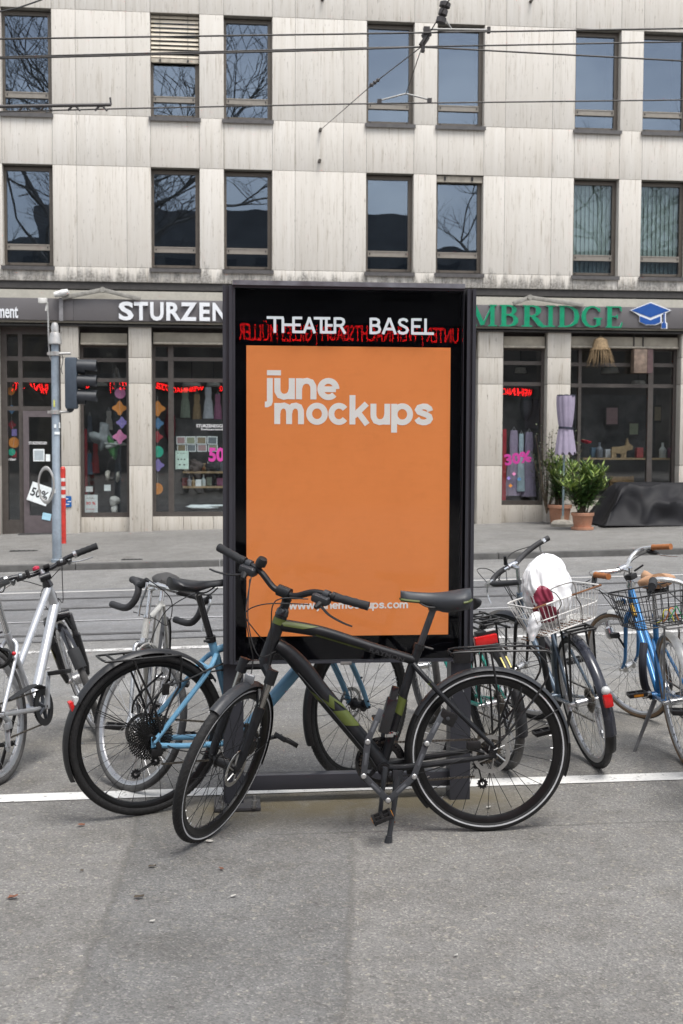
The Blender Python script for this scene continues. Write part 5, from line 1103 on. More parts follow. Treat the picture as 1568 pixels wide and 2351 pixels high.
REDL = M('rear_lens', (.50, .008, .008), .2, coat=.5); CLEARL = M('clear_lens', (.55, .56, .55), .15, coat=.5); AMBL = M('amber_lens', (.55, .20, .01), .3); STRIPE = M('reflex_stripe', (.46, .47, .48), .4); CHAINM = M('chain_steel', (.13, .115, .095), .45, .7, var=.4, scale=90); DISC = M('disc_steel', (.42, .42, .41), .3, .9); WIREB = M('cable_black', (.012, .012, .013), .5)
class Bike:
    def __init__(s, name, label, X, Y, psi, lean, steer, pitch, r, wb, ha=70., off=.05, cat='bicycle', group=None):
        s.r, s.wb, s.off = r, wb, off; s.O = V((X, Y, gz(X, Y)))
        F = V((cos(psi), sin(psi), 0)); U = V((0, 0, 1)); Lf = U.cross(F)
        U2 = U*cos(lean)+Lf*sin(lean); L2 = Lf*cos(lean)-U*sin(lean); F3 = F*cos(pitch)+U2*sin(pitch); U3 = U2*cos(pitch)-F*sin(pitch)
        m = Mx((F3, L2, U3)).transposed().to_4x4(); m.translation = s.O; s.M = m
        s.t = thing(name, label, cat, mat=m, group=group)
        h = radians(ha); s.k = V((-cos(h), 0, sin(h))); s.n = V((sin(h), 0, cos(h))); s.fh = V((wb, 0, r)); s.ax = s.fh-s.n*off
        s.S = Mx.Translation(s.ax) @ Mx.Rotation(steer, 4, s.k) @ Mx.Translation(-s.ax)
    def axz(s, z): return s.ax+s.k*((z-s.ax.z)/s.k.z)
    def U(s, px, py, yl=0.):
        n = s.M.to_3x3().col[1]; P = atPlane(px, py, s.O+n*yl, n); return s.M.inverted() @ P
    def p(s, name, mb, mats, par=None, st=False, **kw):
        if st: mb.v = [tuple(s.S @ V(v)) for v in mb.v]
        return mb.build(name, mats, par or s.t, **kw)
    def tubes(s, name, lst, mat, par=None, st=False, n=12):
        mb = MB()
        for path, r in lst: mb.tube(path, r, n)
        return s.p(name, mb, mat, par, st)
    # ---- wheel
    def wheel(s, front, tw, tyre=RUB, rim=RIMB, spoke=SPB, rd=.022, ns=28, stripe=False, disc=0., hubr=.018, flange=.03, wall=None, hub=None, drum=0., tread=False, nubs=False):
        c = s.fh if front else V((0, 0, s.r)); mw = (s.S if front else Mx()) @ Mx.Translation(c); r = s.r; rin = r-tw-rd
        mb = MB(); hw = .05 if front else .062
        mb.lathe([(.006, -hw-.015), (.012, -hw-.015), (.012, -hw), (hubr*.8, -hw+.012), (flange, -hw+.016), (flange, -hw+.020), (hubr, -hw+.024), (hubr, hw-.024), (flange, hw-.020), (flange, hw-.016), (hubr*.8, hw-.012), (.012, hw), (.012, hw+.015), (.006, hw+.015)], ax=(0, 1, 0), n=16)
        mb.cur = 1
        for i in range(ns):
            sd = 1 if i % 2 else -1; a = 2*pi*i/ns; dlt = .95*(1 if (i//2) % 2 else -1); b = a+dlt
            p0 = V((flange*.92*cos(b), sd*(hw-.018), flange*.92*sin(b))); p1 = V(((rin+.004)*cos(a), sd*.004, (rin+.004)*sin(a))); mb.tube([p0, p1], .00125, 4, caps=False)
        for i in range(ns):
            a = 2*pi*i/ns; d = V((cos(a), 0, sin(a))); mb.cur = 2; mb.tube([d*(rin-.010), d*(rin+.003)], .0023, 5, caps=False)
        a = .3; d = V((cos(a), 0, sin(a))); mb.tube([d*(rin-.035), d*(rin+.003)], .0032, 6)
        w = s.p('wheel', mb, [hub or (BLK if spoke is SPB else ALUP), spoke, SPS], mw=mw)
        R = r-tw/2; prof = []
        for i in range(18):
            q = 2*pi*i/18; prof.append((R+tw/2*cos(q), tw/2*.96*sin(q)))
        ty = MB(); ty.rev(prof, ax=(0, 1, 0), n=80)
        if wall:
            ty.mi = [1 if (j % 18) in (3, 4, 5, 6, 11, 12, 13, 14) else 0 for j in range(len(ty.f))]
        elif tread:   # raised chevrons laid over the crown
            for i in range(78):
                for sd in (-1, 1):
                    P = []
                    for k in range(6):
                        q = sd*(.12+1.0*k/5); a = 2*pi*i/78+.10*(k/5)*(1 if k < 4 else .8); rr = R+(tw/2+.0002)*cos(q); P.append((rr*cos(a), (tw/2*.96+.0002)*sin(q), rr*sin(a)))
                    ty.tube(P, .0011, 4)
        elif nubs:
            for i in range(110):
                for sd in (-1, 1):
                    a = 2*pi*(i+.5*(sd > 0))/110; q = sd*.75; rr = R+(tw/2-.0004)*cos(q); ty.tube([(rr*cos(a-.012), tw/2*.955*sin(q), rr*sin(a-.012)), (rr*cos(a+.012), tw/2*.955*sin(q), rr*sin(a+.012))], .0020, 5)
        s.p('tyre', ty, [tyre, wall] if wall else tyre, w)
        rb = MB(); ro = r-tw+.004; rw = tw*.36; rb.rev([(ro, -rw), (ro, rw), (ro-.008, rw), (rin+.003, rw*.55), (rin, 0), (rin+.003, -rw*.55), (ro-.008, -rw)], ax=(0, 1, 0), n=72); s.p('rim', rb, rim, w)
        if stripe:
            sb = MB()
            for sd in (-1, 1): sb.rev([(r-tw*.66, sd*(tw*.48)), (r-tw*.52, sd*(tw*.492)), (r-tw*.52, sd*(tw*.46)), (r-tw*.66, sd*(tw*.46))], ax=(0, 1, 0), n=80)
            s.p('reflective_stripe', sb, STRIPE, w)
        if disc:
            db = MB(); yd = hw+.004
            db.rev([(disc, yd), (disc, yd+.002), (disc-.017, yd+.002), (disc-.017, yd)], ax=(0, 1, 0), n=48)
            for i in range(6):
                a = 2*pi*i/6; db.tube([(.02*cos(a), yd+.001, .02*sin(a)), ((disc-.014)*cos(a+.5), yd+.001, (disc-.014)*sin(a+.5))], .0035, 5)
            for i in range(24): a = 2*pi*i/24; db.box((0, 0, 0), (.017, .0028, .004), Mx.Rotation(a, 4, 'Y') @ Mx.Translation((disc-.0085, yd+.001, 0)) @ Mx.Rotation(.5, 4, 'Y'))
            s.p('brake_disc', db, DISC, w)
        if drum: s.p('hub_dynamo', MB().lathe([(.02, -.035), (drum, -.03), (drum, .03), (.02, .035)], ax=(0, 1, 0), n=24), M('hub_shell', (.40, .40, .40), .35, .8), w)
        return w
    def guard(s, front, R, w, a0, a1, mat, dz=0., dx=0., stays=(), nm='mudguard', tw=.0015):
        c = (s.fh if front else V((0, 0, s.r)))+V((dx, 0, dz)); k = 7; top = []; bot = []
        for i in range(k+1):
            y = -w/2+w*i/k; e = 1-(2*y/w)**2; top.append((R-.010+.014*e, y)); bot.append((R-.010+.014*e-tw, y))
        mb = MB().rev(top+bot[::-1], c, (0, -1, 0), 44, True, None, radians(a0), radians(a1), ref=(1, 0, 0))
        o = s.p(nm, mb, mat, st=front)
        if stays:
            sb = MB()
            for a in stays:
                a = radians(a)
                for sd in (-1, 1): sb.tube([c+V((0, sd*.062, 0)), c+V(((R-.004)*cos(a), sd*w*.48, (R-.004)*sin(a)))], .0022, 5)
            s.p('stay', sb, SPB if mat in (GUARD, BLK, BLKG) or 'black' in mat.name else SPS, o, st=front)
        return o
    def saddle(s, xn, zn, xt, zt, mat, wt=.072, wn=.021, trim=None, sz=1.0, rails=True):
        rings = []; K = 16
        for i in range(K):
            t = i/(K-1); x = xn+(xt-xn)*t; z = zn+(zt-zn)*t-.014*sin(pi*t)
            hw = wn+(wt-wn)*smooth((t-.35)/.5) if t < .9 else wt*(1-.5*((t-.9)/.1)**2); hw = max(hw, .006) * (sqrt(min(1, (t+.004)/.05)))
            dep = .020+.030*smooth((t-.25)/.45)
            ring = []
            for j in range(16):
                q = 2*pi*j/16; yy = hw*cos(q); zz = (.012 if sin(q) > 0 else dep)*sin(q)-(.012*(abs(cos(q))**3)); ring.append((x, yy, z+zz*sz))
            rings.append(ring)
        o = s.p('saddle', MB().loft(rings), mat, ang=60)
        if trim:
            tb = MB()
            for (ta, tb_) in ((0., .26), (.86, 1.0)):
                for sd in (-1, 1):
                    rr = []
                    for i in range(9):
                        t = ta+(tb_-ta)*i/8; x = xn+(xt-xn)*t; z = zn+(zt-zn)*t-.014*sin(pi*t)
                        hw = (wn+(wt-wn)*smooth((t-.35)/.5) if t < .9 else wt*(1-.5*((t-.9)/.1)**2)) * (sqrt(min(1, (t+.02)/.05))); dep = .020+.030*smooth((t-.25)/.45); rr.append((x, sd*(hw*.96), z-.012-dep*.35))
                    tb.tube(rr, .006, 6)
            s.p('saddle_trim', tb, trim, o)
        if rails:
            rb = MB()
            for sd in (-1, 1): rb.tube(spline([(xn+(xt-xn)*.22, sd*.014, zn-.025), (xn+(xt-xn)*.4, sd*.022, zn-.052), (xn+(xt-xn)*.7, sd*.022, zt-.05), (xt-(xt-xn)*.1, sd*.03, zt-.03)], 5), .0035, 6)
            s.p('rails', rb, BLK, o)
        return o
    def crankset(s, bb, ang, L=.17, mat=BLK, ring=.085, ringm=BLK, pedm=BLK, chain=True, cog=.04, refl=False, ped_rot=(0., 0.), spider=True, q=.075, cover=None):
        bb = V(bb); mb = MB().lathe([(.021, -.05), (.021, .05)], bb, (0, 1, 0), 16); mb.lathe([(.012, -q-.01), (.012, q+.01)], bb, (0, 1, 0), 12); s.p('bottom_bracket', mb, BLK)
        for i, (sd, a) in enumerate(((-1, ang), (1, ang+pi))):
            d = V((cos(a), 0, sin(a))); e = bb+d*L+V((0, sd*(q+.008), 0)); b0 = bb+V((0, sd*q, 0))
            s.p('crank_arm', MB().tube([b0-d*.014, b0, b0.lerp(e, .5), e, e+d*.012], [.014, .0175, .0125, .0125, .009], 8, flat=.75), mat)
            c = e+V((0, sd*.062, 0)); T = Mx.Translation(c) @ Mx.Rotation(ped_rot[i], 4, 'Y'); pb = MB()
            for x in (-.036, .036): pb.bevbox((x, 0, 0), (.012, .095, .022), .004, T)
            for y in (-.045, 0, .045): pb.bevbox((0, y, 0), (.07, .011, .016), .003, T)
            pb.tube([e, e+V((0, sd*.10, 0))], .008, 8); o = s.p('pedal', pb, pedm)
            if refl:
                rb = MB()
                for x in (-.0425, .0425): rb.box((x, 0, 0), (.003, .05, .012), T)
                s.p('reflector', rb, AMBL, o)
        yc = -.046
        rb = MB(); rb.rev([(ring, yc-.002), (ring, yc+.002), (ring*.80, yc+.002), (ring*.80, yc-.002)], (bb.x, 0, bb.z), (0, 1, 0), 44)
        for i in range(44): a = 2*pi*i/44; rb.box((0, 0, 0), (.007, .003, .006), Mx.Translation((bb.x, yc, bb.z)) @ Mx.Rotation(a, 4, 'Y') @ Mx.Translation((ring+.002, 0, 0)))
        for i in range(5): a = ang+2*pi*i/5; rb.tube([(bb.x, yc-.01, bb.z), (bb.x+ring*.85*cos(a), yc, bb.z+ring*.85*sin(a))], [.016, .007], 6)
        s.p('chainring', rb, ringm)
        if cover: s.p('chain_guard', MB().rev([(ring+.012, yc-.014), (ring+.012, yc-.011), (ring*.72, yc-.011), (ring*.72, yc-.014)], (bb.x, 0, bb.z), (0, 1, 0), 40), cover)
        if chain:
            A = V((bb.x, yc, bb.z+ring)); Bp = V((0, yc, s.r+cog)); cb_ = MB(); d = (Bp-A); nL = int(d.length/.0127)
            low = [V((bb.x, yc, bb.z-ring)), V((.045, yc-.004, s.r-.125)), V((.01, yc-.004, s.r-.13))]
            for path in ([A, Bp], low[:2]):
                d = path[1]-path[0]; nL = max(1, int(d.length/.0127))
                for i in range(nL): cb_.box((0, 0, 0), (.0105, .0055 if i % 2 else .0075, .008), Mx.Translation(path[0]+d*((i+.5)/nL)) @ Mx.Rotation(-atan2(d.z, d.x), 4, 'Y'))
            for a in range(16): q_ = pi/2+pi*a/16-pi; cb_.box((0, 0, 0), (.0105, .006, .008), Mx.Translation((bb.x+ring*cos(q_), yc, bb.z+ring*sin(q_))) @ Mx.Rotation(-(q_+pi/2), 4, 'Y'))
            s.p('chain', cb_, CHAINM)
    def cassette(s, r0, r1, k=9, mat=CHAINM, ring=None):
        mb = MB()
        for i in range(k):
            r = r0+(r1-r0)*i/(k-1); y = -.052+.024*i/(k-1); mb.rev([(r, y-.0009), (r, y+.0009), (r-(ring or .010+.08*r), y+.0009), (r-(ring or .010+.08*r), y-.0009)], (0, 0, s.r), (0, 1, 0), 40); nt_ = int(2*pi*r/.0127)
            for j in range(nt_): mb.box((0, 0, 0), (.007, .0018, .0055), Mx.Translation((0, y, s.r)) @ Mx.Rotation(2*pi*j/nt_+i, 4, 'Y') @ Mx.Translation((r+.002, 0, 0)))
            for j in range(6): a = pi*j/3+i*.2; mb.tube([(.015*cos(a), y, s.r+.015*sin(a)), ((r-.01)*cos(a+.3), y, s.r+(r-.01)*sin(a+.3))], .003, 4)
        s.p('cassette', mb, mat)
    def derailleur(s, side=-1, x=.03, mat=BLK, drop=.13, sweep=-.02, ab=None):
        y = side*.062; z = s.r; mb = MB(); mb.tube([(.0, y, z), (x, y*1.15, z-.035), (x-.005, y*1.2, z-.07)], [.012, .016, .014], 8); mb.bevbox((x-.01, y*1.2, z-.06), (.05, .022, .035), .006)
        a = V((x, y, z-.075)); b = V((x+sweep, y, z-drop-.03))
        if ab: a, b = V((ab[0], y, ab[1])), V((ab[2], y, ab[3]))
        o = s.p('derailleur', mb, mat); cg = MB()
        for dy in (-.007, .007): cg.tube([a+V((0, dy, 0)), b+V((0, dy, 0))], .007, 6, flat=.3)
        for c in (a, b):
            cg.rev([(.020, -.003), (.020, .003), (.008, .003), (.008, -.003)], c, (0, 1, 0), 18)
            for j in range(11): cg.box((0, 0, 0), (.006, .004, .005), Mx.Translation(c) @ Mx.Rotation(2*pi*j/11, 4, 'Y') @ Mx.Translation((.021, 0, 0)))
        s.p('cage', cg, mat, o)
    def bar(s, path, r, mat, grips=None, gm=GRIPM, gr=.017, gt=(0, 1), nm='handlebar', n=10):
        """path for the left half, from the clamp outward; mirrored"""
        full = [V((p[0], -p[1], p[2])) for p in path[::-1]]+[V(p) for p in path[1 if abs(path[0][1]) < 1e-6 else 0:]]
        o = s.p(nm, MB().tube(spline(full, 5), r, n), mat, st=True)
        if grips:
            for sd in (1, -1):
                P = [V((p[0], sd*p[1], p[2])) for p in grips]; Q = spline(P, 5) if len(P) > 2 else [P[0].lerp(P[1], t/10) for t in range(11)]; m_ = len(Q)
                s.p('grip', MB().tube(Q, [gr*(1+.07*sin(i*2.4)+(.12 if i in (0, m_-1) else 0)) for i in range(m_)], 12), gm, o, st=True)
        return o
    def lever(s, c, d, tip, mat=BLK, body=BLK, par=None, big=1.0):
        """brake lever: clamp at c, body along d, blade to tip (all unsteered)"""
        c, d, tip = V(c), V(d), V(tip); mb = MB(); mb.tube([c-d*.02, c, c+d*.03, c+d*.055], [.012*big, .017*big, .014*big, .008*big], 8); o = s.p('brake_lever', mb, body, par, st=True)
        q = c+d*.03; m1 = q.lerp(tip, .35)+V((.018, 0, -.006)); s.p('blade', MB().tube(spline([q, m1, q.lerp(tip, .75)+V((.012, 0, -.004)), tip], 5), [.0075*(1-.35*i/15) for i in range(16)], 7, flat=.6), mat, o, st=True); return o
    def cables(s, paths, r=.0026, mat=WIREB, st=True):
        mb = MB()
        for P in paths: mb.tube(spline(P, 6), r, 5)
        return s.p('cable', mb, mat, st=st)
    def rack(s, paths, mat=BLK, r=.005, nm='luggage_rack'):
        mb = MB()
        for P in paths: mb.tube(P if len(P) == 2 else spline(P, 4), r, 7)
        return s.p(nm, mb, mat)
    def sf(s, P): return s.S @ V(P)
def side_decal(b, p0, p1, r, quads, y0, mat, nm, par=None, sd=1):
    """marks wrapped on the flank of a round tube running p0 to p1 in the bicycle plane"""
    p0, p1 = V((p0[0], 0, p0[1])), V((p1[0], 0, p1[1])); ax = (p1-p0).normalized(); cr = V((-ax.z, 0, ax.x)); mb = MB()
    for (sa0, sb0, d0, sa1, sb1, d1) in quads:
        g = []
        for i in range(9):
            t = i/8; d = d0+(d1-d0)*t; yy = sqrt(max(1e-6, r*r-d*d)); k = (yy*1.0+.0012); g.append([p0+ax*(sa0+(sa1-sa0)*t)+cr*d*1.01+V((0, sd*(y0+k), 0)), p0+ax*(sb0+(sb1-sb0)*t)+cr*d*1.01+V((0, sd*(y0+k), 0))])
        mb.sheet(g)
    return b.p(nm, mb, mat, par, fix=False)
# ------------------------------------------------------------------ 1: the black bicycle in front
b = Bike('city_bicycle', 'matte black bicycle with green markings, front wheel turned, standing before the poster case', 1.125, 4.983, 3.14, -.001, 1.066, -.011, .345, 1.126, 70, .045)
BBk = V((.448, 0, .292)); STp = V((.292, 0, .787)); HTp, HBt = b.axz(.935), b.axz(.775)
D0, D1, D2, D3 = V((.885, 0, .812)), V((.81, 0, .752)), V((.693, 0, .601)), V((.503, 0, .366))
fr = MB(); fr.tube([HBt, HTp], [.027, .026], 16)
fr.tube(spline([D0, V((.85, 0, .79)), D1, V((.76, 0, .692)), D2, D3, BBk], 5), [.030+.009*min(1, i/12) for i in range(31)], 16, flat=.92)
fr.tube(spline([b.axz(.895)-V((.01, 0, 0)), V((.70, 0, .862)), V((.50, 0, .795)), V((.315, 0, .735))], 6), [.026-.006*i/18 for i in range(19)], 14)
fr.tube([BBk, V((.325, 0, .70)), STp], [.020, .0185, .019], 14); fr.lathe([(.028, -.045), (.028, .045)], BBk, (0, 1, 0), 18)
for sd in (-1, 1):
    fr.tube(spline([(.318, sd*.014, .72), (.27, sd*.042, .665), (.15, sd*.058, .535), (-.008, sd*.066, .378)], 5), [.0125-.003*i/15 for i in range(16)], 10)
    fr.tube(spline([(.448, sd*.025, .292), (.36, sd*.05, .297), (.16, sd*.06, .318), (.0, sd*.066, .338)], 5), [.0145-.003*i/15 for i in range(16)], 10)
    fr.bevbox((-.005, sd*.066, .355), (.035, .007, .06), .003)
FRM = b.p('frame', fr, MATTE)
side_decal(b, (D1.x, D1.z), (D3.x, D3.z), .039, [(.135, .185, .034, .225, .262, .004), (.225, .262, .004, .20, .232, -.018), (.20, .232, -.018, .265, .30, -.034), (.262, .34, .014, .30, .385, -.034)], 0, GRN, 'frame_decal', FRM)
side_decal(b, (.448, .292), (.325, .70), .0195, [(.235, .305, -.018, .225, .295, .018)], 0, GRN, 'frame_decal', FRM)
side_decal(b, (b.axz(.9).x, .895), (.70, .862), .0262, [(.0, .165, -.022, .02, .10, -.002)], 0, GRN, 'frame_decal', FRM); side_decal(b, (.72, .866), (.315, .735), .0222, [(.0, .22, .012, .0, .19, .019)], 0, GRN, 'frame_decal', FRM)
b.p('head_band', MB().tube([b.axz(.898), b.axz(.922)], .0275, 18), GRN, FRM)
for txt, p0, dr, sz, wd, mt, yy in (('RAYMON', V((.50, 0, .787)), V((-.185, 0, -.062)), .026, .15, M('decal_dark', (.028, .029, .032), .4), .0225), ('28', V((.262, 0, .652)), V((-.1, 0, -.1)), .022, .032, GRN, .056)):
    u = dr.normalized(); v = V((-u.z, 0, u.x)) if u.x > 0 else V((u.z, 0, -u.x)); font_text('frame_lettering', txt, p0+V((0, yy, 0))-v*sz*.35, u, v, sz, mt, FRM, 0, .01, width=wd)
b.wheel(False, .041, stripe=True, ns=32, disc=.08, rd=.024, hubr=.016); b.wheel(True, .041, stripe=True, ns=32, disc=.08, rd=.024, hubr=.024, flange=.032, tread=True)
b.guard(False, .352, .050, 28, 176, GUARD, stays=(150,)); b.guard(False, .352, .048, -28, 28.2, GUARD, nm='mudguard_tip') if False else None
b.p('mudguard_end', MB().rev([(.352, -.02), (.352, .02), (.349, .02), (.349, -.02)], (0, 0, .345), (0, -1, 0), 10, True, None, radians(176.2), radians(200), ref=(1, 0, 0)), BLK)
b.guard(False, .352, .040, -42, 27.8, BLK, nm='spray_flap')
b.guard(True, .353, .052, 62, 118, GUARD); 
b.guard(True, .350, .045, 118.3, 205, BLK, nm='spray_flap', stays=(185,))
# suspension fork
fk = MB(); fk.tube([b.axz(.72), b.axz(.775)], [.03, .027], 14); cz = b.fh+b.k*.40
for sd in (-1, 1):
    fk.tube([cz+V((0, sd*.068, 0))-b.k*.03, cz+V((0, sd*.068, 0))+b.k*.03], .0225, 14); fk.tube([b.axz(.733), cz+V((0, sd*.068, 0))], .021, 10)
    fk.tube([b.fh+V((.004, sd*.062, .0)), b.fh+b.k*.05+V((0, sd*.068, 0)), b.fh+b.k*.27+V((0, sd*.068, 0))], [.013, .017, .022], 14)
    fk.bevbox(b.fh+V((0, sd*.060, 0)), (.03, .012, .04), .004)
fk.tube([b.fh+b.k*.27+V((0, -.068, 0)), b.fh+b.k*.31+V((-.03, -.03, 0)), b.fh+b.k*.31+V((-.03, .03, 0)), b.fh+b.k*.27+V((0, .068, 0))], .017, 10)
fo = b.p('fork', fk, MATTE, st=True)
st = MB()
for sd in (-1, 1): st.tube([b.fh+b.k*.265+V((0, sd*.068, 0)), b.fh+b.k*.375+V((0, sd*.068, 0))], .0145, 12)
b.p('stanchion', st, M('stanchion_steel', (.30, .29, .27), .2, .9), fo, st=True)
hl = MB(); hl.bevbox(b.fh+b.k*.385+V((.05, 0, .0)), (.018, .042, .040), .006); hl.tube([b.fh+b.k*.36+V((.03, 0, 0)), b.fh+b.k*.40+V((.05, 0, 0))], .006, 6); b.p('front_reflector', hl, M('reflector_grey', (.22, .23, .24), .12, coat=.6), st=True)
b.p('brake_caliper', MB().bevbox(b.fh+V((-.075, .062, .075)), (.05, .03, .06), .008), BLK, st=True)
b.p('headset', MB().tube([b.axz(.936), b.axz(.955), b.axz(.965)], [.028, .026, .019], 16), BLKG)
HC = b.axz(1.045)+V((.055, 0, 0)); sp = MB(); sp.tube([b.axz(.96), b.axz(1.005)], .019, 14); sp.tube([b.axz(1.0), HC-V((.012, 0, .003))], [.021, .019], 12); sp.lathe([(.024, -.028), (.024, .028)], HC, (0, 1, 0), 16); b.p('stem', sp, MATTE, st=True)
bp = [HC, HC+V((0, .05, 0)), HC+V((-.002, .115, .040)), HC+V((-.006, .16, .053)), HC+V((-.015, .23, .056)), HC+V((-.04, .355, .060))]
bar = b.bar(bp, .0135, MATTE, (HC+V((-.014, .222, .056)), HC+V((-.041, .358, .060))), GRIPM, .0172)
for sd in (1, -1):
    g0 = HC+V((-.008, sd*.185, .054)); o = b.lever(g0+V((.012, 0, -.016)), V((.75, -sd*.2, -.45)).normalized(), g0+V((.045, sd*.155, -.065)), BLK, BLK, bar, 1.15)
    sb = MB(); T = Mx.Translation(g0+V((.018, -sd*.012, -.016))); sb.bevbox((0, 0, 0), (.05, .075, .034), .011, T); sb.lathe([(.02, -.012), (.02, .012)], g0, (0, 1, 0), 14); b.p('shifter', sb, DGREY, bar, st=True)
    b.p('lock_ring', MB().lathe([(.0195, -.008), (.0195, .008)], HC+V((-.013, sd*.215, .056)), (0, 1, 0), 16), BLK, bar, st=True)
bl_ = MB(); q = HC+V((-.004, -.135, .062)); bl_.lathe([(.0, .045), (.018, .043), (.023, .03), (.023, .012), (.012, .008), (.012, 0)], q, (.0, .25, 1), 18); b.p('bell', bl_, BLK, bar, st=True)
g = lambda y, dx=0, dz=0: HC+V((.04+dx, y, .03+dz))
b.cables([[g(.13), g(.03, .08, -.02), b.axz(.93)+V((.13, .03, 0)), b.axz(.80)+V((.06, .04, 0)), b.fh+b.k*.30+V((.02, .068, 0)), b.fh+b.k*.1+V((-.02, .07, 0))],
          [g(.14, 0, -.02), g(.0, .10, -.04), g(-.09, .09, -.12), b.axz(.88)+V((.09, -.05, 0)), b.axz(.79)+V((-.04, -.03, 0))],
          [g(-.14), g(-.10, .07, -.12), b.axz(.85)+V((.10, -.06, 0)), b.axz(.75)+V((.05, -.03, 0)), b.fh+b.k*.33+V((.03, 0, 0))],
          [g(-.15, -.01, -.02), g(-.07, .09, -.15), g(.01, .10, -.27), b.axz(.80)+V((-.01, .035, 0)), b.axz(.77)+V((-.07, .03, 0))]])
b.p('frame_cable', MB().tube(spline([(.80, .036, .70), (.66, .040, .535), (.52, .040, .36), (.44, .03, .262), (.30, .05, .27), (.12, .075, .33)], 6), .003, 6), WIREB)
b.p('seatpost', MB().tube([STp-V((-.02, 0, .06)), V((.232, 0, .945))], .0142, 14).bevbox((.222, 0, .955), (.06, .035, .03), .008), M('post_grey', (.042, .044, .048), .4, .3))
b.p('seat_clamp', MB().tube([STp-V((-.002, 0, .006)), STp+V((-.004, 0, .014))], .0225, 16).tube([STp+V((-.02, .024, .006)), STp+V((-.055, .026, -.004))], .005, 6), BLK)
b.saddle(.368, 1.010, .076, 1.016, M('saddle_grey', (.035, .039, .045), .5, var=.1), .074, .022, GRN, sz=1.45)
b.crankset(BBk, radians(97), .172, DGREY, .088, BLK, BLK, ped_rot=(.2, .35), cog=.035, refl=True)
b.p('chain_guard', MB().rev([(.108, -.062), (.108, -.058), (.080, -.058), (.080, -.062)], (BBk.x, 0, BBk.z), (0, 1, 0), 40), BLKG)
b.cassette(.022, .062, 8); b.derailleur(drop=.13)
b.p('brake_caliper', MB().bevbox((.075, .066, .385), (.06, .03, .035), .008).tube([(.10, .066, .375), (.03, .066, .352)], .008, 8), BLK)
zr = .772; rk = []
for sd in (-1, 1): rk.append([(.15, sd*.02, zr-.02), (.13, sd*.055, zr), (-.20, sd*.058, zr), (-.25, sd*.055, zr-.012), (-.262, sd*.03, zr-.012), (-.262, 0, zr-.012)])
rk += [[(.15, -.02, zr-.02), (.155, 0, zr-.02), (.15, .02, zr-.02)]]
for x in (.06, -.08, -.2): rk.append([(x, -.056, zr), (x, .056, zr)])
for sd in (-1, 1):
    rk += [[(-.19, sd*.058, zr-.004), (-.235, sd*.06, zr-.06), (-.225, sd*.062, zr-.14), (-.075, sd*.070, .44), (-.02, sd*.072, .385)], [(.0, sd*.058, zr), (-.025, sd*.07, .6), (-.035, sd*.072, .41), (-.03, sd*.072, .375)], [(-.13, sd*.066, .62), (-.06, sd*.070, .43)]]
ro = b.rack(rk, BLK, .0048); b.p('rack_bracket', MB().bevbox((.11, 0, .745), (.07, .022, .055), .004), BLK, ro)
b.p('spring_clip', MB().tube(spline([(.08, .03, zr+.006), (-.1, .035, zr+.018), (-.16, 0, zr+.02), (-.1, -.035, zr+.018), (.08, -.03, zr+.006)], 5), .0028, 6), BLK, ro)
b.p('kickstand', MB().tube([V((.392, .045, .262)), V((.41, .07, .14)), V((.437, .105, .012))], [.017, .011, .011], 10).bevbox((.392, .045, .262), (.045, .03, .055), .008).tube([V((.435, .103, .028)), V((.44, .107, -.004))], [.014, .018], 10), DGREY)
lh = MB(); lh.bevbox((0, 0, 0), (.045, .04, .15), .008, Mx.Translation((.43, .045, .515)) @ Mx.Rotation(radians(-16), 4, 'Y')); lh.bevbox((0, 0, 0), (.03, .035, .07), .006, Mx.Translation((.405, .04, .60)) @ Mx.Rotation(radians(-16), 4, 'Y')); b.p('lock_holder', lh, BLKG)
b.p('hose_clamp', MB().rev([(.0225, -.006), (.0245, -.006), (.0245, .006), (.0225, .006)], (.405, 0, .435), (-.29, 0, .957), 20).bevbox((.42, .025, .43), (.03, .02, .02), .004), CHROME)
# folding lock looped round the frame and rear wheel
R4 = lambda x, y: (688.7+x*.3051, 1262.6+y*.3051)
lk = thing('folding_lock', 'grey folding lock of riveted steel links looped through the black bicycle', 'lock', mat=b.M.copy())
PL = [((608, 1215), .075), ((508, 1443), .105), ((478, 1700), .115), ((662, 1882), .125), ((858, 1703), .12), ((953, 1455), .10), ((1075, 1225), .06)]
Q = [b.U(*R4(*p), y) for p, y in PL]; LKM = M('lock_steel', (.055, .059, .066), .42, .3, var=.1)
for i in range(len(Q)-1):
    a_, c_2 = Q[i], Q[i+1]; d = c_2-a_; ln = d.length; ez = V((0, 1, 0)).cross(d).normalized(); ey = ez.cross(d).normalized()*-1; Rm = Mx((d.normalized(), ey, ez)).transposed().to_4x4()
    mb = MB(); mb.bevbox((ln/2, .0035*(1 if i % 2 else -1), 0), (ln+.020, .005, .026), .0022, Mx.Translation(a_) @ Rm); o = mb.build('link', LKM, lk)
    MB().bevbox((ln/2, .0035*(1 if i % 2 else -1)+.003, 0), (.05, .0016, .010), .0006, Mx.Translation(a_) @ Rm).build('inlay', M('lock_inlay', (.085, .09, .10), .5), o)
    if i: MB().lathe([(.011, -.008), (.011, .008), (.0085, .0105), (.003, .0115)], a_, (0, 1, 0), 16).build('rivet', M('rivet_steel', (.48, .48, .47), .35, .6), lk)
mb = MB(); c = b.U(*R4(1108, 1262), .055); mb.bevbox((0, 0, 0), (.055, .032, .075), .008, Mx.Translation(c) @ Mx.Rotation(radians(62), 4, 'Y')); o = mb.build('lock_body', BLK, lk); MB().lathe([(.008, 0), (.008, .003), (.005, .004)], c+V((.0, .0165, 0)), (0, 1, 0), 14).build('keyhole', LKM, o)
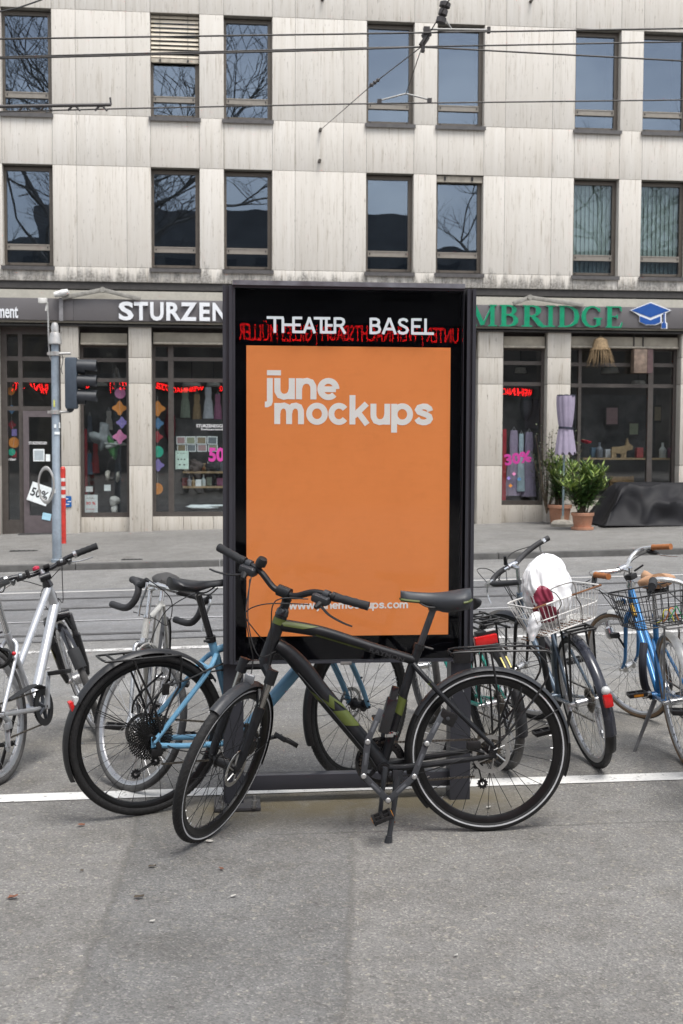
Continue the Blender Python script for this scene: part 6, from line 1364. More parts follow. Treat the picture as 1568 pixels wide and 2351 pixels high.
# ------------------------------------------------------------------ 2: the light blue bicycle behind the case
b = Bike('gravel_bicycle', 'light blue bicycle with black mudguards and a huge black cassette, standing behind the poster case', -.328, 5.374, .452, -.09, .31, .006, .365, 1.108, 70, .05)
BBk = V((.445, 0, .29)); STp = V((.292, 0, .765)); CL = V((.318, 0, .690)); fr = MB()
HT, HB = b.axz(.86), b.axz(.72)
fr.tube([HB, HT], .025, 14); fr.tube([BBk, CL, STp], [.021, .019, .0185], 14); fr.tube([HB+V((-.01, 0, .03)), BBk], [.030, .028], 14); fr.tube([HT-V((0, 0, .03)), V((.315, 0, .715))], [.022, .017], 12); fr.lathe([(.027, -.045), (.027, .045)], BBk, (0, 1, 0), 16)
for sd in (-1, 1):
    fr.tube(spline([(.31, sd*.02, .70), (.27, sd*.048, .655), (.20, sd*.058, .57), (.02, sd*.068, .372), (.0, sd*.068, .35)], 5), [.0115]*21, 10)
    fr.tube(spline([(.445, sd*.025, .29), (.37, sd*.05, .292), (.15, sd*.062, .312), (.0, sd*.068, .338)], 5), [.0145-.003*i/15 for i in range(16)], 10); fr.bevbox((.008, sd*.068, .350), (.042, .008, .05), .004)
fr.tube([(.262, -.05, .648), (.262, .05, .648)], .011, 8)
FRM = b.p('frame', fr, LBLUE)
b.wheel(False, .042, RUB, RIMB, SPB, .019, 28, disc=.08, nubs=True); b.wheel(True, .042, RUB, RIMB, SPB, .019, 28, disc=.08, nubs=True)
w2 = [o for o in b.t.children if o.name.startswith('wheel')][0]
fk = MB(); cz = b.axz(.70); fk.tube([b.axz(.66), HB], [.027, .026], 12)
for sd in (-1, 1): fk.tube(spline([b.axz(.68)+V((0, sd*.02, 0)), b.axz(.645)+V((.005, sd*.058, 0)), b.fh+b.k*.12+V((-.012, sd*.062, 0)), b.fh+V((0, sd*.060, 0))], 5), [.0185-.006*i/15 for i in range(16)], 12, flat=.8)
fo = b.p('fork', fk, LBLUE, st=True)
bo = MB()
for sd in (-1, 1):
    for tt in (.0, .03, .16): q = b.fh+b.k*tt+V((-.006, sd*.0725, 0)); bo.lathe([(.005, -.004), (.005, .004)], q, (0, 1, 0), 8)
b.p('bolt', bo, BLK, fo, st=True)
MGB = M('mudguard_black', (.014, .0145, .016), .42, var=.1, dirt=.06); b.guard(False, .382, .054, 34, 205, MGB, stays=(150,), nm='mudguard'); b.guard(True, .382, .050, 100, 200, MGB)
b.p('seatpost', MB().tube([STp-V((-.02, 0, .06)), V((.222, 0, .975))], .0150, 14), BLKG); b.p('seat_clamp', MB().tube([STp-V((0, 0, .008)), STp+V((-.005, 0, .016))], .023, 16).tube([STp+V((-.02, -.02, .004)), STp+V((-.045, -.022, .002))], .006, 6), BLK)
b.saddle(.372, 1.028, .086, 1.052, M('saddle_black', (.013, .0135, .0155), .42, var=.1), .073, .02, sz=.9)
b.crankset(BBk, radians(4), .17, BLK, .078, BLK, BLK, ped_rot=(.5, .2), cog=.088); b.cassette(.03, .102, 11, M('cassette_black', (.022, .022, .022), .32, .6), .0042); b.derailleur(x=.02, ab=(.012, .262, -.078, .217))
zr = .727; rk = []
for sd in (-1, 1): rk += [[(.12, sd*.058, zr-.15), (.125, sd*.058, zr-.06), (.12, sd*.058, zr-.012), (.09, sd*.058, zr-.002), (-.19, sd*.058, zr), (-.222, sd*.04, zr), (-.225, 0, zr)], [(.118, sd*.06, zr-.14), (.065, sd*.068, .50), (.035, sd*.070, .40)], [(-.10, sd*.058, zr), (.0, sd*.068, .50), (.03, sd*.072, .38)], [(.09, sd*.06, .62), (-.03, sd*.064, .52), (-.05, sd*.066, .45)]]
for x in (-.18, -.06, .06): rk.append([(x, -.058, zr), (x, .058, zr)])
b.rack(rk, BLK, .0052)
ll = MB(); ll.bevbox((0, 0, 0), (.018, .032, .045), .005, Mx.Translation((-.350, 0, .535)) @ Mx.Rotation(radians(-20), 4, 'Y')); o = b.p('rear_light', ll, REDL); b.p('light_housing', MB().bevbox((-.334, 0, .558), (.022, .034, .035), .005, None), CLEARL, o)
b.p('strap', MB().tube(spline([(.05, -.075, .60), (.16, -.072, .62), (.27, -.06, .652), (.40, -.03, .668), (.52, .0, .64)], 5), .0045, 6).tube(spline([(.23, -.06, .635), (.34, -.04, .632), (.5, 0, .625)], 5), .004, 6).bevbox((.045, -.076, .585), (.03, .016, .05), .004), BLK)
HC = b.axz(.93)+V((.06, 0, .01)); b.p('stem', MB().tube([b.axz(.85), b.axz(.92)], .018, 12).tube([b.axz(.915), HC], .017, 12), BLK, st=True)
b.bar([HC, HC+V((0, .05, 0)), HC+V((-.01, .15, .02)), HC+V((-.03, .22, .02))], .013, BLK, (HC+V((-.018, .13, .02)), HC+V((-.03, .222, .02))), GRIPM, .0165)
b.cables([[HC+V((.03, .1, 0)), HC+V((.09, 0, -.1)), b.axz(.72)+V((.05, .04, 0)), b.fh+b.k*.15+V((-.03, .07, 0))]])
b.p('hose', MB().tube(spline([(.33, -.045, .27), (.22, -.065, .275), (.12, -.075, .30), (.06, -.078, .33)], 5), .003, 6), WIREB)
# ------------------------------------------------------------------ 3: the silver bicycle cut by the left edge
b = Bike('suspension_bicycle', 'silver bicycle with a black suspension fork and red bell, cut by the left photo edge', -1.054, 5.937, 1.247, .155, .62, -.005, .335, 1.039, 70, .05)
BBk = V((.43, 0, .285)); HT, HB = b.axz(.882), b.axz(.735); fr = MB()
fr.tube([HB, HT], [.026, .024], 16); fr.tube([HB+V((-.005, 0, .045)), BBk+V((.01, 0, .03))], [.027, .026], 16); fr.tube([HT-V((.004, 0, .012)), V((.345, 0, .52))], [.021, .019], 14); fr.tube([BBk, V((.275, 0, .70))], .018, 14); fr.lathe([(.026, -.045), (.026, .045)], BBk, (0, 1, 0), 14)
for sd in (-1, 1): fr.tube(spline([(.29, sd*.02, .66), (.25, sd*.05, .60), (.0, sd*.068, .345)], 5), .010, 9); fr.tube(spline([(.43, sd*.03, .285), (.35, sd*.055, .29), (.0, sd*.068, .335)], 5), .012, 9)
fo = b.p('frame', fr, SILV); bo = MB()
for z in (.38, .46): t_ = (z-BBk.z)/(HB.z-BBk.z); q = BBk.lerp(HB, t_); bo.lathe([(.006, -.034), (.006, .034)], q+V((0, 0, 0)), (.5, -1, 0), 8)
b.p('bolt', bo, STEEL, fo)
b.wheel(False, .040, RUBG, RIMS, SPS, .024, 32, hubr=.02); b.wheel(True, .040, RUBG, RIMS, SPS, .024, 32, drum=.036)
b.guard(False, .352, .052, 30, 190, BLKG); b.guard(True, .352, .052, 60, 148, BLKG); b.guard(True, .352, .066, 148.3, 168, GRIPM, nm='mud_flap')
fk = MB(); cz = b.fh+b.k*.385
for sd in (-1, 1): fk.tube([b.fh+V((0, sd*.06, 0)), b.fh+b.k*.06+V((0, sd*.066, 0)), b.fh+b.k*.24+V((0, sd*.066, 0)), b.fh+b.k*.255+V((0, sd*.066, 0))], [.012, .020, .024, .026], 14)
fk.tube([cz+V((0, -.07, 0)), cz+V((.01, 0, .012)), cz+V((0, .07, 0))], [.026, .03, .026], 14)
fo = b.p('fork', fk, BLKG, st=True); sg = MB()
for sd in (-1, 1): sg.tube([b.fh+b.k*.255+V((0, sd*.066, 0)), cz+V((0, sd*.066, 0))], .0175, 12)
b.p('stanchion', sg, M('stanchion_grey', (.10, .10, .105), .3, .6), fo, st=True); b.p('fork_sticker', MB().bevbox(b.fh+b.k*.19+V((-.012, .0885, 0)), (.032, .002, .06), .0005), M('sticker_sand', (.36, .33, .17), .5), fo, st=True)
bk_ = MB()
for sd in (-1, 1): bk_.tube([b.fh+b.k*.30+V((-.03, sd*.05, 0)), b.fh+b.k*.37+V((-.035, sd*.035, 0))], .009, 8)
b.p('rim_brake', bk_, BLK, st=True)
b.p('headset', MB().tube([b.axz(.883), b.axz(.905), b.axz(.918)], [.030, .025, .021], 16), BLKG)
HC = b.axz(.96)+V((.06, 0, .010)); sm = MB(); sm.tube([b.axz(.905), b.axz(.932)], .020, 14); sm.lathe([(.022, -.03), (.022, .03)], b.axz(.935), (0, 1, 0), 14); b.p('stem', sm, BLKG, st=True); b.p('stem_arm', MB().tube([b.axz(.938), HC], [.015, .013], 12), SILV, st=True)
bar = b.bar([HC, HC+V((0, .06, 0)), HC+V((-.006, .14, .02)), HC+V((-.016, .19, .024)), HC+V((-.05, .315, .026))], .0128, BLKG, (HC+V((-.02, .205, .025)), HC+V((-.053, .322, .026))), GRIPM, .018)
for sd in (-1, 1):
    b.p('grip_collar', MB().lathe([(.021, -.009), (.021, .009)], HC+V((-.018, sd*.198, .024)), (-.2, sd, 0), 16), ALUP, bar, st=True); g0 = HC+V((-.006, sd*.16, .022)); b.lever(g0+V((.012, 0, -.014)), V((.8, 0, -.35)).normalized(), g0+V((.035, sd*.13, -.045)), ALUP, M('lever_grey', (.14, .15, .16), .4, .4), bar)
    b.p('shifter', MB().bevbox(g0+V((.01, -sd*.045, -.015)), (.045, .055, .035), .009), BLK, bar, st=True); b.p('clamp_ring', MB().lathe([(.019, -.008), (.019, .008)], HC+V((-.002, sd*.115, .014)), (0, 1, .2), 14), M('lever_grey', (.14, .15, .16), .4, .4), bar, st=True)
b.p('bell', MB().lathe([(.017, 0), (.02, .006), (.018, .018), (0, .024)], HC+V((-.01, .025, .016)), (0, 0, 1), 16), M('bell_red', (.48, .02, .06), .3), bar, st=True); b.p('display_mount', MB().bevbox(HC+V((-.01, -.03, .018)), (.05, .035, .02), .005), BLK, bar, st=True); b.p('lamp_mount', MB().bevbox(HC+V((-.005, .075, .012)), (.03, .02, .05), .005), BLK, bar, st=True)
g = lambda y, dx=0, dz=0: HC+V((.03+dx, y, dz))
b.cables([[g(-.12, .01), g(-.10, .07, -.08), g(-.06, .08, -.2), b.axz(.80)+V((.10, -.04, 0)), b.fh+b.k*.40+V((.03, -.03, .0))], [g(.13), g(.06, .09, -.04), g(-.03, .07, -.12), b.axz(.80)+V((.06, -.03, 0))], [g(-.1, 0, -.02), g(0, .08, -.08), b.axz(.84)+V((.05, .05, 0)), b.axz(.76)+V((0, .04, 0))]])
b.saddle(.36, .96, .09, .975, BLK, .075, .022); b.p('seatpost', MB().tube([V((.28, 0, .68)), V((.215, 0, .93))], .0145, 12), ALUP)
b.crankset(BBk, radians(72), .17, M('crank_alu', (.40, .41, .42), .35, .7), .086, M('ring_dark', (.06, .065, .075), .4, .5), BLK, ped_rot=(.1, .1), cog=.05, cover=BLK); b.cassette(.02, .06, 8); b.derailleur(mat=M('crank_alu', (.40, .41, .42), .35, .7))
cv = MB(); cv.tube(spline([(.42, -.062, .385), (.34, -.064, .41), (.22, -.066, .405), (.08, -.066, .39)], 5), [.03, .03, .03, .03, .03, .03, .029, .028, .027, .026, .025, .024, .022, .02, .018, .012], 10, flat=.3); b.p('chain_case', cv, GRIPM)
b.rack([[(-.25, sd*.06, .72), (.12, sd*.06, .72)] for sd in (-1, 1)]+[[(-.03, sd*.07, .35), (-.08, sd*.06, .72)] for sd in (-1, 1)]+[[(-.25, -.06, .72), (-.25, .06, .72)]], BLK)
b.p('ring_lock', MB().rev([(.055, -.01), (.055, .01), (.043, .01), (.043, -.01)], (.185, 0, .585), (.75, 0, -.65), 24), BLK); b.p('lock_knob', MB().ico((.20, -.062, .60), .011, sub=2), M('knob_red', (.6, .02, .03), .3)); b.p('kickstand', MB().tube([(.3, .04, .28), (.25, .14, .02)], .009, 8), BLK)
# ------------------------------------------------------------------ 4: the old white bicycle with dropped bars
b = Bike('road_bicycle', 'old white bicycle with dropped taped bars facing the viewer behind the light blue bicycle', -.375, 6.861, -1.64, .098, .78, -.001, .330, 1.05, 72, .05)
BBk = V((.42, 0, .27)); HT, HB = b.axz(.80), b.axz(.685); fr = MB()
fr.tube([HB, HT], .0175, 14); fr.tube([HB+V((-.004, 0, .025)), BBk], .0165, 12); fr.tube([HT-V((.004, 0, .025)), V((.275, 0, .775))], .0145, 12); fr.tube([BBk, V((.27, 0, .80))], .0145, 12); fr.lathe([(.021, -.036), (.021, .036)], BBk, (0, 1, 0), 14)
for sd in (-1, 1): fr.tube([(.275, sd*.018, .78), (.0, sd*.062, .335)], .008, 8); fr.tube([(.42, sd*.025, .27), (.0, sd*.062, .33)], .010, 8)
fo = b.p('frame', fr, WHT); b.p('frame_band', MB().tube([BBk.lerp(HB, .80), BBk.lerp(HB, .86)], .0173, 14), M('band_red', (.5, .04, .03), .4), fo)
b.p('lug', MB().tube([HT-b.k*.008, HT+b.k*.006], .0205, 14).tube([HB-b.k*.006, HB+b.k*.012], .0205, 14), ALUP, fo)
b.wheel(False, .034, RUBG, RIMS, SPS, .018, 32); b.wheel(True, .034, RUBG, RIMS, SPS, .018, 32)
fk = MB()
for sd in (-1, 1): fk.tube(spline([b.axz(.665)+V((0, sd*.028, 0)), b.axz(.64)+V((0, sd*.05, 0)), b.fh+b.k*.16+V((-.03, sd*.052, 0)), b.fh+b.k*.05+V((-.018, sd*.052, 0)), b.fh+V((0, sd*.052, 0))], 5), [.013-.0065*i/20 for i in range(21)], 10)
fk.tube([b.axz(.665)+V((0, -.035, 0)), b.axz(.675), b.axz(.665)+V((0, .035, 0))], .017, 10); fk.tube([b.axz(.67), HB], .019, 12); b.p('fork', fk, M('fork_chrome', (.44, .45, .46), .3, .8, dirt=.25), st=True)
cb2 = MB(); q = b.axz(.655)+V((.035, 0, 0))
cb2.tube(spline([q+V((.0, -.045, -.05)), q+V((.005, -.045, .0)), q+V((.0, 0, .03)), q+V((.005, .05, .015)), q+V((0, .06, -.02))], 5), .007, 8); cb2.tube(spline([q+V((.012, .04, -.05)), q+V((.012, .045, .0)), q+V((.01, 0, .03))], 5), .006, 8); b.p('rim_brake', cb2, M('caliper_alu', (.48, .47, .44), .35, .7, dirt=.25), st=True)
b.guard(True, .343, .046, 95, 200, M('mudguard_dark', (.03, .03, .032), .5)); b.guard(False, .343, .046, 20, 190, M('mudguard_dark', (.03, .03, .032), .5))
HC = b.axz(.955)+V((.075, 0, .005)); b.p('stem', MB().tube([b.axz(.79), b.axz(.935)], .0115, 12).tube([b.axz(.93), HC], .0125, 12).lathe([(.018, -.022), (.018, .022)], HC, (0, 1, 0), 14), ALUP, st=True)
bar = b.bar([HC, HC+V((0, .06, 0)), HC+V((0, .15, 0)), HC+V((.018, .185, .0))], .0128, ALUP)
for sd in (-1, 1):
    P = spline([HC+V(p) for p in ((0, sd*.11, 0), (.012, sd*.18, 0), (.05, sd*.198, .002), (.092, sd*.20, -.012), (.108, sd*.20, -.05), (.095, sd*.20, -.10), (.05, sd*.20, -.135), (-.06, sd*.20, -.145))], 6); b.p('bar_tape', MB().tube(P, [.0165*(1+.05*(i % 2)) for i in range(len(P))], 12), TAPE, bar, st=True)
    h = HC+V((.115, sd*.20, -.015)); b.p('hood', MB().tube([h-V((.02, 0, 0)), h+V((.015, 0, .02)), h+V((.03, 0, .045))], [.017, .018, .012], 10), GRIPM, bar, st=True); b.p('brake_lever', MB().tube(spline([h+V((.028, 0, .04)), h+V((.045, 0, .0)), h+V((.04, 0, -.07)), h+V((.055, 0, -.13))], 5), [.007]*16, 8, flat=.7), ALUP, bar, st=True)
b.cables([[HC+V((.14, .19, .03)), HC+V((.16, .08, .02)), HC+V((.10, 0, -.1)), b.axz(.69)+V((.05, 0, 0))], [HC+V((.14, -.19, .03)), HC+V((.17, -.05, -.03)), HC+V((.10, .04, -.16)), b.axz(.80)+V((0, .04, 0)), V((.7, .02, .79))]])
b.saddle(.345, .915, .075, .925, M('saddle_worn', (.045, .043, .042), .6), .078, .022); b.p('seatpost', MB().tube([(.27, 0, .78), (.235, 0, .89)], .0135, 12), ALUP)
b.crankset(BBk, radians(-35), .17, ALUP, .085, M('ring_dark', (.06, .065, .075), .4, .5), BLK, cog=.035); b.cassette(.02, .045, 6)
# ------------------------------------------------------------------ 5: slate bicycle carrying the white basket
b = Bike('touring_bicycle', 'slate blue bicycle seen from behind with a white wire basket on its rear rack', 1.885, 5.913, 1.619, .202, .46, -.002, .338, 1.03, 71, .05)
BBk = V((.43, 0, .28)); HT, HB = b.axz(.80), b.axz(.66); fr = MB()
fr.tube([HB, HT], .018, 14); fr.tube([HB+V((-.004, 0, .02)), BBk], .0165, 12); fr.tube([HT-V((.004, 0, .02)), V((.28, 0, .70))], .0155, 12); fr.tube([BBk, V((.27, 0, .74))], .0155, 12); fr.lathe([(.022, -.038), (.022, .038)], BBk, (0, 1, 0), 14)
for sd in (-1, 1): fr.tube([(.28, sd*.018, .70), (.0, sd*.064, .345)], .0085, 8); fr.tube([(.43, sd*.028, .28), (.0, sd*.064, .338)], .010, 8)
b.p('frame', fr, SLATE)
b.wheel(False, .038, RUB, RIMS, SPS, .02, 36, hubr=.02); b.wheel(True, .038, RUB, RIMS, SPS, .02, 36)
b.guard(False, .356, .054, 60, 150, M('mudguard_navy', (.022, .024, .034), .25, coat=.5), stays=()); b.guard(False, .356, .056, 150.2, 196, M('mudguard_navy', (.022, .024, .034), .25, coat=.5)); b.guard(False, .354, .05, 196, 212, BLK, nm='mud_flap'); b.guard(True, .354, .05, 40, 190, BLKG, stays=(60, 170))
fk = MB()
for sd in (-1, 1): fk.tube(spline([b.axz(.64)+V((0, sd*.03, 0)), b.axz(.62)+V((0, sd*.052, 0)), b.fh+b.k*.15+V((-.028, sd*.054, 0)), b.fh+V((0, sd*.054, 0))], 5), [.0135-.006*i/15 for i in range(16)], 10)
fk.tube([b.axz(.64)+V((0, -.035, 0)), b.axz(.65), b.axz(.64)+V((0, .035, 0))], .018, 10); b.p('fork', fk, BLK, st=True)
HC = b.axz(.965)+V((.055, 0, .0)); b.p('stem', MB().tube([b.axz(.79), b.axz(.955)], .0115, 12).tube([b.axz(.95), HC], .0135, 12).lathe([(.018, -.024), (.018, .024)], HC, (0, 1, 0), 14), CHROME, st=True)
bar = b.bar([HC, HC+V((0, .03, 0)), HC+V((0, .06, .0))], .0135, CHROME)
for sd in (-1, 1):
    P = spline([HC+V(p) for p in (((0, .045, 0), (.02, .085, -.012), (.03, .125, -.030), (.015, .15, -.045), (-.03, .145, -.052), (-.17, .11, -.058)) if sd > 0 else ((0, -.045, 0), (.01, -.10, .012), (.0, -.16, .03), (-.02, -.22, .045), (-.045, -.29, .055)))], 5); b.p('bar_tape', MB().tube(P, [.0155*(1+.04*(i % 2)) for i in range(len(P))], 12), TAPE, bar, st=True)
    h = HC+V((.03, .15, -.04)) if sd > 0 else HC+V((-.03, -.25, .05)); b.lever(h, V((1, 0, -.3)).normalized(), h+V((.03, sd*.02, -.12)), ALUP, ALUP, bar)
b.p('thumb_shifter', MB().tube([HC+V((0, .03, .02)), HC+V((-.02, .035, .07))], [.012, .008], 8), BLK, bar, st=True)
b.cables([[HC+V((.06, .15, -.04)), HC+V((.11, .15, .04)), HC+V((.10, .05, -.02)), b.axz(.72)+V((.04, 0, 0))], [HC+V((.02, .04, 0)), HC+V((.10, .04, -.08)), b.axz(.85)+V((.07, .03, 0)), b.axz(.70)+V((0, .03, 0))], [HC+V((.03, -.2, .04)), HC+V((.12, -.1, .02)), HC+V((.08, 0, -.12)), b.axz(.74)+V((.02, -.02, 0))]])
b.saddle(.36, .90, .10, .912, BLK, .07, .022); b.p('seatpost', MB().tube([(.275, 0, .70), (.24, 0, .88)], .0135, 12), BLK)
b.crankset(BBk, radians(60), .17, ALUP, .086, M('ring_dark', (.06, .065, .075), .4, .5), BLK, cog=.05); b.cassette(.022, .06, 7); b.derailleur(mat=M('crank_alu', (.40, .41, .42), .35, .7), x=.02, drop=.15)
zr = .735; rk = []
for sd in (-1, 1): rk += [[(.14, sd*.05, zr-.02), (.10, sd*.06, zr), (-.20, sd*.062, zr)], [(-.17, sd*.062, zr), (-.02, sd*.07, .36)], [(-.05, sd*.062, zr), (.0, sd*.07, .36)]]
for x in (-.20, -.14, -.07, .0, .08): rk.append([(x, -.062, zr), (x, .062, zr)])
b.rack(rk, BLK, .006)
tl_ = MB(); tl_.bevbox((0, 0, 0), (.028, .046, .065), .012, Mx.Translation((-.378, 0, .425))); o = b.p('rear_light', tl_, REDL); b.p('light_cap', MB().ico((-.372, 0, .472), .023, sub=2, sc=(.8, 1, 1)), CLEARL, o)
b.p('kickstand', MB().tube([(.02, .07, .30), (.06, .16, .06), (.065, .175, .02)], .009, 8), BLK)
b.p('bottle_pump', MB().tube([(.40, .0, .40), (.335, .0, .58)], .022, 12), M('pump_grey', (.16, .18, .19), .4, .3))
b.p('cable_lock', MB().tube(spline([(.26, .08, .66), (.22, .10, .58), (.23, .10, .44), (.26, .09, .36)], 5), .017, 10), GRIPM)
DK5 = b
# the white wire basket tied on the rack
WW = M('basket_white', (.70, .69, .66), .45, var=.12, dirt=.18, dirtcol=(.25, .10, .04)); RUST = M('rust', (.17, .075, .032), .85, var=.4, scale=40)
zb = zr+.012; LW, LD, H0_, fl = .150, .105, .155, .04
BKM = DK5.M @ Mx.Translation((-.075, .070, zb+.018)) @ Mx.Rotation(radians(11), 4, 'Z') @ Mx.Rotation(radians(-4), 4, 'X')
bk = thing('wire_basket', 'rusting white wire basket tied crosswise on the rear rack of the slate bicycle', 'basket', mat=BKM.copy())
def rect(z, e, r_=.03):
    x, y = LD+e, LW+e; pts = []
    for (cx_, cy_, a0) in ((x-r_, y-r_, 0), (-x+r_, y-r_, 90), (-x+r_, -y+r_, 180), (x-r_, -y+r_, 270)):
        for i in range(5): a = radians(a0+90*i/4); pts.append((cx_+r_*cos(a), cy_+r_*sin(a), z))
    return pts
mb = MB(); mb.tube(rect(H0_, fl), .0045, 7, True); mb.tube(rect(H0_*.52, fl*.52), .003, 6, True); mb.tube(rect(0, 0), .0035, 6, True); bk_r = mb.build('rim_wire', WW, bk)
mb = MB()
for i in range(15):
    y = -LW+.02+(2*LW-.04)*i/14
    for sx in (-1, 1): mb.tube([(sx*LD, y, 0), (sx*(LD+fl), y*(1+fl/LW), H0_)], .0019, 5)
    mb.tube([(-LD, y, 0), (LD, y, 0)], .0017, 4)
for i in range(9):
    x = -LD+.015+(2*LD-.03)*i/8
    for sy in (-1, 1): mb.tube([(x, sy*LW, 0), (x*(1+fl/LD), sy*(LW+fl), H0_)], .0019, 5)
    mb.tube([(x, -LW, .001), (x, LW, .001)], .0017, 4)
mb.build('mesh_wire', WW, bk)
mb = MB()
for (y0, y1) in ((-.16, -.02), (.10, .16)): mb.tube([(-LD-fl, y0*1.2, H0_+.001), (-LD-fl, y1*1.2, H0_+.001)], .0052, 7)
for i in range(14): mb.tube([(-LD+.02*rnd.random(), -LW+.03+.027*i, .003), (-LD+.04+.1*rnd.random(), -LW+.03+.027*i, .003)], .0026, 5)
mb.build('rust_patch', RUST, bk)
mb = MB(); mb.tube(spline([(-LD-.01, -.06, .0), (-LD-.03, -.065, .09), (-LD-fl-.012, -.04, .14), (-LD-fl-.01, -.05, .19), (-LD-fl+.03, -.05, .21), (-LD-fl+.03, .06, .21), (-LD-fl-.01, .06, .19), (-LD-fl-.012, .045, .14), (-LD-.03, .07, .09), (-LD-.01, .065, 0)], 4), .0028, 6); mb.build('handle', M('wire_dark', (.12, .11, .10), .5, .5), bk)
# carrier bag slumped in it
def bag():
    from mathutils import noise as mn
    m, n, l, p = nodes('carrier_bag'); co = coords(n, l); a = noise(n, l, 5, 4, co); p.inputs['Base Color'].default_value = (.74, .75, .76, 1); p.inputs['Roughness'].default_value = .38; p.inputs['Transmission Weight'].default_value = .0; p.inputs['Subsurface Weight'].default_value = .15; p.inputs['Subsurface Radius'].default_value = (.05, .05, .05)
    bp = n.new('ShaderNodeBump'); bp.inputs['Strength'].default_value = .32; bp.inputs['Distance'].default_value = .01; v = n.new('ShaderNodeTexVoronoi'); v.feature = 'DISTANCE_TO_EDGE'; v.inputs['Scale'].default_value = 13; l.new(co, v.inputs[0]); l.new(v.outputs[0], bp.inputs['Height']); l.new(bp.outputs[0], p.inputs['Normal'])
    m2, n2, l2, p2 = nodes('carrier_bag_print'); p2.inputs['Base Color'].default_value = (.25, .028, .06, 1); p2.inputs['Roughness'].default_value = .4
    t = thing('carrier_bag', 'crumpled white plastic carrier bag with dark red print lying in the white basket', 'bag', mat=BKM @ Mx.Translation((.01, .045, .015)) @ Mx.Rotation(radians(10), 4, 'X') @ Mx.Diagonal((.85, .80, .93, 1)))
    prof = [(0, .02, 0), (.03, .085, .085), (.08, .11, .115), (.14, .115, .14), (.20, .095, .155), (.26, .070, .145), (.30, .056, .13), (.335, .038, .10), (.36, .018, .055), (.372, .002, .006)]
    K = 150; R = []
    for i in range(120):
        f = i/119*(len(prof)-1); k = min(int(f), len(prof)-2); q = f-k; z, ax_, ay_ = [prof[k][c]+(prof[k+1][c]-prof[k][c])*q for c in range(3)]; ring = []
        for j in range(K):
            a = 2*pi*j/K; w = 1+.22*mn.noise(V((cos(a)*2.2, sin(a)*2.2, z*7)))+.10*mn.noise(V((cos(a)*6, sin(a)*6, z*16)))+.06*(1-abs(mn.noise(V((cos(a)*4+3, sin(a)*4, z*9))))*2.5); ring.append((ax_*w*cos(a), ay_*w*sin(a)+.05*(z/.4)**2*0, z+.012*mn.noise(V((a, z*20, 0)))))
        R.append(ring)
    mb = MB(); mb.loft(R)
    for fi, f in enumerate(mb.f):
        if len(f) != 4: continue
        c = sum((V(mb.v[i]) for i in f), V())/4; a_ = c.y; z_ = c.z
        if c.x < .02 and (((a_-.085)/.05)**2+((z_-.165)/.055)**2 < 1 or ((a_-.06)/.055)**2+((z_-.065)/.05)**2 < 1 or (.05 < a_ < .12 and .06 < z_ < .17 and a_ > .085-.3*abs(z_-.11))): mb.mi[fi] = 1
    mb.build('bag_body', [m, m2], t, ang=70)
    mb = MB(); rr = []
    for i in range(16):
        s = i/15; cx_, cy_, cz_ = -.10-.02*s, .15+.055*s, .09-.14*s; w = .028*sin(pi*min(1, .12+s*.88))+.012; ring = []
        for j in range(24): a = 2*pi*j/24; f = 1+.3*mn.noise(V((cos(a)*2, sin(a)*2, s*5))); ring.append((cx_+w*f*cos(a)*.8, cy_+w*f*sin(a), cz_+.01*mn.noise(V((a, s*4, 2)))))
        rr.append(ring)
    mb.loft(rr); mb.build('bag_end', m, t, ang=70)
bag()
# ------------------------------------------------------------------ 6: teal bicycle, mostly hidden by the case and the black bicycle
b = Bike('hybrid_bicycle', 'teal bicycle mostly hidden behind the right post, with a broad red rear light', 1.413, 5.947, 1.751, .159, -.104, 0, .335, 1.05, 70, .05)
BBk = V((.43, 0, .28)); HT, HB = b.axz(.82), b.axz(.68); fr = MB(); fr.tube([HB, HT], .018, 12); fr.tube([HB, BBk], .017, 12); fr.tube([HT-V((0, 0, .02)), V((.28, 0, .66))], .016, 12); fr.tube([BBk, V((.265, 0, .72))], .0155, 12)
for sd in (-1, 1): fr.tube([(.28, sd*.018, .67), (.0, sd*.064, .345)], .009, 8); fr.tube([(.43, sd*.028, .28), (.0, sd*.064, .335)], .0105, 8)
b.p('frame', fr, TEAL); b.wheel(False, .042, RUBG, RIMB, SPS, .02, 36); b.wheel(True, .042, RUBG, RIMB, SPS, .02, 36)
b.guard(False, .350, .052, 70, 175, BLK); b.guard(False, .352, .050, 175, 196, GRIPM, nm='mud_flap')
fk = MB()
for sd in (-1, 1): fk.tube([b.axz(.66)+V((0, sd*.03, 0)), b.axz(.64)+V((0, sd*.055, 0)), b.fh+V((0, sd*.055, 0))], [.014, .014, .009], 10)
b.p('fork', fk, TEAL, st=True)
zr = .775; rk = []
for sd in (-1, 1): rk += [[(.14, sd*.05, zr), (-.19, sd*.065, zr)], [(.10, sd*.05, zr-.035), (-.19, sd*.065, zr-.035)], [(-.15, sd*.065, zr-.03), (-.0, sd*.072, .36)], [(-.02, sd*.065, zr-.03), (.0, sd*.072, .36)]]
for x in (-.19, -.10, .0, .10): rk += [[(x, -.065, zr), (x, .065, zr)]]
for x in (-.15, -.05, .05): rk += [[(x, -.03, zr+.004), (x-.05, .0, zr+.004), (x, .03, zr+.004)]]
b.rack(rk, BLK, .0055)
o = b.p('rear_light', MB().bevbox((-.235, .085, zr-.060), (.03, .115, .045), .006), REDL); b.p('light_bracket', MB().bevbox((-.205, .07, zr-.035), (.05, .10, .03), .005), BLK, o); b.p('light_window', MB().bevbox((-.215, .05, zr-.020), (.03, .05, .008), .002), CLEARL, o)
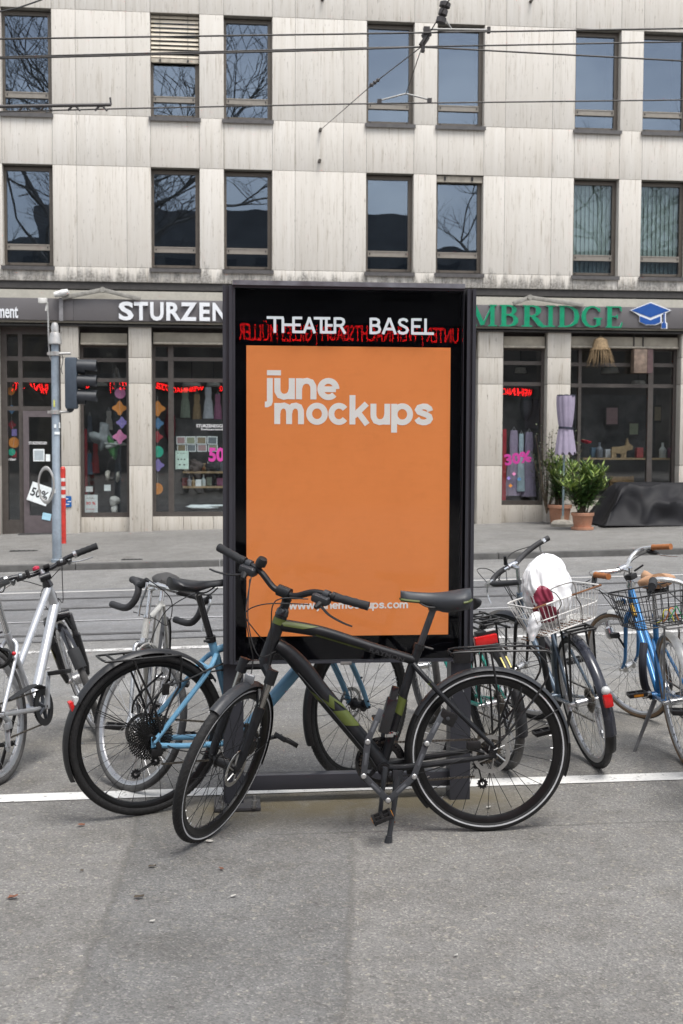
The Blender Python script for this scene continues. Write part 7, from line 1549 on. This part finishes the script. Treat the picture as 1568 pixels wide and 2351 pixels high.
b.p('sticker', MB().rev([(.3515, -.018), (.3515, .018)], (0, 0, .335), (0, -1, 0), 6, False, None, radians(128), radians(139), ref=(1, 0, 0)), M('sticker_yellow2', (.62, .52, .12), .4))
b.saddle(.35, .84, .09, .85, BLK, .060, .024); b.p('seatpost', MB().tube([(.27, 0, .70), (.245, 0, .82)], .0135, 10), ALUP); b.crankset(BBk, radians(20), .17, ALUP, .08, BLK, BLK, cog=.04); b.cassette(.022, .055, 7); b.derailleur()
HC = b.axz(.96)+V((.04, 0, .01)); b.p('stem', MB().tube([b.axz(.81), b.axz(.95)], .012, 10).tube([b.axz(.95), HC], .013, 10), ALUP, st=True); b.bar([HC, HC+V((0, .06, .0)), HC+V((-.03, .14, .0))], .0125, BLK, (HC+V((-.02, .08, 0)), HC+V((-.035, .15, 0))))
# the slim rack with wire clips beside it belongs to its front
b.p('kickstand', MB().tube([(.35, .05, .26), (.42, .16, .0)], .009, 8), BLK)
# ------------------------------------------------------------------ 7: royal blue bicycle with swept silver bars
b = Bike('step_through_bicycle', 'royal blue step-through bicycle with swept silver bars, brown grips and a tan saddle', 2.342, 5.865, 1.458, .145, .553, -.001, .335, 1.029, 70, .055)
BBk = V((.44, 0, .275)); HT, HB = b.axz(.835), b.axz(.68); fr = MB()
fr.tube([HB, HT], .0185, 14); fr.tube([HB+V((-.004, 0, .03)), BBk], .0165, 12); fr.tube([HT-V((.004, 0, .025)), V((.385, 0, .42))], .0150, 12); fr.tube([BBk, V((.275, 0, .74))], .0155, 12); fr.lathe([(.022, -.038), (.022, .038)], BBk, (0, 1, 0), 14)
for sd in (-1, 1): fr.tube([(.32, sd*.018, .60), (.0, sd*.064, .34)], .008, 8); fr.tube([(.44, sd*.028, .275), (.0, sd*.064, .332)], .010, 8)
fo = b.p('frame', fr, RBLUE); b.p('head_badge', MB().tube([b.axz(.70)-V((.022, 0, -.02)), b.axz(.70)-V((.07, 0, .04))], .0172, 12), M('badge_yellow', (.58, .35, .05), .4, var=.5, scale=60), fo)
b.wheel(False, .032, RUB, RIMS, SPS, .016, 36, wall=WALLT); b.wheel(True, .032, RUB, RIMS, SPS, .016, 36, wall=WALLT)
fk = MB()
for sd in (-1, 1): fk.tube(spline([b.axz(.665)+V((0, sd*.03, 0)), b.axz(.64)+V((0, sd*.05, 0)), b.fh+b.k*.18+V((-.045, sd*.052, 0)), b.fh+b.k*.06+V((-.032, sd*.052, 0)), b.fh+V((0, sd*.052, 0))], 5), [.0150-.007*i/20 for i in range(21)], 10)
fk.tube([b.axz(.665)+V((0, -.035, 0)), b.axz(.675), b.axz(.665)+V((0, .035, 0))], .018, 10); b.p('fork', fk, RBLUE, st=True)
WG = M('mudguard_white', (.56, .56, .53), .35, .2, dirt=.2); b.guard(True, .345, .048, 88, 122, WG); b.guard(False, .347, .048, 30, 185, M('mudguard_alu', (.50, .50, .49), .3, .6, dirt=.15), stays=(165,))
dy_ = MB(); q = b.fh+b.k*.25+V((.06, .075, 0)); dy_.lathe([(.012, .07), (.012, .04), (.024, .03), (.026, -.02), (.014, -.035)], q, (.15, -.1, 1), 14); o = b.p('dynamo', dy_, ALUP, st=True); b.p('dynamo_cap', MB().bevbox(q+V((-.05, .01, -.01)), (.06, .03, .03), .006).tube([q+V((-.06, 0, -.02)), b.fh+b.k*.15+V((-.045, .06, 0))], .007, 6), BLK, o, st=True)
hl = MB(); q = b.axz(.74)+V((.085, 0, 0)); hl.lathe([(.0, -.04), (.025, -.03), (.034, .0), (.034, .012)], q, (1, 0, -.1), 18); o = b.p('headlight', hl, CHROME, st=True); b.p('lens', MB().lathe([(.031, .012), (.02, .02), (0, .022)], q, (1, 0, -.1), 16), CLEARL, o, st=True)
b.p('rim_brake', MB().tube(spline([b.axz(.64)+V((.03, -.04, -.04)), b.axz(.655)+V((.035, -.03, 0)), b.axz(.66)+V((.035, .03, 0)), b.axz(.64)+V((.03, .04, -.04))], 5), .007, 8), ALUP, st=True)
b.p('headset', MB().lathe([(.026, -.012), (.026, .004), (.02, .016), (.02, .026)], HT, tuple(b.k), 16), CHROME)
HC = b.axz(.935)+V((.07, 0, .0)); b.p('stem', MB().tube([b.axz(.84), b.axz(.94)], .0118, 12).tube([b.axz(.92), HC-V((0, 0, .005))], .0125, 12).lathe([(.018, -.022), (.018, .022)], HC, (0, 1, 0), 14), CHROME, st=True); b.p('steering_damper', MB().bevbox(b.axz(.885)+V((-.005, 0, 0)), (.055, .05, .03), .006).tube([b.axz(.89)+V((-.02, -.02, .02)), b.axz(.89)+V((-.06, -.06, .04))], .006, 6), BLK, st=True)
bp = [HC, HC+V((0, .04, 0)), HC+V((.03, .09, .012)), HC+V((.045, .145, .03)), HC+V((.03, .192, .045)), HC+V((-.02, .22, .045)), HC+V((-.15, .240, .038))]
bar = b.bar(bp, .0125, M('bar_silver', (.60, .60, .59), .25, .8), (HC+V((-.045, .225, .044)), HC+V((-.17, .243, .037))), BROWN, .0165)
for sd in (-1, 1): g0 = HC+V((-.02, sd*.22, .040)); b.lever(g0+V((0, 0, -.018)), V((-.3, sd*.55, -.4)).normalized(), g0+V((-.14, sd*.06, -.075)), ALUP, BLK, bar)
b.cables([[HC+V((.0, .235, .02)), HC+V((.07, .25, -.01)), HC+V((.10, .13, -.08)), HC+V((.09, .03, -.2)), b.axz(.66)+V((.05, 0, 0))], [HC+V((.0, -.235, .02)), HC+V((.06, -.15, .0)), HC+V((.06, -.05, -.06)), b.axz(.80)+V((.0, -.03, 0))], [HC+V((-.03, .24, .0)), HC+V((.03, .15, -.12)), HC+V((.08, .06, -.25)), b.axz(.64)+V((.05, .02, 0))]])
b.saddle(.40, .945, .10, .96, TANL, .098, .028, sz=1.25); b.p('seatpost', MB().tube([(.275, 0, .72), (.225, 0, .93)], .0135, 12), CHROME); b.p('saddle_spring', MB().tube([(.14, .05, .92), (.14, .05, .88), (.14, -.05, .88), (.14, -.05, .92)], .012, 8), BLK)
b.crankset(BBk, radians(-20), .165, ALUP, .078, ALUP, BLK, ped_rot=(0, 0), cog=.035, refl=True); b.p('kickstand', MB().tube([(.36, .04, .27), (.30, .17, .07), (.275, .215, .004)], [.013, .009, .009], 8), M('stand_grey', (.17, .17, .17), .45, .6))
b.p('frame_lock', MB().tube(spline([(.50, .03, .55), (.46, .06, .45), (.48, .06, .34), (.55, .03, .26)], 5), .022, 10), M('lock_cover', (.02, .021, .03), .8))
zr = .745; b.rack([[(.14, sd*.05, zr-.02), (-.21, sd*.06, zr)] for sd in (-1, 1)]+[[(-.16, sd*.06, zr), (-.01, sd*.072, .36)] for sd in (-1, 1)]+[[(x, -.06, zr), (x, .06, zr)] for x in (-.21, -.12, -.03, .06)], M('rack_steel', (.20, .20, .20), .4, .5), .0055)
BW = M('basket_black', (.010, .010, .011), .45, .2)
bk = thing('wire_basket', 'black wire basket on the rear rack of the royal blue bicycle', 'basket', mat=b.M @ Mx.Translation((-.075, .055, zr+.012)) @ Mx.Rotation(radians(14), 4, 'Z'))
LW, LD, H0_, fl = .165, .115, .165, .035
mb = MB(); mb.tube(rect(H0_, fl), .0042, 7, True); mb.tube(rect(H0_*.55, fl*.55), .0028, 6, True); mb.tube(rect(0, 0), .0034, 6, True); mb.build('rim_wire', BW, bk)
mb = MB()
for i in range(10):
    y = -LW+.02+(2*LW-.04)*i/9
    for sx in (-1, 1): mb.tube([(sx*LD, y, 0), (sx*(LD+fl), y*(1+fl/LW), H0_)], .0021, 5)
    mb.tube([(-LD, y, 0), (LD, y, 0)], .0019, 4)
for i in range(11):
    x = -LD+.015+(2*LD-.03)*i/10
    for sy in (-1, 1): mb.tube([(x, sy*LW, 0), (x*(1+fl/LD), sy*(LW+fl), H0_)], .0019, 5)
mb.build('mesh_wire', BW, bk)
for i, (c, nm_) in enumerate((((.65, .6, .05), 'yellow'), ((.7, .2, .02), 'orange'), ((.05, .4, .15), 'green'))):
    cd = MB().tube(spline([(-.10+.01*i, -.02-.03*i, .012), (-.09, -.01-.02*i, .06+.01*i), (-.11, .03-.03*i, .075), (-.10, .04-.02*i, .03), (-.06, .05-.03*i, .012)], 5), .0028, 6).build('elastic_cord', M('cord_'+nm_, c, .5), None); cd.matrix_local = b.M @ Mx.Translation((-.075, .055, zr+.012)) @ Mx.Rotation(radians(14), 4, 'Z'); tag(cd, nm_+' elastic cord lying in the black wire basket', 'cord')
# ------------------------------------------------------------------ 8: bicycle with black front basket cut by the right edge
b = Bike('city_bicycle', 'bicycle of which only a black grip and silver bar enter at the right photo edge', 2.165, 4.87, 1.35, .0, .0, .0, .345, 1.05, 70, .05)
BBk = V((.43, 0, .28)); HT, HB = b.axz(.82), b.axz(.68); fr = MB(); fr.tube([HB, HT], .018, 12); fr.tube([HB, BBk], .0165, 12); fr.tube([BBk, V((.27, 0, .72))], .0155, 12); fr.tube([HT-V((0, 0, .02)), V((.35, 0, .5))], .015, 12)
for sd in (-1, 1): fr.tube([(.30, sd*.018, .62), (.0, sd*.064, .35)], .0085, 8); fr.tube([(.43, sd*.028, .28), (.0, sd*.064, .345)], .0105, 8)
b.p('frame', fr, RBLUE); b.wheel(False, .036, RUB, RIMS, SPS, .018, 36); b.wheel(True, .036, RUB, RIMS, SPS, .018, 36, drum=.04)
WG2 = M('mudguard_alu', (.50, .50, .49), .3, .6, dirt=.15); b.guard(True, .360, .05, 40, 185, WG2, stays=(165,)); b.guard(False, .360, .05, 30, 190, WG2)
fk = MB()
for sd in (-1, 1): fk.tube(spline([b.axz(.665)+V((0, sd*.03, 0)), b.axz(.64)+V((0, sd*.055, 0)), b.fh+b.k*.15+V((-.03, sd*.056, 0)), b.fh+V((0, sd*.056, 0))], 5), [.0145-.006*i/15 for i in range(16)], 10)
b.p('fork', fk, RBLUE, st=True)
fkz = .70; b.rack([[b.sf(b.fh+V((0, sd*.075, 0))), b.sf(b.fh+V((.03, sd*.09, .40)))] for sd in (-1, 1)]+[[b.sf(b.fh+V((x, -.11, .40))), b.sf(b.fh+V((x, .11, .40)))] for x in (-.06, .03, .12)]+[[b.sf(b.fh+V((-.06, sd*.11, .40))), b.sf(b.fh+V((.14, sd*.11, .40)))] for sd in (-1, 1)], ALUP, .006, 'front_carrier')
b.p('rim_brake', MB().bevbox(b.fh+b.k*.30+V((.02, .05, 0)), (.03, .07, .02), .004), ALUP, st=True)
HC = b.axz(.925)+V((.06, 0, 0)); b.p('stem', MB().tube([b.axz(.81), b.axz(.925)], .012, 12).tube([b.axz(.92), HC], .0135, 12), CHROME, st=True)
bar = b.bar([HC, HC+V((0, .05, 0)), HC+V((.03, .13, .03)), HC+V((.03, .20, .040)), HC+V((-.02, .25, .040)), HC+V((-.16, .275, .030))], .0128, M('bar_silver', (.60, .60, .59), .25, .8), (HC+V((-.05, .257, .039)), HC+V((-.19, .281, .028))), GRIPM, .0185)
for sd in (-1, 1): g0 = HC+V((-.03, sd*.25, .035)); b.lever(g0+V((0, 0, -.018)), V((-.4, sd*.3, -.4)).normalized(), g0+V((-.15, sd*.045, -.07)), BLK, BLK, bar)
b.cables([[HC+V((0, .24, .02)), HC+V((.09, .20, .0)), HC+V((.12, .08, -.1)), b.axz(.72)+V((.06, 0, 0))]])
b.saddle(.36, .92, .10, .93, BLK, .09, .026); b.p('seatpost', MB().tube([(.27, 0, .70), (.235, 0, .90)], .0135, 10), CHROME); b.crankset(BBk, radians(215), .17, ALUP, .08, ALUP, BLK, cog=.035)
